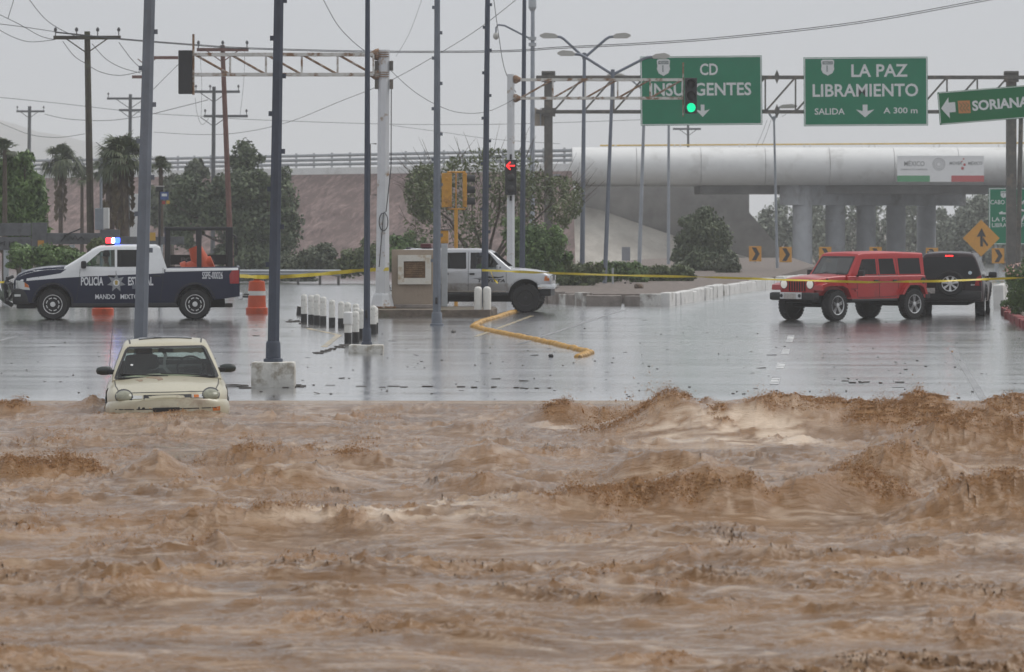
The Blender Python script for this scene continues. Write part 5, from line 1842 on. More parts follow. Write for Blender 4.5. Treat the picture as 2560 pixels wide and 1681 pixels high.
# barrier tape: twisted yellow ribbon
M_tape = mat('barrier_tape', (.60, .46, .02), .4, vary=.12, scale=8)
def tape(label, pts, w, twist):
    """pts: (column,row,distance)"""
    P = []
    for i in range(len(pts) - 1):
        for k in range(12):
            t = k / 12
            P.append([pts[i][j] + (pts[i + 1][j] - pts[i][j]) * t for j in range(3)])
    P.append(list(pts[-1]))
    vs, fs = [], []
    for i, (px, py, D) in enumerate(P):
        c = Vector((PX(px, D), D, PZ(py, D)))
        a = twist * math.sin(i * .23) + .3 * math.sin(i * .9)
        ww = w * D / F / 2
        o = Vector((0, math.sin(a), math.cos(a))) * ww
        vs += [c - o, c + o]
    fs = [(2 * i, 2 * i + 1, 2 * i + 3, 2 * i + 2) for i in range(len(P) - 1)]
    mb = MB()
    mb.add(vs, fs)
    n = len(vs)
    mb.add([v + Vector((0, .004, 0)) for v in vs], [tuple(reversed(f)) for f in fs])
    return tag(mb.build('barrier_tape', M_tape), label, 'barrier tape', 'yellow barrier tapes')
tape('yellow tape from the police truck over the orange drum to the left signal post', [(596, 690, 116.5), (642, 693, 118.6), (700, 693, 119.6), (800, 686, 119.5), (905, 676, 118.5), (972, 673, 117.8)], 9.5, .5)
tape('yellow tape from the dark pole past the red car to the right edge', [(1205, 676, ground_D(783) - .25), (1300, 680, 119), (1400, 684, 116), (1560, 689, 112.5), (1760, 693, 109), (1960, 700, 107.4), (2170, 706, 107.6), (2360, 703, 109), (2480, 698, 110), (2620, 692, 111.2)], 6.0, .9)
tape('loose yellow tape end hanging down the dark pole by the silver wagon', [(1226, 676, ground_D(783) - .25), (1231, 690, ground_D(783) - .27), (1235, 700, ground_D(783) - .27), (1245, 708, ground_D(783) - .27)], 6, .8)
tape('short yellow tape seen beyond the bull bar at the left edge', [(-30, 706, 117), (14, 706, 117.2)], 5, .3)

# guard rail on the far side of the junction
def far_rail():
    D = ground_D(712)
    s = F / D
    root = thing('guard_rail', 'low grey steel guard rail behind the orange drum', 'guard rail', (PX(690, D), D, gz(D)))
    X = lambda p: PX(p, D) - PX(690, D)
    for dz, dy in ((.10, 0), (.02, -.05), (-.06, -.05), (-.14, 0)):
        pass
    prof = [(-.02, .36), (-.07, .42), (-.02, .48), (-.07, .54), (-.02, .60)]
    mb = MB()
    for a, b_ in zip(prof[:-1], prof[1:]):
        x0, x1 = X(560), X(852)
        mb.add([(x0, a[0], a[1]), (x1, a[0], a[1]), (x1, b_[0], b_[1]), (x0, b_[0], b_[1])], [(0, 1, 2, 3)])
        mb.add([(x0, a[0] + .015, a[1]), (x1, a[0] + .015, a[1]), (x1, b_[0] + .015, b_[1]), (x0, b_[0] + .015, b_[1])], [(3, 2, 1, 0)])
    mb.build('rail', M_galv, root)
    pm = MB().box((0, .05, .28), (.1, .1, .60)).mesh('post', M_darkcol)
    for px in (575, 630, 690, 745, 800, 846):
        link('post', pm, root, (X(px), 0, 0))
far_rail()

# grey board wall with scrawled graffiti, far left
def board_wall():
    D = 141.0
    s = F / D
    x = PX(0, D)
    g = gz(D)
    mg = mat('grey_boards', (.115, .118, .125), .75, vary=.2, scale=3, bump=.3, bscale=14, dirt=(.075, .078, .08), dirt_amt=.35)
    root = thing('board_wall', 'long grey wall of horizontal boards on posts with black graffiti', 'wall', (x, D, g))
    X = lambda p: PX(p, D) - x
    Z = lambda p: PZ(p, D) - g
    def board(p0, p1, y0, y1, y=0.0, nm='board'):
        return MB().box(((X(p0) + X(p1)) / 2, y, (Z(y0) + Z(y1)) / 2), (X(p1) - X(p0), .09, Z(y0) - Z(y1)), bev=.012).build(nm, mg, root)
    board(-60, 78, 558, 590)
    board(-60, 78, 593, 625)
    board(80, 118, 557, 625, -.03, 'pillar')
    board(118, 252, 583, 611)
    board(252, 300, 574, 611, -.03, 'pillar')
    board(300, 460, 592, 612)
    for px in (15, 60, 98, 180, 270, 340, 400):
        MB().box((X(px), .08, Z(612) / 2), (.16, .16, Z(612))).build('post', M_galv, root)
    scr = MB()
    def sc(pts):
        scr.tube([(X(a), -.055, Z(b_)) for a, b_ in pts], .022, 5)
    sc([(152, 604), (165, 589), (170, 602), (176, 591), (182, 600), (188, 588), (195, 601), (203, 592), (211, 600)])
    sc([(160, 590), (175, 583), (203, 572)])
    sc([(0, 610), (14, 604), (10, 614)])
    sc([(24, 604), (24, 619)])
    sc([(24, 611), (36, 604)])
    sc([(24, 611), (46, 614)])
    scr.build('graffiti', M_black, root)
    om = mat('orange_sticker', (.45, .22, .04), .6)
    MB().box((X(103), -.09, Z(609)), (.2, .012, .2)).build('sticker', om, root)
board_wall()

def meter_box():
    D = 152.0
    s = F / D
    g = gz(D)
    root = thing('meter_cabinet', 'pale blue grey cabinet with a white door by the palm trunk', 'cabinet', (PX(256, D), D, g))
    MB().box((-.10, 0, PZ(548, D) - g), (.30, .3, 54 / s), bev=.02).build('cabinet', M_lampl, root)
    MB().box((.14, -.02, PZ(546, D) - g), (.19, .3, 52 / s), bev=.015).build('door', M_white, root)
    MB().tube([(-.05, .05, 0), (-.05, .05, PZ(395, D) - g)], .05, 8).build('pole', M_lampl, root)
    p = thing('white_pillar', 'white masonry pillar seen between the palm and the thick pole', 'pillar', (PX(338, 160), 160, gz(160)))
    MB().box((0, 0, (PZ(485, 160) - gz(160)) / 2), (.36, .3, PZ(485, 160) - gz(160)), bev=.02).build('shaft', M_white, p)
    q = thing('street_light', 'small black street light with a blue sign right of the thick pole', 'street light', (PX(398, 134), 134, gz(134)))
    D = 134.0
    s = F / D
    g = gz(D)
    MB().tube([(0, 0, 0), (.02, 0, PZ(468, D) - g)], .035, 6).build('post', M_black, q)
    MB().box((.02, 0, PZ(473, D) - g), (.22, .16, .14), bev=.02).build('lantern', M_black, q)
    MB().box((.02, 0, PZ(466, D) - g), (.26, .18, .03)).build('lantern_cap', M_lum, q)
    sg = MB().box((.16, -.03, PZ(490, D) - g), (.25, .02, .24)).build('sign_plate', mat('blue_sign', (.06, .10, .25), .5, vary=.3, scale=7), q)
    MB().box((.16, -.045, PZ(488, D) - g), (.16, .012, .08)).build('sign_print', M_signw, sg)
    MB().box((.14, -.03, PZ(507, D) - g), (.1, .02, .1)).build('red_tab', mat('tab_red', (.3, .04, .04), .5), q)
    MB().box((.27, -.03, PZ(506, D) - g), (.1, .02, .1)).build('yellow_tab', mat('tab_yellow', (.5, .3, .05), .5), q)
    MB().box((-.2, -.02, PZ(592, D) - g), (.18, .02, .25)).build('lower_plate', mat('tab_yellow', None), q)
    t = thing('sign', 'small grey sign on a thin post before the paved slope', 'sign', (PX(1565, 200), 200, gz(200)))
    D = 200.0
    MB().box((0, 0, (PZ(640, D) - gz(D)) / 2), (.06, .05, PZ(640, D) - gz(D))).build('post', M_galv, t)
    MB().box((0, -.04, PZ(635, D) - gz(D)), (21 * D / F, .03, 34 * D / F)).build('plate', mat('grey_plate', (.26, .27, .30), .6, vary=.1), t)
    for i, px in enumerate((1518, 1549, 1563)):
        Dp = ground_D(728)
        pp = thing('marker_post', ('thin grey marker post standing on the gravel island', 'short black stake on the gravel island, left one', 'short black stake on the gravel island, right one')[i], 'stake', (PX(px + 14, Dp), Dp, gz(Dp) + .2))
        hh = (.62, .12, .09)[i]
        MB().box((0, 0, hh / 2), (.07, .06, hh), bev=.01).build('shaft', (M_galv, M_black, M_black)[i], pp)
meter_box()
# ------------------------------------------------------------------ vehicles
def interp(pts):
    xs_ = [p[0] for p in pts]
    ys_ = [p[1] for p in pts]
    return lambda x: float(np.interp(x, xs_, ys_))

def smooth_poly(pts, n=5, keep=()):
    """Catmull-Rom through (x,z) points; indices in keep stay as sharp corners"""
    out = []
    m = len(pts)
    for i in range(m - 1):
        p1, p2 = pts[i], pts[i + 1]
        p0 = pts[i - 1] if i > 0 and i not in keep else p1
        p3 = pts[i + 2] if i + 2 < m and (i + 1) not in keep else p2
        for k in range(n):
            t = k / n
            out.append(tuple(0.5 * ((2 * b) + (c - a) * t + (2 * a - 5 * b + 4 * c - d) * t * t + (3 * b - a - 3 * c + d) * t ** 3) for a, b, c, d in zip(p0, p1, p2, p3)))
    out.append(tuple(pts[-1]))
    return out

def loft(xs_, zb, zt, half, crown=0.0, rad=0.05, nz=9, nt=9):
    """closed body: at each station x a section from zb(x) to zt(x), half width half(x,z), rounded upper shoulder, crowned top"""
    rings = []
    for x in xs_:
        b, t = zb(x), zt(x)
        r = min(rad, (t - b) * .45)
        side = []
        for k in range(nz):
            z = b + (t - r - b) * k / (nz - 1)
            side.append((half(x, z), z))
        w0 = half(x, t - r)
        w1 = half(x, t)
        for k in range(1, 5):
            a = math.pi / 2 * k / 4
            side.append((w0 + (w1 - w0) * math.sin(a) - r * .9 * (1 - math.cos(a)), t - r + r * math.sin(a)))
        wt = side[-1][0]
        top = []
        for k in range(1, nt):
            y = wt * (1 - 2 * k / nt)
            top.append((y, t + crown * (1 - (y / wt) ** 2)))
        # crown starts from the shoulder
        ring = [(x, y, z) for y, z in side] + [(x, y, z) for y, z in top] + [(x, -y, z) for y, z in reversed(side)]
        rings.append(ring)
    n = len(rings[0])
    vs = [p for r in rings for p in r]
    fs = []
    for i in range(len(rings) - 1):
        for k in range(n):
            k2 = (k + 1) % n
            fs.append((i * n + k, i * n + k2, (i + 1) * n + k2, (i + 1) * n + k))
    fs.append(tuple(range(n)))
    fs.append(tuple(range((len(rings) - 1) * n, len(rings) * n)))
    return MB().add(vs, fs)

def boolean(me, cutters, dark=None):
    """cut meshes out of a mesh; the cut faces take the cutter's material"""
    ob = bpy.data.objects.new('cut_body', me)
    COL.objects.link(ob)
    cs = []
    for c in cutters:
        co_ = bpy.data.objects.new('cutter', c)
        COL.objects.link(co_)
        md = ob.modifiers.new('b', 'BOOLEAN')
        md.operation = 'DIFFERENCE'
        md.solver = 'EXACT'
        md.material_mode = 'TRANSFER'
        md.object = co_
        cs.append(co_)
    dg = bpy.context.evaluated_depsgraph_get()
    out = bpy.data.meshes.new_from_object(ob.evaluated_get(dg))
    for c in cs:
        bpy.data.objects.remove(c)
    bpy.data.objects.remove(ob)
    return out

def cyl_y(x, z, r, y0, y1, m, n=28):
    return MB().lathe([(r, y0), (r, y1)], n, (x, 0, z), 'Y').mesh('cutter', m)

def set_smooth(me, ang=35):
    me.polygons.foreach_set('use_smooth', [True] * len(me.polygons))
    me.set_sharp_from_angle(angle=R(ang))
    return me

class Skin:
    """lays flat shapes onto the surface of a body"""
    def __init__(self, *meshes):
        vs, fs = [], []
        for me in meshes:
            o = len(vs)
            vs += [v.co.copy() for v in me.vertices]
            fs += [tuple(i + o for i in p.vertices) for p in me.polygons]
        self.t = BVHTree.FromPolygons(vs, fs)
    def hit(self, a, b, ax, sd):
        if ax == 'Y':
            o, d = Vector((a, sd * 3.0, b)), Vector((0, -sd, 0))
        elif ax == 'X':
            o, d = Vector((sd * 6.0, a, b)), Vector((-sd, 0, 0))
        else:
            o, d = Vector((a, b, 5.0)), Vector((0, 0, -1))
        h = self.t.ray_cast(o, d, 12.0)
        return (h[0], d) if h[0] is not None else (None, d)
    def lay(self, poly, ax, sd, eps=.004, res=.10, thick=.012, verts=None, faces=None):
        """polygon (or given 2D mesh) put on the skin; returns an MB"""
        if verts is None:
            bm = bmesh.new()
            f = bm.faces.new([bm.verts.new((a, b, 0)) for a, b in poly])
            a0, a1 = min(p[0] for p in poly), max(p[0] for p in poly)
            b0, b1 = min(p[1] for p in poly), max(p[1] for p in poly)
            for lo, hi, nrm in ((a0, a1, (1, 0, 0)), (b0, b1, (0, 1, 0))):
                n = int((hi - lo) / res)
                for k in range(1, n + 1):
                    c = lo + (hi - lo) * k / (n + 1)
                    bmesh.ops.bisect_plane(bm, geom=bm.verts[:] + bm.edges[:] + bm.faces[:], plane_co=(c if nrm[0] else 0, c if nrm[1] else 0, 0), plane_no=nrm)
            bmesh.ops.triangulate(bm, faces=bm.faces)
            bm.verts.index_update()
            verts = [(v.co.x, v.co.y) for v in bm.verts]
            faces = [[v.index for v in f.verts] for f in bm.faces]
            bm.free()
        H = [self.hit(a, b, ax, sd) for a, b in verts]
        good = [h[0] for h in H if h[0] is not None]
        if not good:
            return MB()
        P = []
        for (a, b), (h, d) in zip(verts, H):
            if h is None:
                q = Vector((a, 0, b)) if ax == 'Y' else Vector((0, a, b)) if ax == 'X' else Vector((a, b, 0))
                near = min(good, key=lambda g: (g - q).length)
                i = {'Y': 1, 'X': 0, 'Z': 2}[ax]
                q[i] = near[i]
                h = q
            P.append((h - d * eps, h + d * thick))
        n = len(P)
        mb = MB()
        cnt = {}
        for f in faces:
            for i in range(len(f)):
                e = (f[i], f[(i + 1) % len(f)])
                cnt[tuple(sorted(e))] = cnt.get(tuple(sorted(e)), 0) + 1
        fs = [tuple(f) for f in faces]
        if thick > 0:
            for f in faces:
                for i in range(len(f)):
                    e = (f[i], f[(i + 1) % len(f)])
                    if cnt[tuple(sorted(e))] == 1:
                        fs.append((e[1], e[0], n + e[0], n + e[1]))
            mb.add([p[0] for p in P] + [p[1] for p in P], fs)
        else:
            mb.add([p[0] for p in P], fs)
        return mb
    def text(self, txt, a, b, w, h, ax, sd, bold=.02, eps=.004, shear=0.0, mirror=False):
        vs, fs = text_mesh(txt, h, bold, 1.0, shear)
        k = w / text_w(vs)
        sg = -1 if mirror else 1
        v2 = [(a + sg * x * k, b + y) for x, y in vs]
        return self.lay(None, ax, sd, eps, thick=0.0, verts=v2, faces=fs)
    def line(self, pts, ax, sd, w=.012, eps=.003, res=.08):
        """thin strip (shut line, trim) following points on the skin"""
        mb = MB()
        for (a0, b0), (a1, b1) in zip(pts[:-1], pts[1:]):
            L = math.hypot(a1 - a0, b1 - b0)
            if L < 1e-6:
                continue
            nx, ny = -(b1 - b0) / L * w / 2, (a1 - a0) / L * w / 2
            q = self.lay([(a0 - nx, b0 - ny), (a1 - nx, b1 - ny), (a1 + nx, b1 + ny), (a0 + nx, b0 + ny)], ax, sd, eps, res, .004)
            mb.add(q.v, q.f)
        return mb

M_tyre = mat('tyre_rubber', (.012, .012, .013), .75, vary=.3, scale=8, bump=.4, bscale=30)
M_alloy = mat('alloy', (.62, .63, .64), .3, .35, vary=.1)
M_steelw = mat('steel_wheel', (.72, .72, .72), .4, .0, vary=.15, dirt=(.2, .19, .18), dirt_amt=.25)
M_well = mat('wheel_well', (.012, .012, .013), .9)
M_trim = mat('black_trim', (.015, .015, .017), .5, vary=.2, scale=5)
M_chrome = mat('chrome', (.62, .63, .64), .15, .9)
M_int = mat('dark_interior', (.03, .03, .033), .8, vary=.2)
G_dark = glass_mat('tinted_glass', (.05, .055, .06), .8)
G_clear = glass_mat('clear_glass', (.62, .72, .68), .9)
M_headl = mat('headlamp_lens', (.55, .56, .55), .12, .2)
M_red = mat('red_lens', (.30, .012, .012), .2)
M_amber = mat('amber_lens', (.50, .14, .02), .25)

def wheel(root, x, y, z, r, w, style, rim_m, sd, name='wheel', steer=0.0, tread=True, tw=None):
    """wheel = brake drum with tyre and rim as its own pieces; sd: which side faces out"""
    hub = MB().lathe([(r * .30, -w * .3), (r * .30, w * .3)], 16, (0, 0, 0), 'Y').build(name, M_well, root, loc=(x, y, z), rot=(0, 0, steer))
    rr = r * (.62 if style != 'offroad' else .56)
    prof = [(rr * .97, -w * .42), (rr, -w * .5), (r * .90, -w * .5), (r * .97, -w * .40), (r, -w * .22), (r, w * .22), (r * .97, w * .40), (r * .90, w * .5), (rr, w * .5), (rr * .97, w * .42)]
    t = MB().lathe(prof, 36, (0, 0, 0), 'Y')
    if tread:
        for k in range(30):
            a = 2 * math.pi * k / 30
            for s2 in (-1, 1):
                t.box((math.cos(a) * r * .985, s2 * w * .27, math.sin(a) * r * .985), (r * .06, w * .40, r * .13), (0, -a, s2 * .25))
    t.build('tyre', M_tyre, hub, smooth=35)
    o = sd * w * .30
    mb = MB().lathe([(rr, sd * w * .50), (rr * .93, sd * w * .47), (rr * .90, o), (rr * .90, -o)], 32, (0, 0, 0), 'Y', False)
    MB().lathe([(rr * .92, 0), (rr * .92, sd * w * .12)], 24, (0, 0, 0), 'Y').build('shade_disc', M_well, hub)  # near-black disc added to stand for the shade behind the spokes
    if style == 'steel':
        mb.lathe([(rr * .90, o), (rr * .78, o + sd * .03), (rr * .62, o + sd * .035), (rr * .5, o + sd * .005), (rr * .28, o + sd * .02), (rr * .24, o + sd * .07), (0, o + sd * .075)], 28, (0, 0, 0), 'Y')
    else:
        n = {'five': 5, 'seven': 7, 'offroad': 8}[style]
        for k in range(n):
            a = 2 * math.pi * (k + .25) / n
            ca, sa = math.cos(a), math.sin(a)
            wd = rr * (.17 if n == 5 else .11)
            q = []
            for q0, ww in ((.14, wd * .9), (.55, wd), (.93, wd * 1.55)):
                for e in (-1, 1):
                    q.append((ca * q0 * rr - sa * e * ww, sa * q0 * rr + ca * e * ww))
            vs = [(p[0], o + sd * .03, p[1]) for p in q] + [(p[0], o - sd * .03, p[1]) for p in q]
            mb.add(vs, [(0, 1, 3, 2), (2, 3, 5, 4), (6, 8, 9, 7), (8, 10, 11, 9), (0, 2, 8, 6), (2, 4, 10, 8), (1, 7, 9, 3), (3, 9, 11, 5)])
        mb.lathe([(rr * .24, o - sd * .02), (rr * .22, o + sd * .05), (0, o + sd * .055)], 16, (0, 0, 0), 'Y')
    rim = mb.build('rim', rim_m, hub, smooth=35)
    if style == 'steel':
        hm = MB()
        for k in range(8):
            a = 2 * math.pi * k / 8
            hm.lathe([(rr * .105, 0), (rr * .105, sd * .004)], 10, (math.cos(a) * rr * .70, o + sd * .033, math.sin(a) * rr * .70), 'Y')
        tag(hm.build('vent_holes', M_well, hub), kind='stuff')
    return hub

def head_body(root, x, y, z, skin, shirt, hair, face=1, scale=1.0, cap=None):
    """seated driver: one continuous torso, neck, head and arms body with hair and shirt laid over it"""
    S = scale
    bm = bmesh.new()
    J = [((0, 0, 0), .16), ((0, 0, .22), .165), ((.01, 0, .42), .17), ((.01, 0, .52), .075), ((.02, 0, .60), .062), ((.035, 0, .70), .098), ((.03, 0, .80), .085),
         ((.0, .19, .44), .07), ((.10, .23, .22), .052), ((.36, .16, .24), .04), ((.45, .14, .27), .042),
         ((.0, -.19, .44), .07), ((.10, -.23, .22), .052), ((.36, -.16, .24), .04), ((.45, -.14, .27), .042)]
    E = [(0, 1), (1, 2), (2, 3), (3, 4), (4, 5), (5, 6), (2, 7), (7, 8), (8, 9), (9, 10), (2, 11), (11, 12), (12, 13), (13, 14)]
    V = [bm.verts.new((p[0] * face * S, p[1] * S, p[2] * S)) for p, r in J]
    for a, b in E:
        bm.edges.new((V[a], V[b]))
    me = bpy.data.meshes.new('person')
    bm.to_mesh(me)
    bm.free()
    ob = bpy.data.objects.new('person_tmp', me)
    COL.objects.link(ob)
    md = ob.modifiers.new('s', 'SKIN')
    for i, (p, r) in enumerate(J):
        me.skin_vertices[0].data[i].radius = (r * S, r * S * (1.25 if i in (0, 1, 2) else 1))
    me.skin_vertices[0].data[0].use_root = True
    sb = ob.modifiers.new('u', 'SUBSURF')
    sb.levels = 1
    sb.render_levels = 1
    dg = bpy.context.evaluated_depsgraph_get()
    out = bpy.data.meshes.new_from_object(ob.evaluated_get(dg))
    bpy.data.objects.remove(ob)
    ms = mat('skin_tone', (.30, .17, .11), .6)
    out.materials.clear()
    out.materials.append(shirt)
    out.materials.append(ms)
    for p in out.polygons:
        zc = p.center.z / S
        p.material_index = 1 if zc > .53 or abs(p.center.x) > .30 * S else 0
    out.polygons.foreach_set('use_smooth', [True] * len(out.polygons))
    body = out
    return body

def person(label, loc, rotz, shirt, hair, vehicle_scale=.95, cap=None):
    body = head_body(None, 0, 0, 0, None, shirt, hair, 1, vehicle_scale)
    o = link('person', body, None, loc, (0, 0, rotz))
    S = vehicle_scale
    h = MB().lathe([(.0, .93 * S), (.07 * S, .91 * S), (.108 * S, .84 * S), (.112 * S, .76 * S), (.085 * S, .72 * S)], 16, (.015 * S, 0, 0))
    h.build('hair', hair, o, smooth=60)
    nb = MB().lathe([(0, -.01), (.018, 0), (.014, .03), (0, .05)], 8, (.135 * S, 0, .68 * S))
    nb.build('nose', mat('skin_tone', None), o, smooth=60)
    return tag(o, label, 'person')

def at_vehicle(root, p):
    return root.matrix_basis @ Vector(p)

def place(name, label, cat, px, D, heading, roll=0.0, pitch=0.0, zoff=0.0):
    """vehicle root on the ground at photo column px and distance D; heading 0 drives along +X"""
    r = thing(name, label, cat, (PX(px, D), D, gz(D) + zoff))
    r.rotation_euler = (roll, pitch, heading)
    r.matrix_basis = Matrix.Translation(r.location) @ Euler((roll, pitch, heading)).to_matrix().to_4x4()
    return r

# ---- police pickup
def police_truck():
    D = 114.0
    root = place('police_truck', 'dark blue and white police pickup truck with flashing lights and bed cage', 'pickup truck', 310, D, R(180 + 5))
    navy = mat('police_navy', (.004, .008, .034), .3, vary=.12, scale=2, spec=.35, dirt=(.010, .013, .036), dirt_amt=.2)
    white = mat('police_white', (.70, .71, .72), .25, vary=.05, coat=.4)
    letter = mat('police_lettering', (.66, .67, .69), .4)
    # side profile of lower body: hood, belt, bed
    top = interp(smooth_poly([(-2.97, 1.36), (-1.04, 1.345), (1.40, 1.345), (1.60, 1.37), (2.10, 1.335), (2.50, 1.25), (2.74, 1.13), (2.82, 1.0)], 5, (1, 2)))
    bot = interp([(-2.97, .60), (-2.4, .52), (-1.2, .44), (1.2, .42), (2.2, .42), (2.82, .50)])
    plan = interp([(-2.97, .92), (-2.8, .985), (-1, 1.0), (1.2, 1.0), (2.2, .985), (2.55, .93), (2.72, .84), (2.82, .72)])
    def half(x, z):
        t = (z - .42) / .95
        return plan(x) * (.955 + .045 * math.sin(math.pi * min(1, max(0, t)) * .85 + .25)) - .05 * max(0, t - .85)
    xs_ = list(np.linspace(-2.97, 2.82, 64))
    me = loft(xs_, bot, top, half, .03, .07, 11, 8).mesh('body', navy)
    xf, xr, rw = 1.82, -1.82, .402
    cut = []
    for xc in (xf, xr):
        cut.append(cyl_y(xc, rw + .03, .475, .55, 1.3, M_well))
        cut.append(cyl_y(xc, rw + .03, .475, -1.3, -.55, M_well))
    cut.append(MB().box((-1.98, 0, 1.37), (1.86, 1.62, .9)).mesh('cutter', M_well))
    me = set_smooth(boolean(me, cut))
    body = link('body', me, root)
    # cab
    ctop = interp(smooth_poly([(-1.09, 1.35), (-1.0, 1.62), (-.93, 1.86), (-.82, 1.915), (.35, 1.905), (.72, 1.845), (1.12, 1.60), (1.53, 1.35)], 5, (0, 2, 3)))
    def chalf(x, z):
        t = min(1, max(0, (z - 1.3) / .62))
        return .965 - .20 * t ** 1.15
    cxs = sorted(set([-1.09, -1.05, -1.0, -.96, -.93, -.9, -.86, -.82] + list(np.linspace(-.8, 1.53, 36))))
    cme = loft(cxs, lambda x: 1.30, lambda x: max(ctop(x), 1.32), chalf, .025, .06, 9, 8).mesh('cab', white)
    win_f = [(.98, 1.375), (.985, 1.43), (.60, 1.76), (.50, 1.79), (.235, 1.80), (.235, 1.36)]
    win_r = [(.175, 1.36), (.175, 1.80), (-.48, 1.80), (-.56, 1.72), (-.58, 1.37)]
    inner = MB().prism(win_f, -1.4, 1.4).mesh('cutter', M_int)
    inner2 = MB().prism(win_r, -1.4, 1.4).mesh('cutter', M_int)
    scr = MB().prism([(y, z) for y, z in ((-.70, 1.40), (.70, 1.40), (.60, 1.80), (-.60, 1.80))], .6, 2.2, 'YZ').mesh('cutter', M_int)
    full = cme.copy()
    cme = set_smooth(boolean(cme, [inner, inner2, scr]))
    link('cab', cme, root)
    sk = Skin(full, me)
    for sd in (-1, 1):
        sk.lay(win_f, 'Y', sd, .002, .2, .008).build('side_window', G_clear, root)
        sk.lay(win_r, 'Y', sd, .002, .2, .008).build('side_window', G_dark, root)
        for pts in ([(.205, .47), (.205, 1.34)], [(-.92, .47), (-1.0, 1.0), (-1.0, 1.34)], [(1.22, .50), (1.15, .9), (1.12, 1.34)]):
            sk.line(pts, 'Y', sd, .012).build('shut_line', M_trim, root)
        # white belt sweeping from nose to tail
        q = [(2.70, .985), (2.2, 1.03), (1.5, 1.085), (.9, 1.12), (0, 1.155), (-1.03, 1.20), (-1.03, 1.36), (1.36, 1.345), (1.50, 1.285), (1.62, 1.20), (2.0, 1.135), (2.35, 1.09), (2.62, 1.04)]
        hq = [(1.52, 1.30)] + [(x, top(x) - .062) for x in (1.7, 2.0, 2.3, 2.55, 2.68)] + [(2.74, 1.10)] + [(x, top(x) - .004) for x in (2.68, 2.55, 2.3, 2.0, 1.7, 1.55)]
        sk.lay(hq, 'Y', sd, .003, .12, .006).build('hood_edge_stripe', white, root)
        sk.lay(q, 'Y', sd, .003, .12, .006).build('white_band', white, root)
        sk.lay([(-1.06, 1.235), (-2.93, 1.275), (-2.93, 1.335), (-1.06, 1.325)], 'Y', sd, .014, .06, .02).build('bed_rail', white, root)
        for xw, zw in ((.13, 1.12), (-.50, 1.12)):
            pass
    # hood edge stripes
    for sd in (-1, 1):
        sk.lay([(1.62, sd * .80), (2.62, sd * .66), (2.55, sd * .80), (1.62, sd * .93)], 'Z', 1, .003, .15, .006).build('hood_stripe', white, root)
    # lettering (near side is the driver's left: +Y in local axes once turned round)
    sd = 1
    def T(x): return x
    m = True
    sk.text('POLICÍA', 1.10, .895, .572, .215, 'Y', sd, .03, mirror=m).build('lettering', letter, root)
    sk.text('ESTATAL', -.105, .895, .645, .215, 'Y', sd, .03, mirror=m).build('lettering', letter, root)
    sk.text('MANDO', .735, .54, .51, .125, 'Y', sd, .02, mirror=m).build('lettering', letter, root)
    sk.text('MIXTO', .09, .54, .46, .125, 'Y', sd, .02, mirror=m).build('lettering', letter, root)
    sk.text('SSPE-00026', -2.005, 1.055, .53, .19, 'Y', sd, .012, mirror=m).build('lettering', letter, root)
    for s2 in (1, -1):
        star = []
        for k in range(14):
            a = math.pi / 2 + 2 * math.pi * k / 14
            r = .245 if k % 2 == 0 else .125
            star.append((.195 + r * math.cos(a), .955 + r * math.sin(a)))
        st = sk.lay(star, 'Y', s2, .004, .15, .006).build('star_badge', mat('badge_grey', (.28, .29, .30), .4, .4, vary=.2, scale=20), root)
        sk.lay([(.195 + .085 * math.cos(a), .955 + .085 * math.sin(a)) for a in np.linspace(0, 6.283, 17)[:-1]], 'Y', s2, .009, .2, .006).build('badge_centre', letter, st)
        sk.lay([(.165, .90), (.225, .90), (.235, 1.0), (.195, 1.02), (.155, 1.0)], 'Y', s2, .013, .2, .005).build('badge_shield', mat('badge_gold', (.42, .30, .06), .5), st)
        for a0, z0 in ((.12, 1.17), (-.52, 1.17)):
            pass
    for s2 in (-1, 1):
        for xh in (.31, -.84):
            MB().box((xh, s2 * .995, 1.13), (.20, .035, .04), bev=.012).build('door_handle', M_trim, root)
        mir = MB().box((1.03, s2 * 1.10, 1.42), (.14, .24, .20), bev=.05)
        mir.tube([(1.05, s2 * .93, 1.38), (1.04, s2 * 1.03, 1.40)], .035, 6)
        mir.build('wing_mirror', M_trim, root, smooth=40)
        # wheel arch lips and running gear
        for xc in (xf, xr):
            pts = [(xc + .49 * math.cos(a), rw + .03 + .49 * math.sin(a)) for a in np.linspace(-.05, math.pi + .05, 17)]
            sk.line(pts, 'Y', s2, .085, .02).build('arch_lip', M_trim if xc == xr else M_trim, root)
        hl = [(2.77, .80), (2.40, .77), (2.44, .90), (2.60, 1.0), (2.77, 1.02)]
        h = sk.lay(hl, 'Y', s2, .008, .07, .02).build('headlight', M_headl, root)
        sk.lay([(2.54, .85), (2.42, .83), (2.45, .90), (2.54, .97)], 'Y', s2, .012, .1, .01).build('indicator', M_amber, h)
        sk.lay([(-2.72, .93), (-2.95, .93), (-2.95, 1.28), (-2.78, 1.28), (-2.70, 1.15)], 'Y', s2, .006, .1, .02).build('tail_light', M_red, root)
        wheel(root, xf, s2 * .83, rw, rw, .27, 'steel', M_steelw, s2, steer=0)
        wheel(root, xr, s2 * .83, rw, rw, .27, 'steel', M_steelw, s2)
        MB().box((0, s2 * .90, .385), (2.7, .14, .10), bev=.02).build('rocker_step', M_trim, root)
    # front bumper, bull bar, tow hook, underside
    MB().box((2.62, 0, .60), (.46, 1.86, .42), bev=.08).build('front_bumper', M_trim, root, smooth=40)
    MB().box((2.50, 0, .36), (.5, 1.5, .14), bev=.03).build('skid_plate', M_trim, root)
    MB().box((2.80, 0, .84), (.06, 1.2, .42), bev=.02).build('grille', M_chrome, root)
    bb = MB()
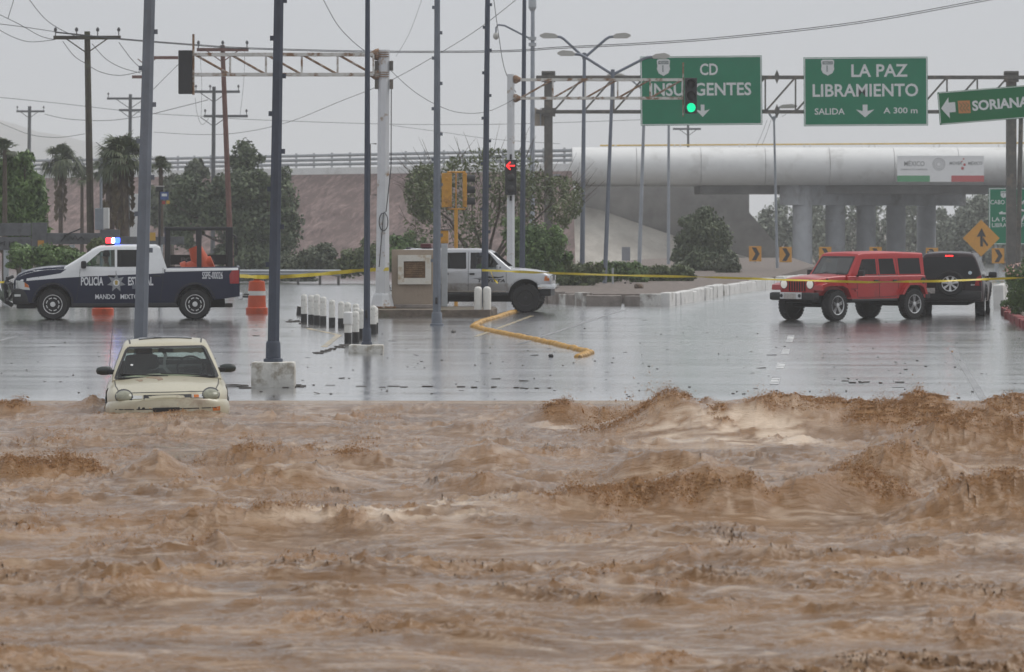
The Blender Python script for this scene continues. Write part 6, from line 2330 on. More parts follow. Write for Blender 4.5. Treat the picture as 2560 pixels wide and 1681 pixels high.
    for sy in (-.62, .62):
        bb.tube([(2.86, sy, .36), (3.02, sy, .44), (3.05, sy, .9), (2.98, sy * .95, 1.06), (2.86, sy * .9, 1.10)], .045, 8)
    for z in (.52, .72, .92, 1.07):
        bb.tube([(3.03 - (z - .5) * .05, -.62, z), (3.03 - (z - .5) * .05, .62, z)], .035, 8)
    for sy in (-1, 1):
        bb.tube([(3.0, sy * .62, .95), (2.92, sy * .93, .92), (2.84, sy * .96, .72), (2.92, sy * .9, .55), (3.0, sy * .62, .52)], .04, 8)
    bb.build('bull_bar', M_black, root, smooth=40)
    MB().box((2.72, .93, .63), (.16, .06, .06), bev=.01).build('fog_light', M_headl, root)
    MB().box((0, 0, .42), (5.2, 1.1, .22), bev=.03).build('chassis', M_well, root)
    for z, y in ((.36, .3), (.34, -.3)):
        MB().tube([(-2.8, y, z), (1.0, y, z)], .05, 6).build('exhaust', M_darkcol, root)
    MB().box((-2.98, 0, .60), (.14, 1.8, .18), bev=.03).build('rear_bumper', M_chrome, root)
    MB().box((-3.10, .2, .58), (.22, .07, .05)).build('hitch', M_trim, root)
    MB().box((-3.16, .2, .64), (.14, .20, .035)).build('hitch_step', M_trim, root)
    # bed cage
    cg = MB().tube([(-1.10, -.78, 2.33), (-1.10, .78, 2.33)], .045, 6).build('bed_cage', M_black, root)
    for sy in (-.80, .80):
        for x, r in ((-1.12, .07), (-1.93, .062), (-2.72, .075)):
            MB().box((x, sy, 1.85), (r * 2, .08, 1.0), bev=.012).build('upright', M_black, cg)
        MB().box((-1.92, sy, 2.34), (1.74, .09, .09), bev=.02).build('top_rail', M_black, cg)
        MB().tube([(-2.78, sy, 2.2), (-2.90, sy, 2.12), (-2.90, sy, 1.66), (-2.80, sy, 1.6)], .018, 6).build('grab_handle', M_black, cg)
    for x in (-1.93, -2.72):
        MB().tube([(x, -.78, 2.33), (x, .78, 2.33)], .04, 6).build('cross_bar', M_black, cg)
    pn = MB().box((-1.93, -.76, 1.53), (1.50, .03, .26), bev=.01).build('rear_panel', M_trim, root)
    flat_text('POLICIA', .12, .9, .03, .004).build('lettering', mat('panel_grey', (.10, .10, .10), .6), pn, loc=(-1.48, -.742, 1.47), rot=(0, 0, R(180)))
    # light bar
    lb = MB().box((.36, 0, 1.945), (.26, 1.16, .05), bev=.02).build('light_bar', M_trim, root)
    for y0, y1, nm, mm in ((.28, .58, 'red_lamp', led('beacon_red', (1, .02, .03), 5)), (.0, .28, 'white_lamp', led('beacon_white', (.85, .88, 1), 6)), (-.28, .0, 'white_lamp', led('beacon_white', None, 6)), (-.58, -.28, 'blue_lamp', led('beacon_blue', (.03, .08, 1), 6))):
        pass
    for x0, x1, nm, mm in ((.30, .45, 'red_lamp', led('beacon_red', (1, .02, .03), 7.0)), (.22, .30, 'white_lamp', led('beacon_white', (.9, .92, 1), 4)), (.08, .22, 'blue_lamp', led('beacon_blue', (.03, .10, 1), 10))):
        MB().box(((x0 + x1) / 2 + .02, 0, 2.035), (x1 - x0 - .004, 1.1, .15), bev=.04).build(nm, mm, lb)
    # interior, driver
    MB().box((.1, 0, 1.02), (1.9, 1.5, .3)).build('interior_floor', M_int, root)
    for sy in (-.38, .38):
        MB().box((.18, sy, 1.42), (.14, .45, .7), (0, -.15, 0), bev=.05).build('seat_back', M_int, root)
    sw = MB()
    sw.tube([(.82 + .05 * math.sin(t), .4 + .19 * math.cos(t), 1.40 + .17 * math.sin(t)) for t in np.linspace(0, 6.283, 17)], .016, 6)
    sw.build('steering_wheel', M_trim, root)
    person('driver of the police truck in a pale shirt with short dark hair', at_vehicle(root, (.44, .42, 1.0)), R(185), mat('pale_shirt', (.36, .31, .20), .8), mat('black_hair', (.012, .01, .01), .6), .86)
    # orange drums thrown in the bed
    def bed_drum(label, p, rot):
        d = thing('traffic_drum', label, 'traffic drum', at_vehicle(root, p), rot, 'orange traffic drums')
        MB().lathe([(.30, 0), (.30, .14), (.25, .16), (.22, .5), (.17, .80), (0, .80)], 18).build('body', M_or, d, smooth=35)
    bed_drum('orange drum lying slanted in the police truck bed, left one', (-1.55, .2, 1.18), (0, R(68), 0))
    bed_drum('orange drum tipped up in the police truck bed, right one', (-2.12, .25, 1.13), (0, R(-22), 0))
police_truck()

# ---- silver wagon with pickup nose
def silver_wagon():
    D = 121.6
    root = place('silver_wagon', 'silver off-road wagon with black wheels standing behind the tan monument', 'off-road car', 1200, D, R(-5))
    sil = mat('silver_paint', (.50, .51, .53), .25, .35, vary=.05, coat=.4)
    grey = mat('silver_lower', (.36, .355, .36), .3, .35, vary=.08, dirt=(.22, .2, .18), dirt_amt=.25)
    top = interp(smooth_poly([(-2.35, 1.12), (-2.30, 1.20), (.75, 1.20), (.95, 1.20), (1.4, 1.165), (1.8, 1.10), (1.98, 1.02), (2.04, .92)], 5, (1, 2)))
    bot = interp([(-2.35, .62), (-1.8, .56), (1.0, .55), (1.6, .60), (2.04, .72)])
    plan = interp([(-2.35, .80), (-2.2, .83), (1.2, .845), (1.7, .83), (1.92, .78), (2.04, .70)])
    def half(x, z):
        t = min(1, max(0, (z - .55) / .65))
        fl = 0.0
        for xc in (1.33, -1.33):
            fl = max(fl, math.exp(-((x - xc) / .42) ** 4) * math.exp(-((z - .75) / .28) ** 2))
        return plan(x) * (.965 + .035 * math.sin(math.pi * t * .8 + .4)) + .035 * fl
    me = loft(list(np.linspace(-2.35, 2.04, 60)), bot, top, half, .03, .06, 12, 8).mesh('body', sil)
    rw = .395
    cut = []
    for xc in (1.33, -1.33):
        for s2 in (-1, 1):
            y0, y1 = (.45, 1.2) if s2 > 0 else (-1.2, -.45)
            cut.append(cyl_y(xc, rw + .06, .47, y0, y1, M_well))
    me = set_smooth(boolean(me, cut))
    link('body', me, root)
    ctop = interp(smooth_poly([(-2.28, 1.18), (-2.2, 1.55), (-2.08, 1.69), (-1.9, 1.735), (-.4, 1.745), (.15, 1.725), (.36, 1.67), (.62, 1.45), (.92, 1.20)], 5, (0, 2, 6)))
    def chalf(x, z):
        t = min(1, max(0, (z - 1.15) / .58))
        return .815 - .15 * t ** 1.1
    cx = sorted(set([-2.28, -2.25, -2.2, -2.14, -2.08, -2.0] + list(np.linspace(-1.9, .92, 40))))
    cme = loft(cx, lambda x: 1.12, lambda x: max(ctop(x), 1.14), chalf, .02, .05, 9, 8).mesh('cab', sil)
    wf = [(-.19, 1.20), (-.19, 1.645), (.26, 1.645), (.34, 1.61), (.66, 1.23), (.62, 1.20)]
    wr = [(-.90, 1.205), (-.92, 1.64), (-.32, 1.65), (-.30, 1.22), (-.33, 1.20)]
    wq = [(-2.02, 1.22), (-1.95, 1.62), (-1.05, 1.64), (-1.02, 1.21)]
    scr = MB().prism([(-.64, 1.26), (.64, 1.26), (.56, 1.64), (-.56, 1.64)], .2, 1.6, 'YZ').mesh('cutter', M_int)
    full = cme.copy()
    cme = set_smooth(boolean(cme, [MB().prism(w, -1.3, 1.3).mesh('cutter', M_int) for w in (wf, wr)] + [scr]))
    link('cab', cme, root)
    sk = Skin(full, me)
    for s2 in (-1, 1):
        sk.lay(wf, 'Y', s2, .002, .2, .008).build('side_window', G_clear if s2 > 0 else glass_mat('smoke_glass', (.22, .25, .25), .9), root)
        sk.lay(wr, 'Y', s2, .002, .2, .008).build('side_window', G_dark, root)
        sk.lay(wq, 'Y', s2, .004, .2, .01).build('side_window', M_trim, root)
        for pts in ([(-.245, .60), (-.245, 1.68)], [(.80, .60), (.80, 1.18)], [(-1.0, .62), (-.96, 1.66)]):
            sk.line(pts, 'Y', s2, .011).build('shut_line', M_trim, root)
        sk.lay([(-2.3, .60), (.86, .60), (.86, .80), (-2.3, .80)], 'Y', s2, .003, .15, .006).build('lower_panel', grey, root)
        sk.line([(-.86, .585), (.80, .585)], 'Y', s2, .03, .012).build('sill_strip', M_chrome, root)
        for xh in (-.14, -.86):
            MB().box((xh, s2 * .85, 1.06), (.14, .03, .05), bev=.01).build('door_handle', M_trim, root)
        mir = MB().box((.58, s2 * .93, 1.235), (.09, .16, .16), bev=.04)
        mir.build('wing_mirror', sil, root, smooth=40)
        MB().box((0, s2 * .80, .50), (1.7, .10, .06), bev=.02).build('side_step', M_trim, root)
        for xc in (1.33, -1.33):
            wheel(root, xc, s2 * .74, rw, rw, .30, 'offroad', M_trim, s2)
            pts = [(xc + .48 * math.cos(a), rw + .06 + .48 * math.sin(a)) for a in np.linspace(.02, math.pi - .02, 17)]
            sk.line(pts, 'Y', s2, .035, .015).build('arch_lip', M_trim, root)
        MB().box((2.00, s2 * .58, .94), (.10, .24, .15), bev=.02).build('headlight', M_headl, root)
        sk.lay([(1.98, .87), (1.84, .87), (1.86, 1.0), (1.98, 1.0)], 'Y', s2, .008, .1, .02).build('indicator', M_amber, root)
    # black door decal
    sd = -1
    dk = mat('black_decal', (.012, .012, .014), .4)
    q = [(-.17, .93), (.10, .955), (.28, .99), (.34, 1.0), (.40, .97), (.48, .99), (.60, .975), (.68, .99), (.74, 1.01), (.72, .965), (.55, .94), (.30, .94)]
    sk.lay(q, 'Y', sd, .007, .1, .003).build('decal', dk, root)
    sk.text('TOYOTA', .02, .835, .75, .085, 'Y', sd, .04, .007, .25).build('lettering', dk, root)
    # nose: grille, chromed bumper
    MB().box((2.02, 0, .95), (.05, .86, .16), bev=.015).build('grille', M_trim, root)
    MB().box((2.05, 0, .71), (.16, 1.66, .14), bev=.04).build('front_bumper', M_chrome, root, smooth=40)
    for s2 in (-1, 1):
        MB().box((1.86, s2 * .80, .71), (.40, .08, .14), bev=.03).build('bumper_corner', M_chrome, root, smooth=40)
        MB().box((2.11, s2 * .62, .69), (.03, .14, .07)).build('bumper_lamp', M_red, root)
    MB().box((1.84, 0, .55), (.36, 1.4, .20), bev=.04).build('valance', M_trim, root)
    MB().box((-.3, 0, .46), (4.0, 1.2, .34), bev=.03).build('chassis', M_well, root)
    MB().box((-2.34, 0, .66), (.16, 1.6, .16), bev=.03).build('rear_bumper', M_chrome, root)
    MB().box((-1.46, 0, 1.83), (.30, .9, .12), bev=.03).build('roof_beacon', mat('dark_red_plastic', (.09, .012, .016), .4), root)
    MB().box((-1.46, 0, 1.755), (.2, .7, .04)).build('beacon_mount', M_trim, root)
    MB().box((-1.95, 0, 1.76), (.12, .9, .05), bev=.02).build('roof_rack', M_trim, root)
    MB().box((-.4, 0, .98), (1.7, 1.3, .2)).build('interior_floor', M_int, root)
    for sy in (-.36, .36):
        MB().box((-.22, sy, 1.28), (.14, .42, .62), (0, -.15, 0), bev=.05).build('seat_back', M_int, root)
    person('driver of the silver wagon in a bright green vest', at_vehicle(root, (.0, -.36, .90)), R(-5), mat('green_vest', (.22, .52, .06), .7), mat('black_hair', None), .84)
silver_wagon()
# ---- red boxy off-road car
def red_jeep():
    D = 113.7
    th = R(180 + 42)
    root = place('red_offroad_car', 'bright red boxy four-door off-road car with slotted grille and black bumper', 'off-road car', 2129, D, th)
    S = .975
    root.scale = (S, S, S)
    red = mat('red_paint', (.37, .012, .014), .28, vary=.06, coat=.3, dirt=(.28, .018, .018), dirt_amt=.2)
    redt = mat('red_hardtop', (.40, .018, .02), .4, vary=.06)
    rw = .405
    xf, xr = 1.475, -1.475
    # tub
    def tubhalf(x, z):
        return .79 - .012 * abs(z - .95)
    tub = loft(list(np.linspace(-2.02, .98, 30)), lambda x: .56, lambda x: 1.16, tubhalf, .0, .03, 8, 6).mesh('body', red)
    cut = [cyl_y(xr, rw + .05, .50, a, b, M_well) for a, b in ((.42, 1.2), (-1.2, -.42))]
    tub = set_smooth(boolean(tub, cut), 30)
    link('body', tub, root)
    # bonnet tapering to the grille
    ht = interp(smooth_poly([(.95, 1.175), (1.2, 1.17), (1.7, 1.13), (1.95, 1.085), (2.03, 1.03)], 4))
    hp = interp([(.95, .73), (1.6, .66), (1.98, .60), (2.03, .57)])
    hood = set_smooth(loft(list(np.linspace(.95, 2.03, 18)), lambda x: .66, ht, lambda x, z: hp(x), .045, .06, 7, 8).mesh('hood', red), 40)
    hd = link('hood', hood, root)
    for s2 in (-1, 1):
        MB().box((1.62, s2 * .665, 1.07), (.06, .03, .07), bev=.01).build('hood_latch', M_trim, hd)
        MB().box((1.02, s2 * .44, 1.19), (.05, .05, .04), bev=.01).build('hood_bumper', M_trim, hd)
    # grille
    gp = [(-.60, .72), (.60, .72), (.64, .84), (.62, 1.02), (.50, 1.075), (-.50, 1.075), (-.62, 1.02), (-.64, .84)]
    gr = MB().prism(gp, 1.98, 2.06, 'YZ').build('grille', red, root)
    for k in range(7):
        y = (k - 3) * .092
        MB().box((2.062, y, .90), (.02, .044, .255), bev=.008).build('grille_slot', M_well, gr)
    for s2 in (-1, 1):
        hl = MB().lathe([(.115, 0), (.115, .02), (.095, .045), (0, .06)], 20, (2.055, s2 * .475, .955), 'X').build('headlight', led('headlight_on', (1.0, .97, .9), .35), gr, smooth=50)
        MB().lathe([(.128, -.01), (.128, .022), (.112, .022)], 20, (2.05, s2 * .475, .955), 'X').build('bezel', M_trim, hl)
    # flared front and rear wings
    for s2 in (-1, 1):
        fp = [(2.08, .80), (2.06, .93), (1.86, .985), (1.22, .985), (1.02, .90), (.86, .62), (.96, .60), (1.10, .84), (1.28, .91), (1.82, .91), (1.98, .87), (2.02, .79)]
        a, b = (s2 * .55, s2 * .92)
        MB().prism(fp, min(a, b), max(a, b)).build('front_wing', red, root)
        rp = [(-.98, .66), (-1.10, .84), (-1.26, .975), (-1.72, .975), (-1.90, .88), (-1.985, .66), (-1.90, .66), (-1.83, .84), (-1.68, .905), (-1.30, .905), (-1.17, .80), (-1.07, .66)]
        a, b = (s2 * .76, s2 * .92)
        MB().prism(rp, min(a, b), max(a, b)).build('rear_wing', red, root)
        MB().box((1.5, s2 * .52, .80), (.95, .08, .36)).build('inner_wing', M_well, root)
        wheel(root, xf, s2 * .785, rw, rw, .25, 'five', M_alloy, s2, steer=R(4))
        wheel(root, xr, s2 * .785, rw, rw, .25, 'five', M_alloy, s2)
        MB().box((0, s2 * .80, .53), (1.75, .1, .06), bev=.02).build('side_step', M_trim, root)
    # cabin: flat sided hardtop
    def chalf(x, z):
        return .745 - .085 * max(0, (z - 1.15)) / .62
    ctop = interp([(-2.03, 1.755), (-1.0, 1.79), (.30, 1.775), (.42, 1.74), (.44, 1.735), (.86, 1.18)])
    xs_ = [-2.03, -2.0] + list(np.linspace(-1.95, .42, 30)) + list(np.linspace(.44, .86, 10))
    cab = loft(xs_, lambda x: 1.14, lambda x: max(1.16, ctop(x)), chalf, .02, .055, 9, 8).mesh('hardtop', redt)
    wf = [(.56, 1.20), (.33, 1.60), (-.18, 1.61), (-.18, 1.20)]
    wr = [(-.30, 1.20), (-.30, 1.61), (-.86, 1.615), (-.92, 1.20)]
    wq = [(-1.06, 1.20), (-1.04, 1.62), (-1.88, 1.62), (-1.90, 1.20)]
    full = cab.copy()
    scr = MB().prism([(-.66, 1.215), (.66, 1.215), (.60, 1.66), (-.60, 1.66)], .25, 1.3, 'YZ').mesh('cutter', M_int)
    cab = set_smooth(boolean(cab, [MB().prism(w, -1.3, 1.3).mesh('cutter', M_int) for w in (wf, wr)] + [scr]), 30)
    link('hardtop', cab, root)
    sk = Skin(full, tub)
    for s2 in (-1, 1):
        sk.lay(wf, 'Y', s2, .002, .2, .008).build('side_window', glass_mat('smoke_glass', None), root)
        sk.lay(wr, 'Y', s2, .002, .2, .008).build('side_window', G_dark, root)
        sk.lay(wq, 'Y', s2, .004, .2, .01).build('side_window', mat('black_glass', (.010, .011, .013), .12, spec=.25), root)
        for pts in ([(.60, .62), (.62, 1.14)], [(-.24, .60), (-.24, 1.62)], [(-.98, .80), (-.97, 1.62)], [(-.24, .60), (.60, .60)], [(-.24, .60), (-.92, .62)], [(-.98, 1.165), (.60, 1.165)]):
            sk.line(pts, 'Y', s2, .013).build('shut_line', M_trim, root)
        for xh in (-.10, -.82):
            MB().box((xh, s2 * .80, 1.03), (.15, .04, .05), bev=.012).build('door_handle', M_trim, root)
        for zz in (.78, 1.06):
            MB().box((.66, s2 * .80, zz), (.10, .03, .05), bev=.01).build('door_hinge', red, root)
        mir = MB().box((.60, s2 * .93, 1.24), (.10, .19, .16), bev=.035)
        mir.tube([(.60, s2 * .76, 1.16), (.60, s2 * .86, 1.19)], .03, 6)
        mir.build('wing_mirror', M_trim, root, smooth=40)
        MB().lathe([(.09, 0), (.085, .02), (0, .022)], 14, (-1.93, s2 * .79, 1.02), 'Y').build('fuel_cap', M_trim, root)
        MB().box((-2.05, s2 * .72, .95), (.06, .14, .22), bev=.02).build('tail_light', M_red, root)
    sk.text('SAHARA', .86, .80, .24, .04, 'Y', 1, .02, .01, mirror=True).build('lettering', M_trim, root)
    # windscreen laid on the raked frame
    wsq = [(-.63, 1.235), (.63, 1.235), (.575, 1.64), (-.575, 1.64)]
    ws = Skin(full).lay(wsq, 'X', 1, .004, .3, .008).build('windscreen', glass_mat('screen_glass', (.30, .36, .35), 2.2), root)
    Skin(full).line([(-.64, 1.215), (.64, 1.215), (.585, 1.66), (-.585, 1.66), (-.64, 1.215)], 'X', 1, .035, .008).build('screen_seal', M_trim, ws)
    for y in (-.35, .15):
        MB().tube([(.90, y, 1.20), (.84, y + .28, 1.27)], .01, 5).build('wiper', M_trim, root)
    # bumpers, plate, underside
    MB().box((2.17, 0, .635), (.24, 1.62, .21), bev=.06).build('front_bumper', M_trim, root, smooth=40)
    MB().box((2.30, .0, .655), (.03, .78, .17), bev=.02).build('bumper_plate', M_alloy, root)
    pl = MB().box((2.32, -.02, .645), (.02, .42, .15), bev=.008).build('number_plate', mat('plate_grey', (.42, .40, .38), .5, vary=.2, scale=12), root)
    for s2 in (-1, 1):
        MB().lathe([(.05, 0), (.045, .02), (0, .025)], 12, (2.31, s2 * .33, .655), 'X').build('fog_light', M_trim, root)
    MB().box((0, 0, .55), (4.0, .95, .2), bev=.03).build('chassis', M_well, root)
    for xc in (xf, xr):
        MB().tube([(xc, -.7, .40), (xc, .7, .40)], .06, 8).build('axle', M_well, root)
    MB().box((-2.12, 0, .62), (.18, 1.6, .18), bev=.04).build('rear_bumper', M_trim, root)
    sp = wheel(root, -2.20, 0, 1.0, .40, .24, 'five', M_alloy, 1, name='spare_wheel')
    sp.rotation_euler = (0, 0, R(90))
    MB().box((-.4, 0, 1.0), (1.9, 1.3, .2)).build('interior_floor', M_int, root)
    for sy in (-.36, .36):
        MB().box((-.30, sy, 1.32), (.14, .42, .66), (0, -.15, 0), bev=.05).build('seat_back', M_int, root)
    rc = [at_vehicle(root, (p[0] * S, p[1] * S, p[2] * S)) for p in ((.02, .38, .93), (.02, -.38, .93))]
    person('driver of the red off-road car in a dark top', rc[0], th, mat('dark_top', (.10, .07, .06), .8), mat('brown_hair', (.09, .05, .03), .6), .86)
    return root
red_jeep()

# ---- dark SUV seen from behind
def dark_suv():
    D = 118.4
    th = R(90 - 9)
    root = place('dark_suv', 'dark maroon SUV seen from behind with a covered spare wheel and lit brake light', 'SUV', 2383, D, th)
    root.scale = (1.0, 1.03, .945)
    mar = mat('dark_maroon', (.016, .006, .010), .3, vary=.1, spec=.3)
    rw = .37
    xf, xr = 1.32, -1.32
    top = interp(smooth_poly([(-2.08, 1.0), (-2.05, 1.06), (.9, 1.07), (1.3, 1.06), (1.8, 1.0), (2.1, .90), (2.2, .78)], 5, (1, 2)))
    bot = interp([(-2.08, .42), (-1.5, .40), (1.5, .40), (2.2, .46)])
    plan = interp([(-2.08, .83), (-2.0, .88), (-1.7, .91), (1.6, .91), (2.0, .84), (2.2, .68)])
    def half(x, z):
        t = min(1, max(0, (z - .4) / .67))
        return plan(x) * (.95 + .05 * math.sin(math.pi * (t * .8 + .12)))
    me = loft(list(np.linspace(-2.08, 2.2, 50)), bot, top, half, .03, .07, 10, 8).mesh('body', mar)
    cut = []
    for xc in (xf, xr):
        for a, b in ((.5, 1.3), (-1.3, -.5)):
            cut.append(cyl_y(xc, rw + .05, .45, a, b, M_well))
    me = set_smooth(boolean(me, cut))
    link('body', me, root)
    ctop = interp(smooth_poly([(-2.06, 1.05), (-1.96, 1.45), (-1.84, 1.70), (-1.68, 1.76), (-.8, 1.785), (.0, 1.765), (.30, 1.70), (1.0, 1.08)], 5, (0, 2)))
    def chalf(x, z):
        t = min(1, max(0, (z - 1.0) / .76))
        return .86 - .22 * t ** 1.25
    cxs = sorted(set([-2.06, -2.03, -2.0, -1.96, -1.92, -1.88, -1.84, -1.78, -1.72] + list(np.linspace(-1.68, 1.0, 30))))
    cme = set_smooth(loft(cxs, lambda x: 1.0, lambda x: max(1.02, ctop(x)), chalf, .03, .08, 9, 9).mesh('cabin', mar), 40)
    link('cabin', cme, root)
    sk = Skin(cme, me)
    bg = mat('black_glass', None)
    rwq = [(-.80, 1.08), (.80, 1.08), (.76, 1.30), (.64, 1.62), (.56, 1.66), (-.56, 1.66), (-.64, 1.62), (-.76, 1.30)]
    rg = sk.lay(rwq, 'X', -1, .006, .12, .015).build('rear_window', bg, root)
    sk.lay([(-.545 + .05 * math.cos(a), 1.22 + .05 * math.sin(a)) for a in np.linspace(0, 6.283, 13)[:-1]], 'X', -1, .010, .2, .004).build('round_sticker', mat('sticker', (.45, .55, .60), .5, vary=.4, scale=30), rg)
    MB().tube([(-2.07, .02, 1.14), (-2.02, -.30, 1.22)], .012, 5).build('rear_wiper', M_trim, root)
    sk.lay([(-.10, 1.675), (.10, 1.675), (.10, 1.71), (-.10, 1.71)], 'X', -1, .02, .2, .03).build('brake_light', led('brake_red', (1, .02, .02), 3.5), root)
    for s2 in (-1, 1):
        for w in ([(.55, 1.12), (.22, 1.60), (-.25, 1.64), (-.25, 1.11)], [(-.33, 1.11), (-.33, 1.64), (-.95, 1.62), (-1.0, 1.10)], [(-1.08, 1.10), (-1.05, 1.60), (-1.55, 1.57), (-1.80, 1.20), (-1.80, 1.11)]):
            sk.lay(w, 'Y', s2, .004, .15, .01).build('side_window', bg, root)
        sk.lay([(s2 * .66, .86), (s2 * .84, .86), (s2 * .83, 1.16), (s2 * .72, 1.10)] if s2 > 0 else [(-.84, .86), (-.66, .86), (-.72, 1.10), (-.83, 1.16)], 'X', -1, .015, .1, .03).build('tail_light', M_red, root)
        for pts in ([(-.29, .5), (-.29, 1.66)], [(.70, .5), (.66, 1.06)], [(-1.02, .85), (-1.02, 1.62)]):
            sk.line(pts, 'Y', s2, .012).build('shut_line', M_trim, root)
        MB().box((.62, s2 * 1.0, 1.13), (.12, .22, .17), bev=.05).build('wing_mirror', M_trim, root, smooth=40)
        MB().tube([(.62, s2 * .85, 1.06), (.62, s2 * .95, 1.10)], .03, 6).build('mirror_arm', M_trim, root)
        MB().tube([(-1.60, s2 * .56, 1.745), (-1.5, s2 * .57, 1.80), (.0, s2 * .57, 1.80), (.15, s2 * .57, 1.74)], .022, 6).build('roof_rail', M_trim, root)
        for xh in (-.20, -.92):
            MB().box((xh, s2 * .91, .98), (.16, .03, .05), bev=.012).build('door_handle', M_trim, root)
        for xc in (xf, xr):
            pts = [(xc + .455 * math.cos(a), rw + .05 + .455 * math.sin(a)) for a in np.linspace(-.1, math.pi + .1, 15)]
            sk.line(pts, 'Y', s2, .07, .03).build('arch_flare', M_trim, root)
            wheel(root, xc, s2 * .77, rw, rw, .25, 'seven', M_alloy, s2)
        MB().box((2.14, s2 * .55, .78), (.1, .28, .16), bev=.03).build('headlight', M_headl, root)
    MB().box((-2.14, 0, .60), (.20, 1.70, .24), bev=.06).build('rear_bumper', M_trim, root, smooth=40)
    MB().box((-2.235, .50, .72), (.02, .32, .15), bev=.006).build('number_plate', mat('plate_grey', None), root)
    MB().box((0, 0, .40), (3.9, 1.0, .18), bev=.03).build('chassis', M_well, root)
    sp = wheel(root, -2.22, -.05, .92, .35, .22, 'seven', M_alloy, 1, name='spare_wheel')
    sp.rotation_euler = (0, 0, R(90))
    MB().box((-2.10, -.05, .92), (.16, .2, .2)).build('spare_mount', M_trim, root)
    sk.text('4X4', -.56, .86, .12, .05, 'X', -1, .02, .01, mirror=True).build('lettering', M_alloy, root)
dark_suv()

# ---- stranded cream saloon in the flood
def cream_car():
    D0 = 62.6
    th = R(-85.0)
    root = place('cream_car', 'cream saloon car stranded in the brown flood up to its number plate', 'car', 417.5, D0, th, 0, 0)
    root.rotation_euler = (R(1.1), 0, th)
    cream = mat('cream_paint', (.47, .435, .32), .3, vary=.05, scale=2, coat=.3, dirt=(.34, .27, .19), dirt_amt=.16, dirt_scale=1.6)
    base = CH - 3.0 - gz(D0)
    root.location.z = CH - 3.03
    xn = 2.05    # nose
    # bonnet and lower body; nose rounded in plan
    top = interp(smooth_poly([(-2.2, .80), (-2.1, .93), (-1.5, .96), (-1.1, .94), (.80, .80), (1.05, .765), (1.5, .705), (1.82, .625), (1.97, .575), (2.05, .51)], 5, (1, 3, 4)))
    bot = interp([(-2.2, .36), (-1.8, .22), (1.5, .20), (1.9, .22), (2.05, .30)])
    plan = interp(smooth_poly([(-2.2, .66), (-2.05, .76), (-1.6, .82), (-.5, .85), (.9, .855), (1.45, .84), (1.72, .80), (1.90, .72), (2.0, .62), (2.05, .50)], 4))
    def half(x, z):
        t = min(1, max(0, (z - .2) / .66))
        return plan(x) * (.945 + .055 * math.sin(math.pi * (t * .72 + .18))) - .10 * max(0, (z - .62) / .3)
    xs_ = list(np.linspace(-2.2, 1.5, 34)) + list(np.linspace(1.56, 2.05, 18))
    me = loft(xs_, bot, top, half, .05, .10, 12, 14).mesh('body', cream)
    rw = .29
    cut = []
    for xc in (1.25, -1.38):
        for a, b in ((.5, 1.3), (-1.3, -.5)):
            cut.append(cyl_y(xc, rw + .03, .36, a, b, M_well))
    cut.append(MB().box((-.35, 0, .66), (2.3, 1.36, .70)).mesh('cutter', M_int))
    # grille slot
    full_b = me.copy()
    me = set_smooth(boolean(me, cut), 40)
    link('body', me, root)
    skb = Skin(full_b)
    # bumper: a fuller band below the lamps
    bp = interp(smooth_poly([(1.2, .868), (1.6, .862), (1.82, .82), (1.98, .73), (2.08, .60), (2.14, .44)], 4))
    bump = set_smooth(loft(list(np.linspace(1.62, 2.14, 18)), lambda x: .20, lambda x: .53, lambda x, z: bp(x) * (1 - .10 * abs((z - .38) / .2) ** 2.5), .0, .075, 9, 10).mesh('front_bumper', cream), 50)
    fb = link('front_bumper', bump, root)
    skf = Skin(bump)
    skf.line([(-.72, .405), (.72, .405)], 'X', 1, .014, .003).build('bumper_groove', M_trim, fb)
    skf.lay([(.62, .36), (.72, .36), (.72, .42), (.62, .405)], 'X', 1, .006, .1, .02).build('side_marker', M_amber, fb)
    MB().box((2.145, -.02, .375), (.03, .37, .10), bev=.01).build('number_plate', M_trim, root)
    for y, z, w in ((-.36, .40, .05), (-.41, .41, .03)):
        skf.lay([(y, z), (y + w, z + .004), (y + w * .8, z + .035), (y + .01, z + .03)], 'X', 1, .004, .1, .006).build('scuff', M_trim, fb)
    # headlamps: oval, clouded
    lamp = mat('clouded_lamp', (.25, .25, .185), .15, .0, vary=.25, scale=14)
    for s2 in (-1, 1):
        cy, cz = s2 * .598, .578
        ov = [(cy + .112 * math.cos(a), cz + .083 * math.sin(a)) for a in np.linspace(0, 6.283, 25)[:-1]]
        ov2 = [(cy + .126 * math.cos(a), cz + .097 * math.sin(a)) for a in np.linspace(0, 6.283, 25)[:-1]]
        bz = skb.lay(ov2, 'X', 1, .006, .05, .02).build('headlight_surround', M_trim, root)
        # domed lens
        vs, fs = [], []
        x0 = max(skb.hit(cy, cz, 'X', 1)[0].x, 1.75)
        n = 24
        rings = [(1.0, 0.0), (.9, .028), (.65, .055), (.3, .068)]
        for q, dx in rings:
            for k in range(n):
                a = 2 * math.pi * k / n
                yy, zz = cy + .112 * q * math.cos(a), cz + .083 * q * math.sin(a)
                h = skb.hit(yy, zz, 'X', 1)[0]
                hx = h.x if h is not None else x0
                vs.append((hx * .5 + x0 * .5 + dx * .7 + .012, yy, zz))
        for i in range(3):
            for k in range(n):
                fs.append((i * n + k, i * n + (k + 1) % n, (i + 1) * n + (k + 1) % n, (i + 1) * n + k))
        fs.append(tuple(range(3 * n, 4 * n)))
        MB().add(vs, fs).build('headlight', lamp, root, smooth=60)
        q = [(s2 * .345, .548), (s2 * .49, .545), (s2 * .475, .592), (s2 * .345, .588)]
        if s2 < 0:
            q = [(a, b) for a, b in q][::-1]
        skb.lay(q, 'X', 1, .008, .1, .02).build('indicator', M_headl if s2 < 0 else M_headl, root)
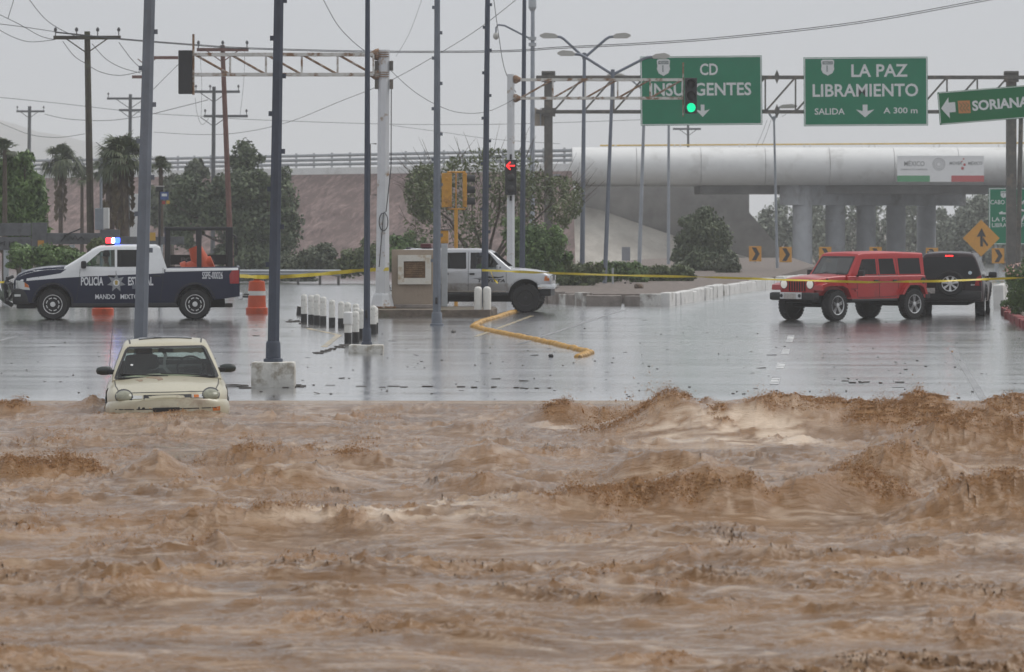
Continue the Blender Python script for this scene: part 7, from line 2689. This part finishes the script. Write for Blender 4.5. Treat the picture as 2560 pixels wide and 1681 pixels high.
    skb.lay([(.36, .552), (.43, .550), (.43, .588), (.36, .588)], 'X', 1, .012, .1, .01).build('amber_lens', M_amber, root)
    skb.lay([(-.33, .540), (.33, .540), (.33, .596), (-.33, .596)], 'X', 1, .004, .06, .02).build('grille_slot', M_trim, root)
    skb.lay([(-.31, .525), (.31, .525), (.315, .551), (-.315, .551)], 'X', 1, .014, .06, .02).build('grille_lip', cream, root)
    # bonnet shut lines and mud smears
    for s2 in (-1, 1):
        skb.line([(1.03, s2 * .725), (1.5, s2 * .71), (1.80, s2 * .665)], 'Z', 1, .012).build('shut_line', M_trim, root)
    skb.line([(-.70, .622), (-.30, .628), (.30, .628), (.70, .622)], 'X', 1, .010).build('shut_line', M_trim, root)
    mud = mat('mud_smear', (.26, .19, .13), .6, vary=.3, scale=10)
    skb.lay([(1.02, -.30), (1.12, -.27), (1.25, -.14), (1.42, -.12), (1.36, -.05), (1.20, -.06), (1.08, -.12)][::-1], 'Z', 1, .003, .1, .003).build('mud_smear', mud, root)
    skb.lay([(1.18, -.44), (1.30, -.40), (1.40, -.38), (1.36, -.33), (1.22, -.34)][::-1], 'Z', 1, .003, .1, .003).build('mud_smear', mud, root)
    # greenhouse shell
    gt = interp(smooth_poly([(-1.45, .93), (-1.05, 1.10), (-.72, 1.235), (-.45, 1.285), (-.05, 1.30), (.22, 1.265), (.36, 1.225), (.66, 1.03), (1.04, .775)], 5, (0, 2, 6)))
    def gh(x, z):
        t = min(1.1, max(0, (z - .79) / .49))
        return .765 - .19 * t ** 1.2
    gx = sorted(list(np.linspace(-1.45, 1.04, 56)))
    outer = loft(gx, lambda x: .72, lambda x: max(.74, gt(x)), gh, .035, .05, 8, 10).mesh('roof', cream)
    full_g = outer.copy()
    inner = loft(list(np.linspace(-1.30, .90, 40)), lambda x: .60, lambda x: max(.62, gt(x) - .045), lambda x, z: gh(x, z) - .05, .035, .05, 8, 10).mesh('cutter', M_int)
    scr = MB().prism([(-.705, .80), (.705, .80), (.69, .86), (.555, 1.165), (.52, 1.20), (-.52, 1.20), (-.555, 1.165), (-.69, .86)], .2, 1.4, 'YZ').mesh('cutter', M_trim)
    rear = MB().prism([(-.60, .97), (.60, .97), (.50, 1.21), (-.50, 1.21)], -1.8, -.55, 'YZ').mesh('cutter', M_trim)
    sw1 = [(.74, .865), (.42, 1.11), (.28, 1.20), (-.16, 1.225), (-.16, .89)]
    sw2 = [(-.24, .90), (-.24, 1.225), (-.50, 1.205), (-.92, 1.02), (-.92, .93)]
    cuts = [inner, scr, rear] + [MB().prism(w, -1.2, 1.2).mesh('cutter', M_trim) for w in (sw1, sw2)]
    shell = set_smooth(boolean(outer, cuts), 40)
    rf = link('roof', shell, root)
    skg = Skin(full_g)
    skg.lay([(-.70, .803), (.70, .803), (.685, .86), (.55, 1.165), (.515, 1.197), (-.515, 1.197), (-.55, 1.165), (-.685, .86)], 'X', 1, .002, .08, .006).build('windscreen', glass_mat('green_glass', (.80, .90, .86), .9), root, smooth=60)
    skg.line([(-.715, .795), (-.695, .86), (-.56, 1.17), (-.52, 1.205), (.52, 1.205), (.56, 1.17), (.695, .86), (.715, .795), (-.715, .795)], 'X', 1, .03, .005, .06).build('screen_seal', M_trim, root)
    # tinted band with peeling film along the top of the screen
    film = [(-.53, 1.185), (.53, 1.185), (.545, 1.13), (.48, 1.115), (.43, 1.135), (.36, 1.12), (.26, 1.132), (.12, 1.128), (-.10, 1.135), (-.30, 1.128), (-.45, 1.135), (-.55, 1.13)]
    skg.lay(film, 'X', 1, .008, .1, .002).build('sun_film', glass_mat('film_glass', (.20, .16, .11), .6), root)
    skg.lay([(-.50, .965), (-.465, .963), (-.462, .982), (-.497, .984)], 'X', 1, .007, .2, .002).build('screen_sticker', M_white, root)
    skg.lay([(-.60, .97), (.60, .97), (.50, 1.21), (-.50, 1.21)], 'X', -1, .002, .15, .006).build('rear_window', glass_mat('green_glass', None), root)
    for s2 in (-1, 1):
        skg.lay(sw1, 'Y', s2, .002, .15, .006).build('side_window', glass_mat('smoke_glass', None), root)
        skg.lay(sw2, 'Y', s2, .002, .15, .006).build('side_window', glass_mat('smoke_glass', None), root)
        skg.line([(.28, s2 * .50), (-.2, s2 * .52), (-.75, s2 * .50)], 'Z', 1, .022).build('roof_gutter', M_trim, root)
        mir = MB()
        mir.lathe([(0, -.12), (.045, -.105), (.062, -.04), (.062, .04), (.05, .095), (0, .12)], 14, (0, 0, 0), 'Y')
        mo = mir.build('wing_mirror', mat('mirror_dark', (.03, .038, .036), .4), root, smooth=60, loc=(.74, s2 * .865, .90), rot=(0, 0, s2 * R(-8)))
        MB().box((.76, s2 * .775, .88), (.09, .12, .07), bev=.02).build('mirror_foot', M_trim, root)
        wheel(root, 1.25, s2 * .74, rw, rw, .19, 'five', M_alloy, s2, tread=False)
        wheel(root, -1.38, s2 * .74, rw, rw, .19, 'five', M_alloy, s2, tread=False)
        skb.line([(.62, .28), (.66, .60), (.70, .83)], 'Y', s2, .012).build('shut_line', M_trim, root)
        skb.line([(-.20, .28), (-.20, .86)], 'Y', s2, .012).build('shut_line', M_trim, root)
        skb.line([(-1.9, .50), (1.5, .48)], 'Y', s2, .03, .012).build('rub_strip', M_trim, root)
        MB().box((-2.16, s2 * .56, .74), (.08, .26, .14), bev=.03).build('tail_light', M_red, root)
    # sunroof
    srp = [(.10, -.375), (.10, .375), (-.30, .375), (-.30, -.375)]
    skg.lay(srp[::-1], 'Z', 1, .010, .12, .02).build('sunroof', mat('black_glass', None), root)
    # wipers
    for y0, y1 in ((-.08, .58), (-.64, .02)):
        a = skg.hit(y1, .815, 'X', 1)[0]
        b = skg.hit(y0, .855, 'X', 1)[0]
        if a and b:
            MB().tube([b + Vector((.02, 0, 0)), (a + b) / 2 + Vector((.022, 0, .004)), a + Vector((.02, 0, 0))], .010, 5).build('wiper', M_trim, root)
    MB().box((1.0, 0, .795), (.10, 1.36, .03), bev=.01).build('cowl', M_trim, root)
    MB().tube([(.82, -.80, .86), (.74, -.775, 1.18), (.66, -.74, 1.48)], .005, 4).build('aerial', M_black, root)
    # cabin: seats, dashboard, steering wheel, mirror
    trimg = mat('grey_upholstery', (.10, .105, .11), .85, vary=.2)
    MB().box((.72, 0, .74), (.34, 1.30, .14), bev=.05).build('dashboard', M_int, root, smooth=40)
    for sy in (-.34, .34):
        dz = 0 if sy < 0 else -.27
        st = MB().box((-.28, sy, .78 + dz), (.16, .48, .62), (0, -.22, 0), bev=.09).build('seat_back', trimg, root, smooth=40)
        MB().box((-.36, sy + .04, 1.10 + dz), (.10, .24, .16), (0, -.15, 0), bev=.045).build('headrest', trimg, st, smooth=40)
    MB().box((-1.02, 0, .70), (.16, 1.2, .42), (0, -.3, 0), bev=.06).build('rear_seat', trimg, root, smooth=40)
    sw = MB()
    sw.tube([(.42 + .05 * math.sin(t), .34 + .185 * math.cos(t), .90 + .17 * math.sin(t)) for t in np.linspace(0, 6.283, 21)], .014, 6)
    sw.tube([(.42, .16, .90), (.42, .52, .90)], .016, 5)
    sw.build('steering_wheel', M_trim, root)
    MB().box((.36, 0, 1.155), (.03, .22, .055), bev=.012).build('rear_view_mirror', M_trim, root)
    # dark torn film hanging in the screen
    q = [(-.10, 1.19), (-.02, 1.19), (.02, 1.10), (.0, 1.02), (-.01, .95), (.07, .87), (.01, .86), (-.05, .93), (-.27, .90), (-.28, .885), (-.08, .915), (-.045, .98), (-.03, 1.09), (-.06, 1.15)]
    skg.lay(q, 'X', 1, -.012, .15, .003).build('hanging_film', M_trim, root)
    MB().box((-.1, 0, .25), (3.2, 1.2, .12), bev=.03).build('underbody', M_well, root)
    return root
cream_car()

# ------------------------------------------------------------------ rain haze
hz = bpy.data.materials.new('rain_haze')
hz.use_nodes = True
_n, _l = hz.node_tree.nodes, hz.node_tree.links
_n.clear()
_o = _n.new('ShaderNodeOutputMaterial')
_v = _n.new('ShaderNodeVolumePrincipled')
_v.inputs['Color'].default_value = (0.96, 0.98, 1.0, 1)
_v.inputs['Density'].default_value = 0.00048
_v.inputs['Anisotropy'].default_value = 0.2
_l.new(_v.outputs[0], _o.inputs['Volume'])
tag(MB().box((0, 1750, 38.5), (3600, 3620, 82)).build('haze', hz), None, None, None, 'stuff')
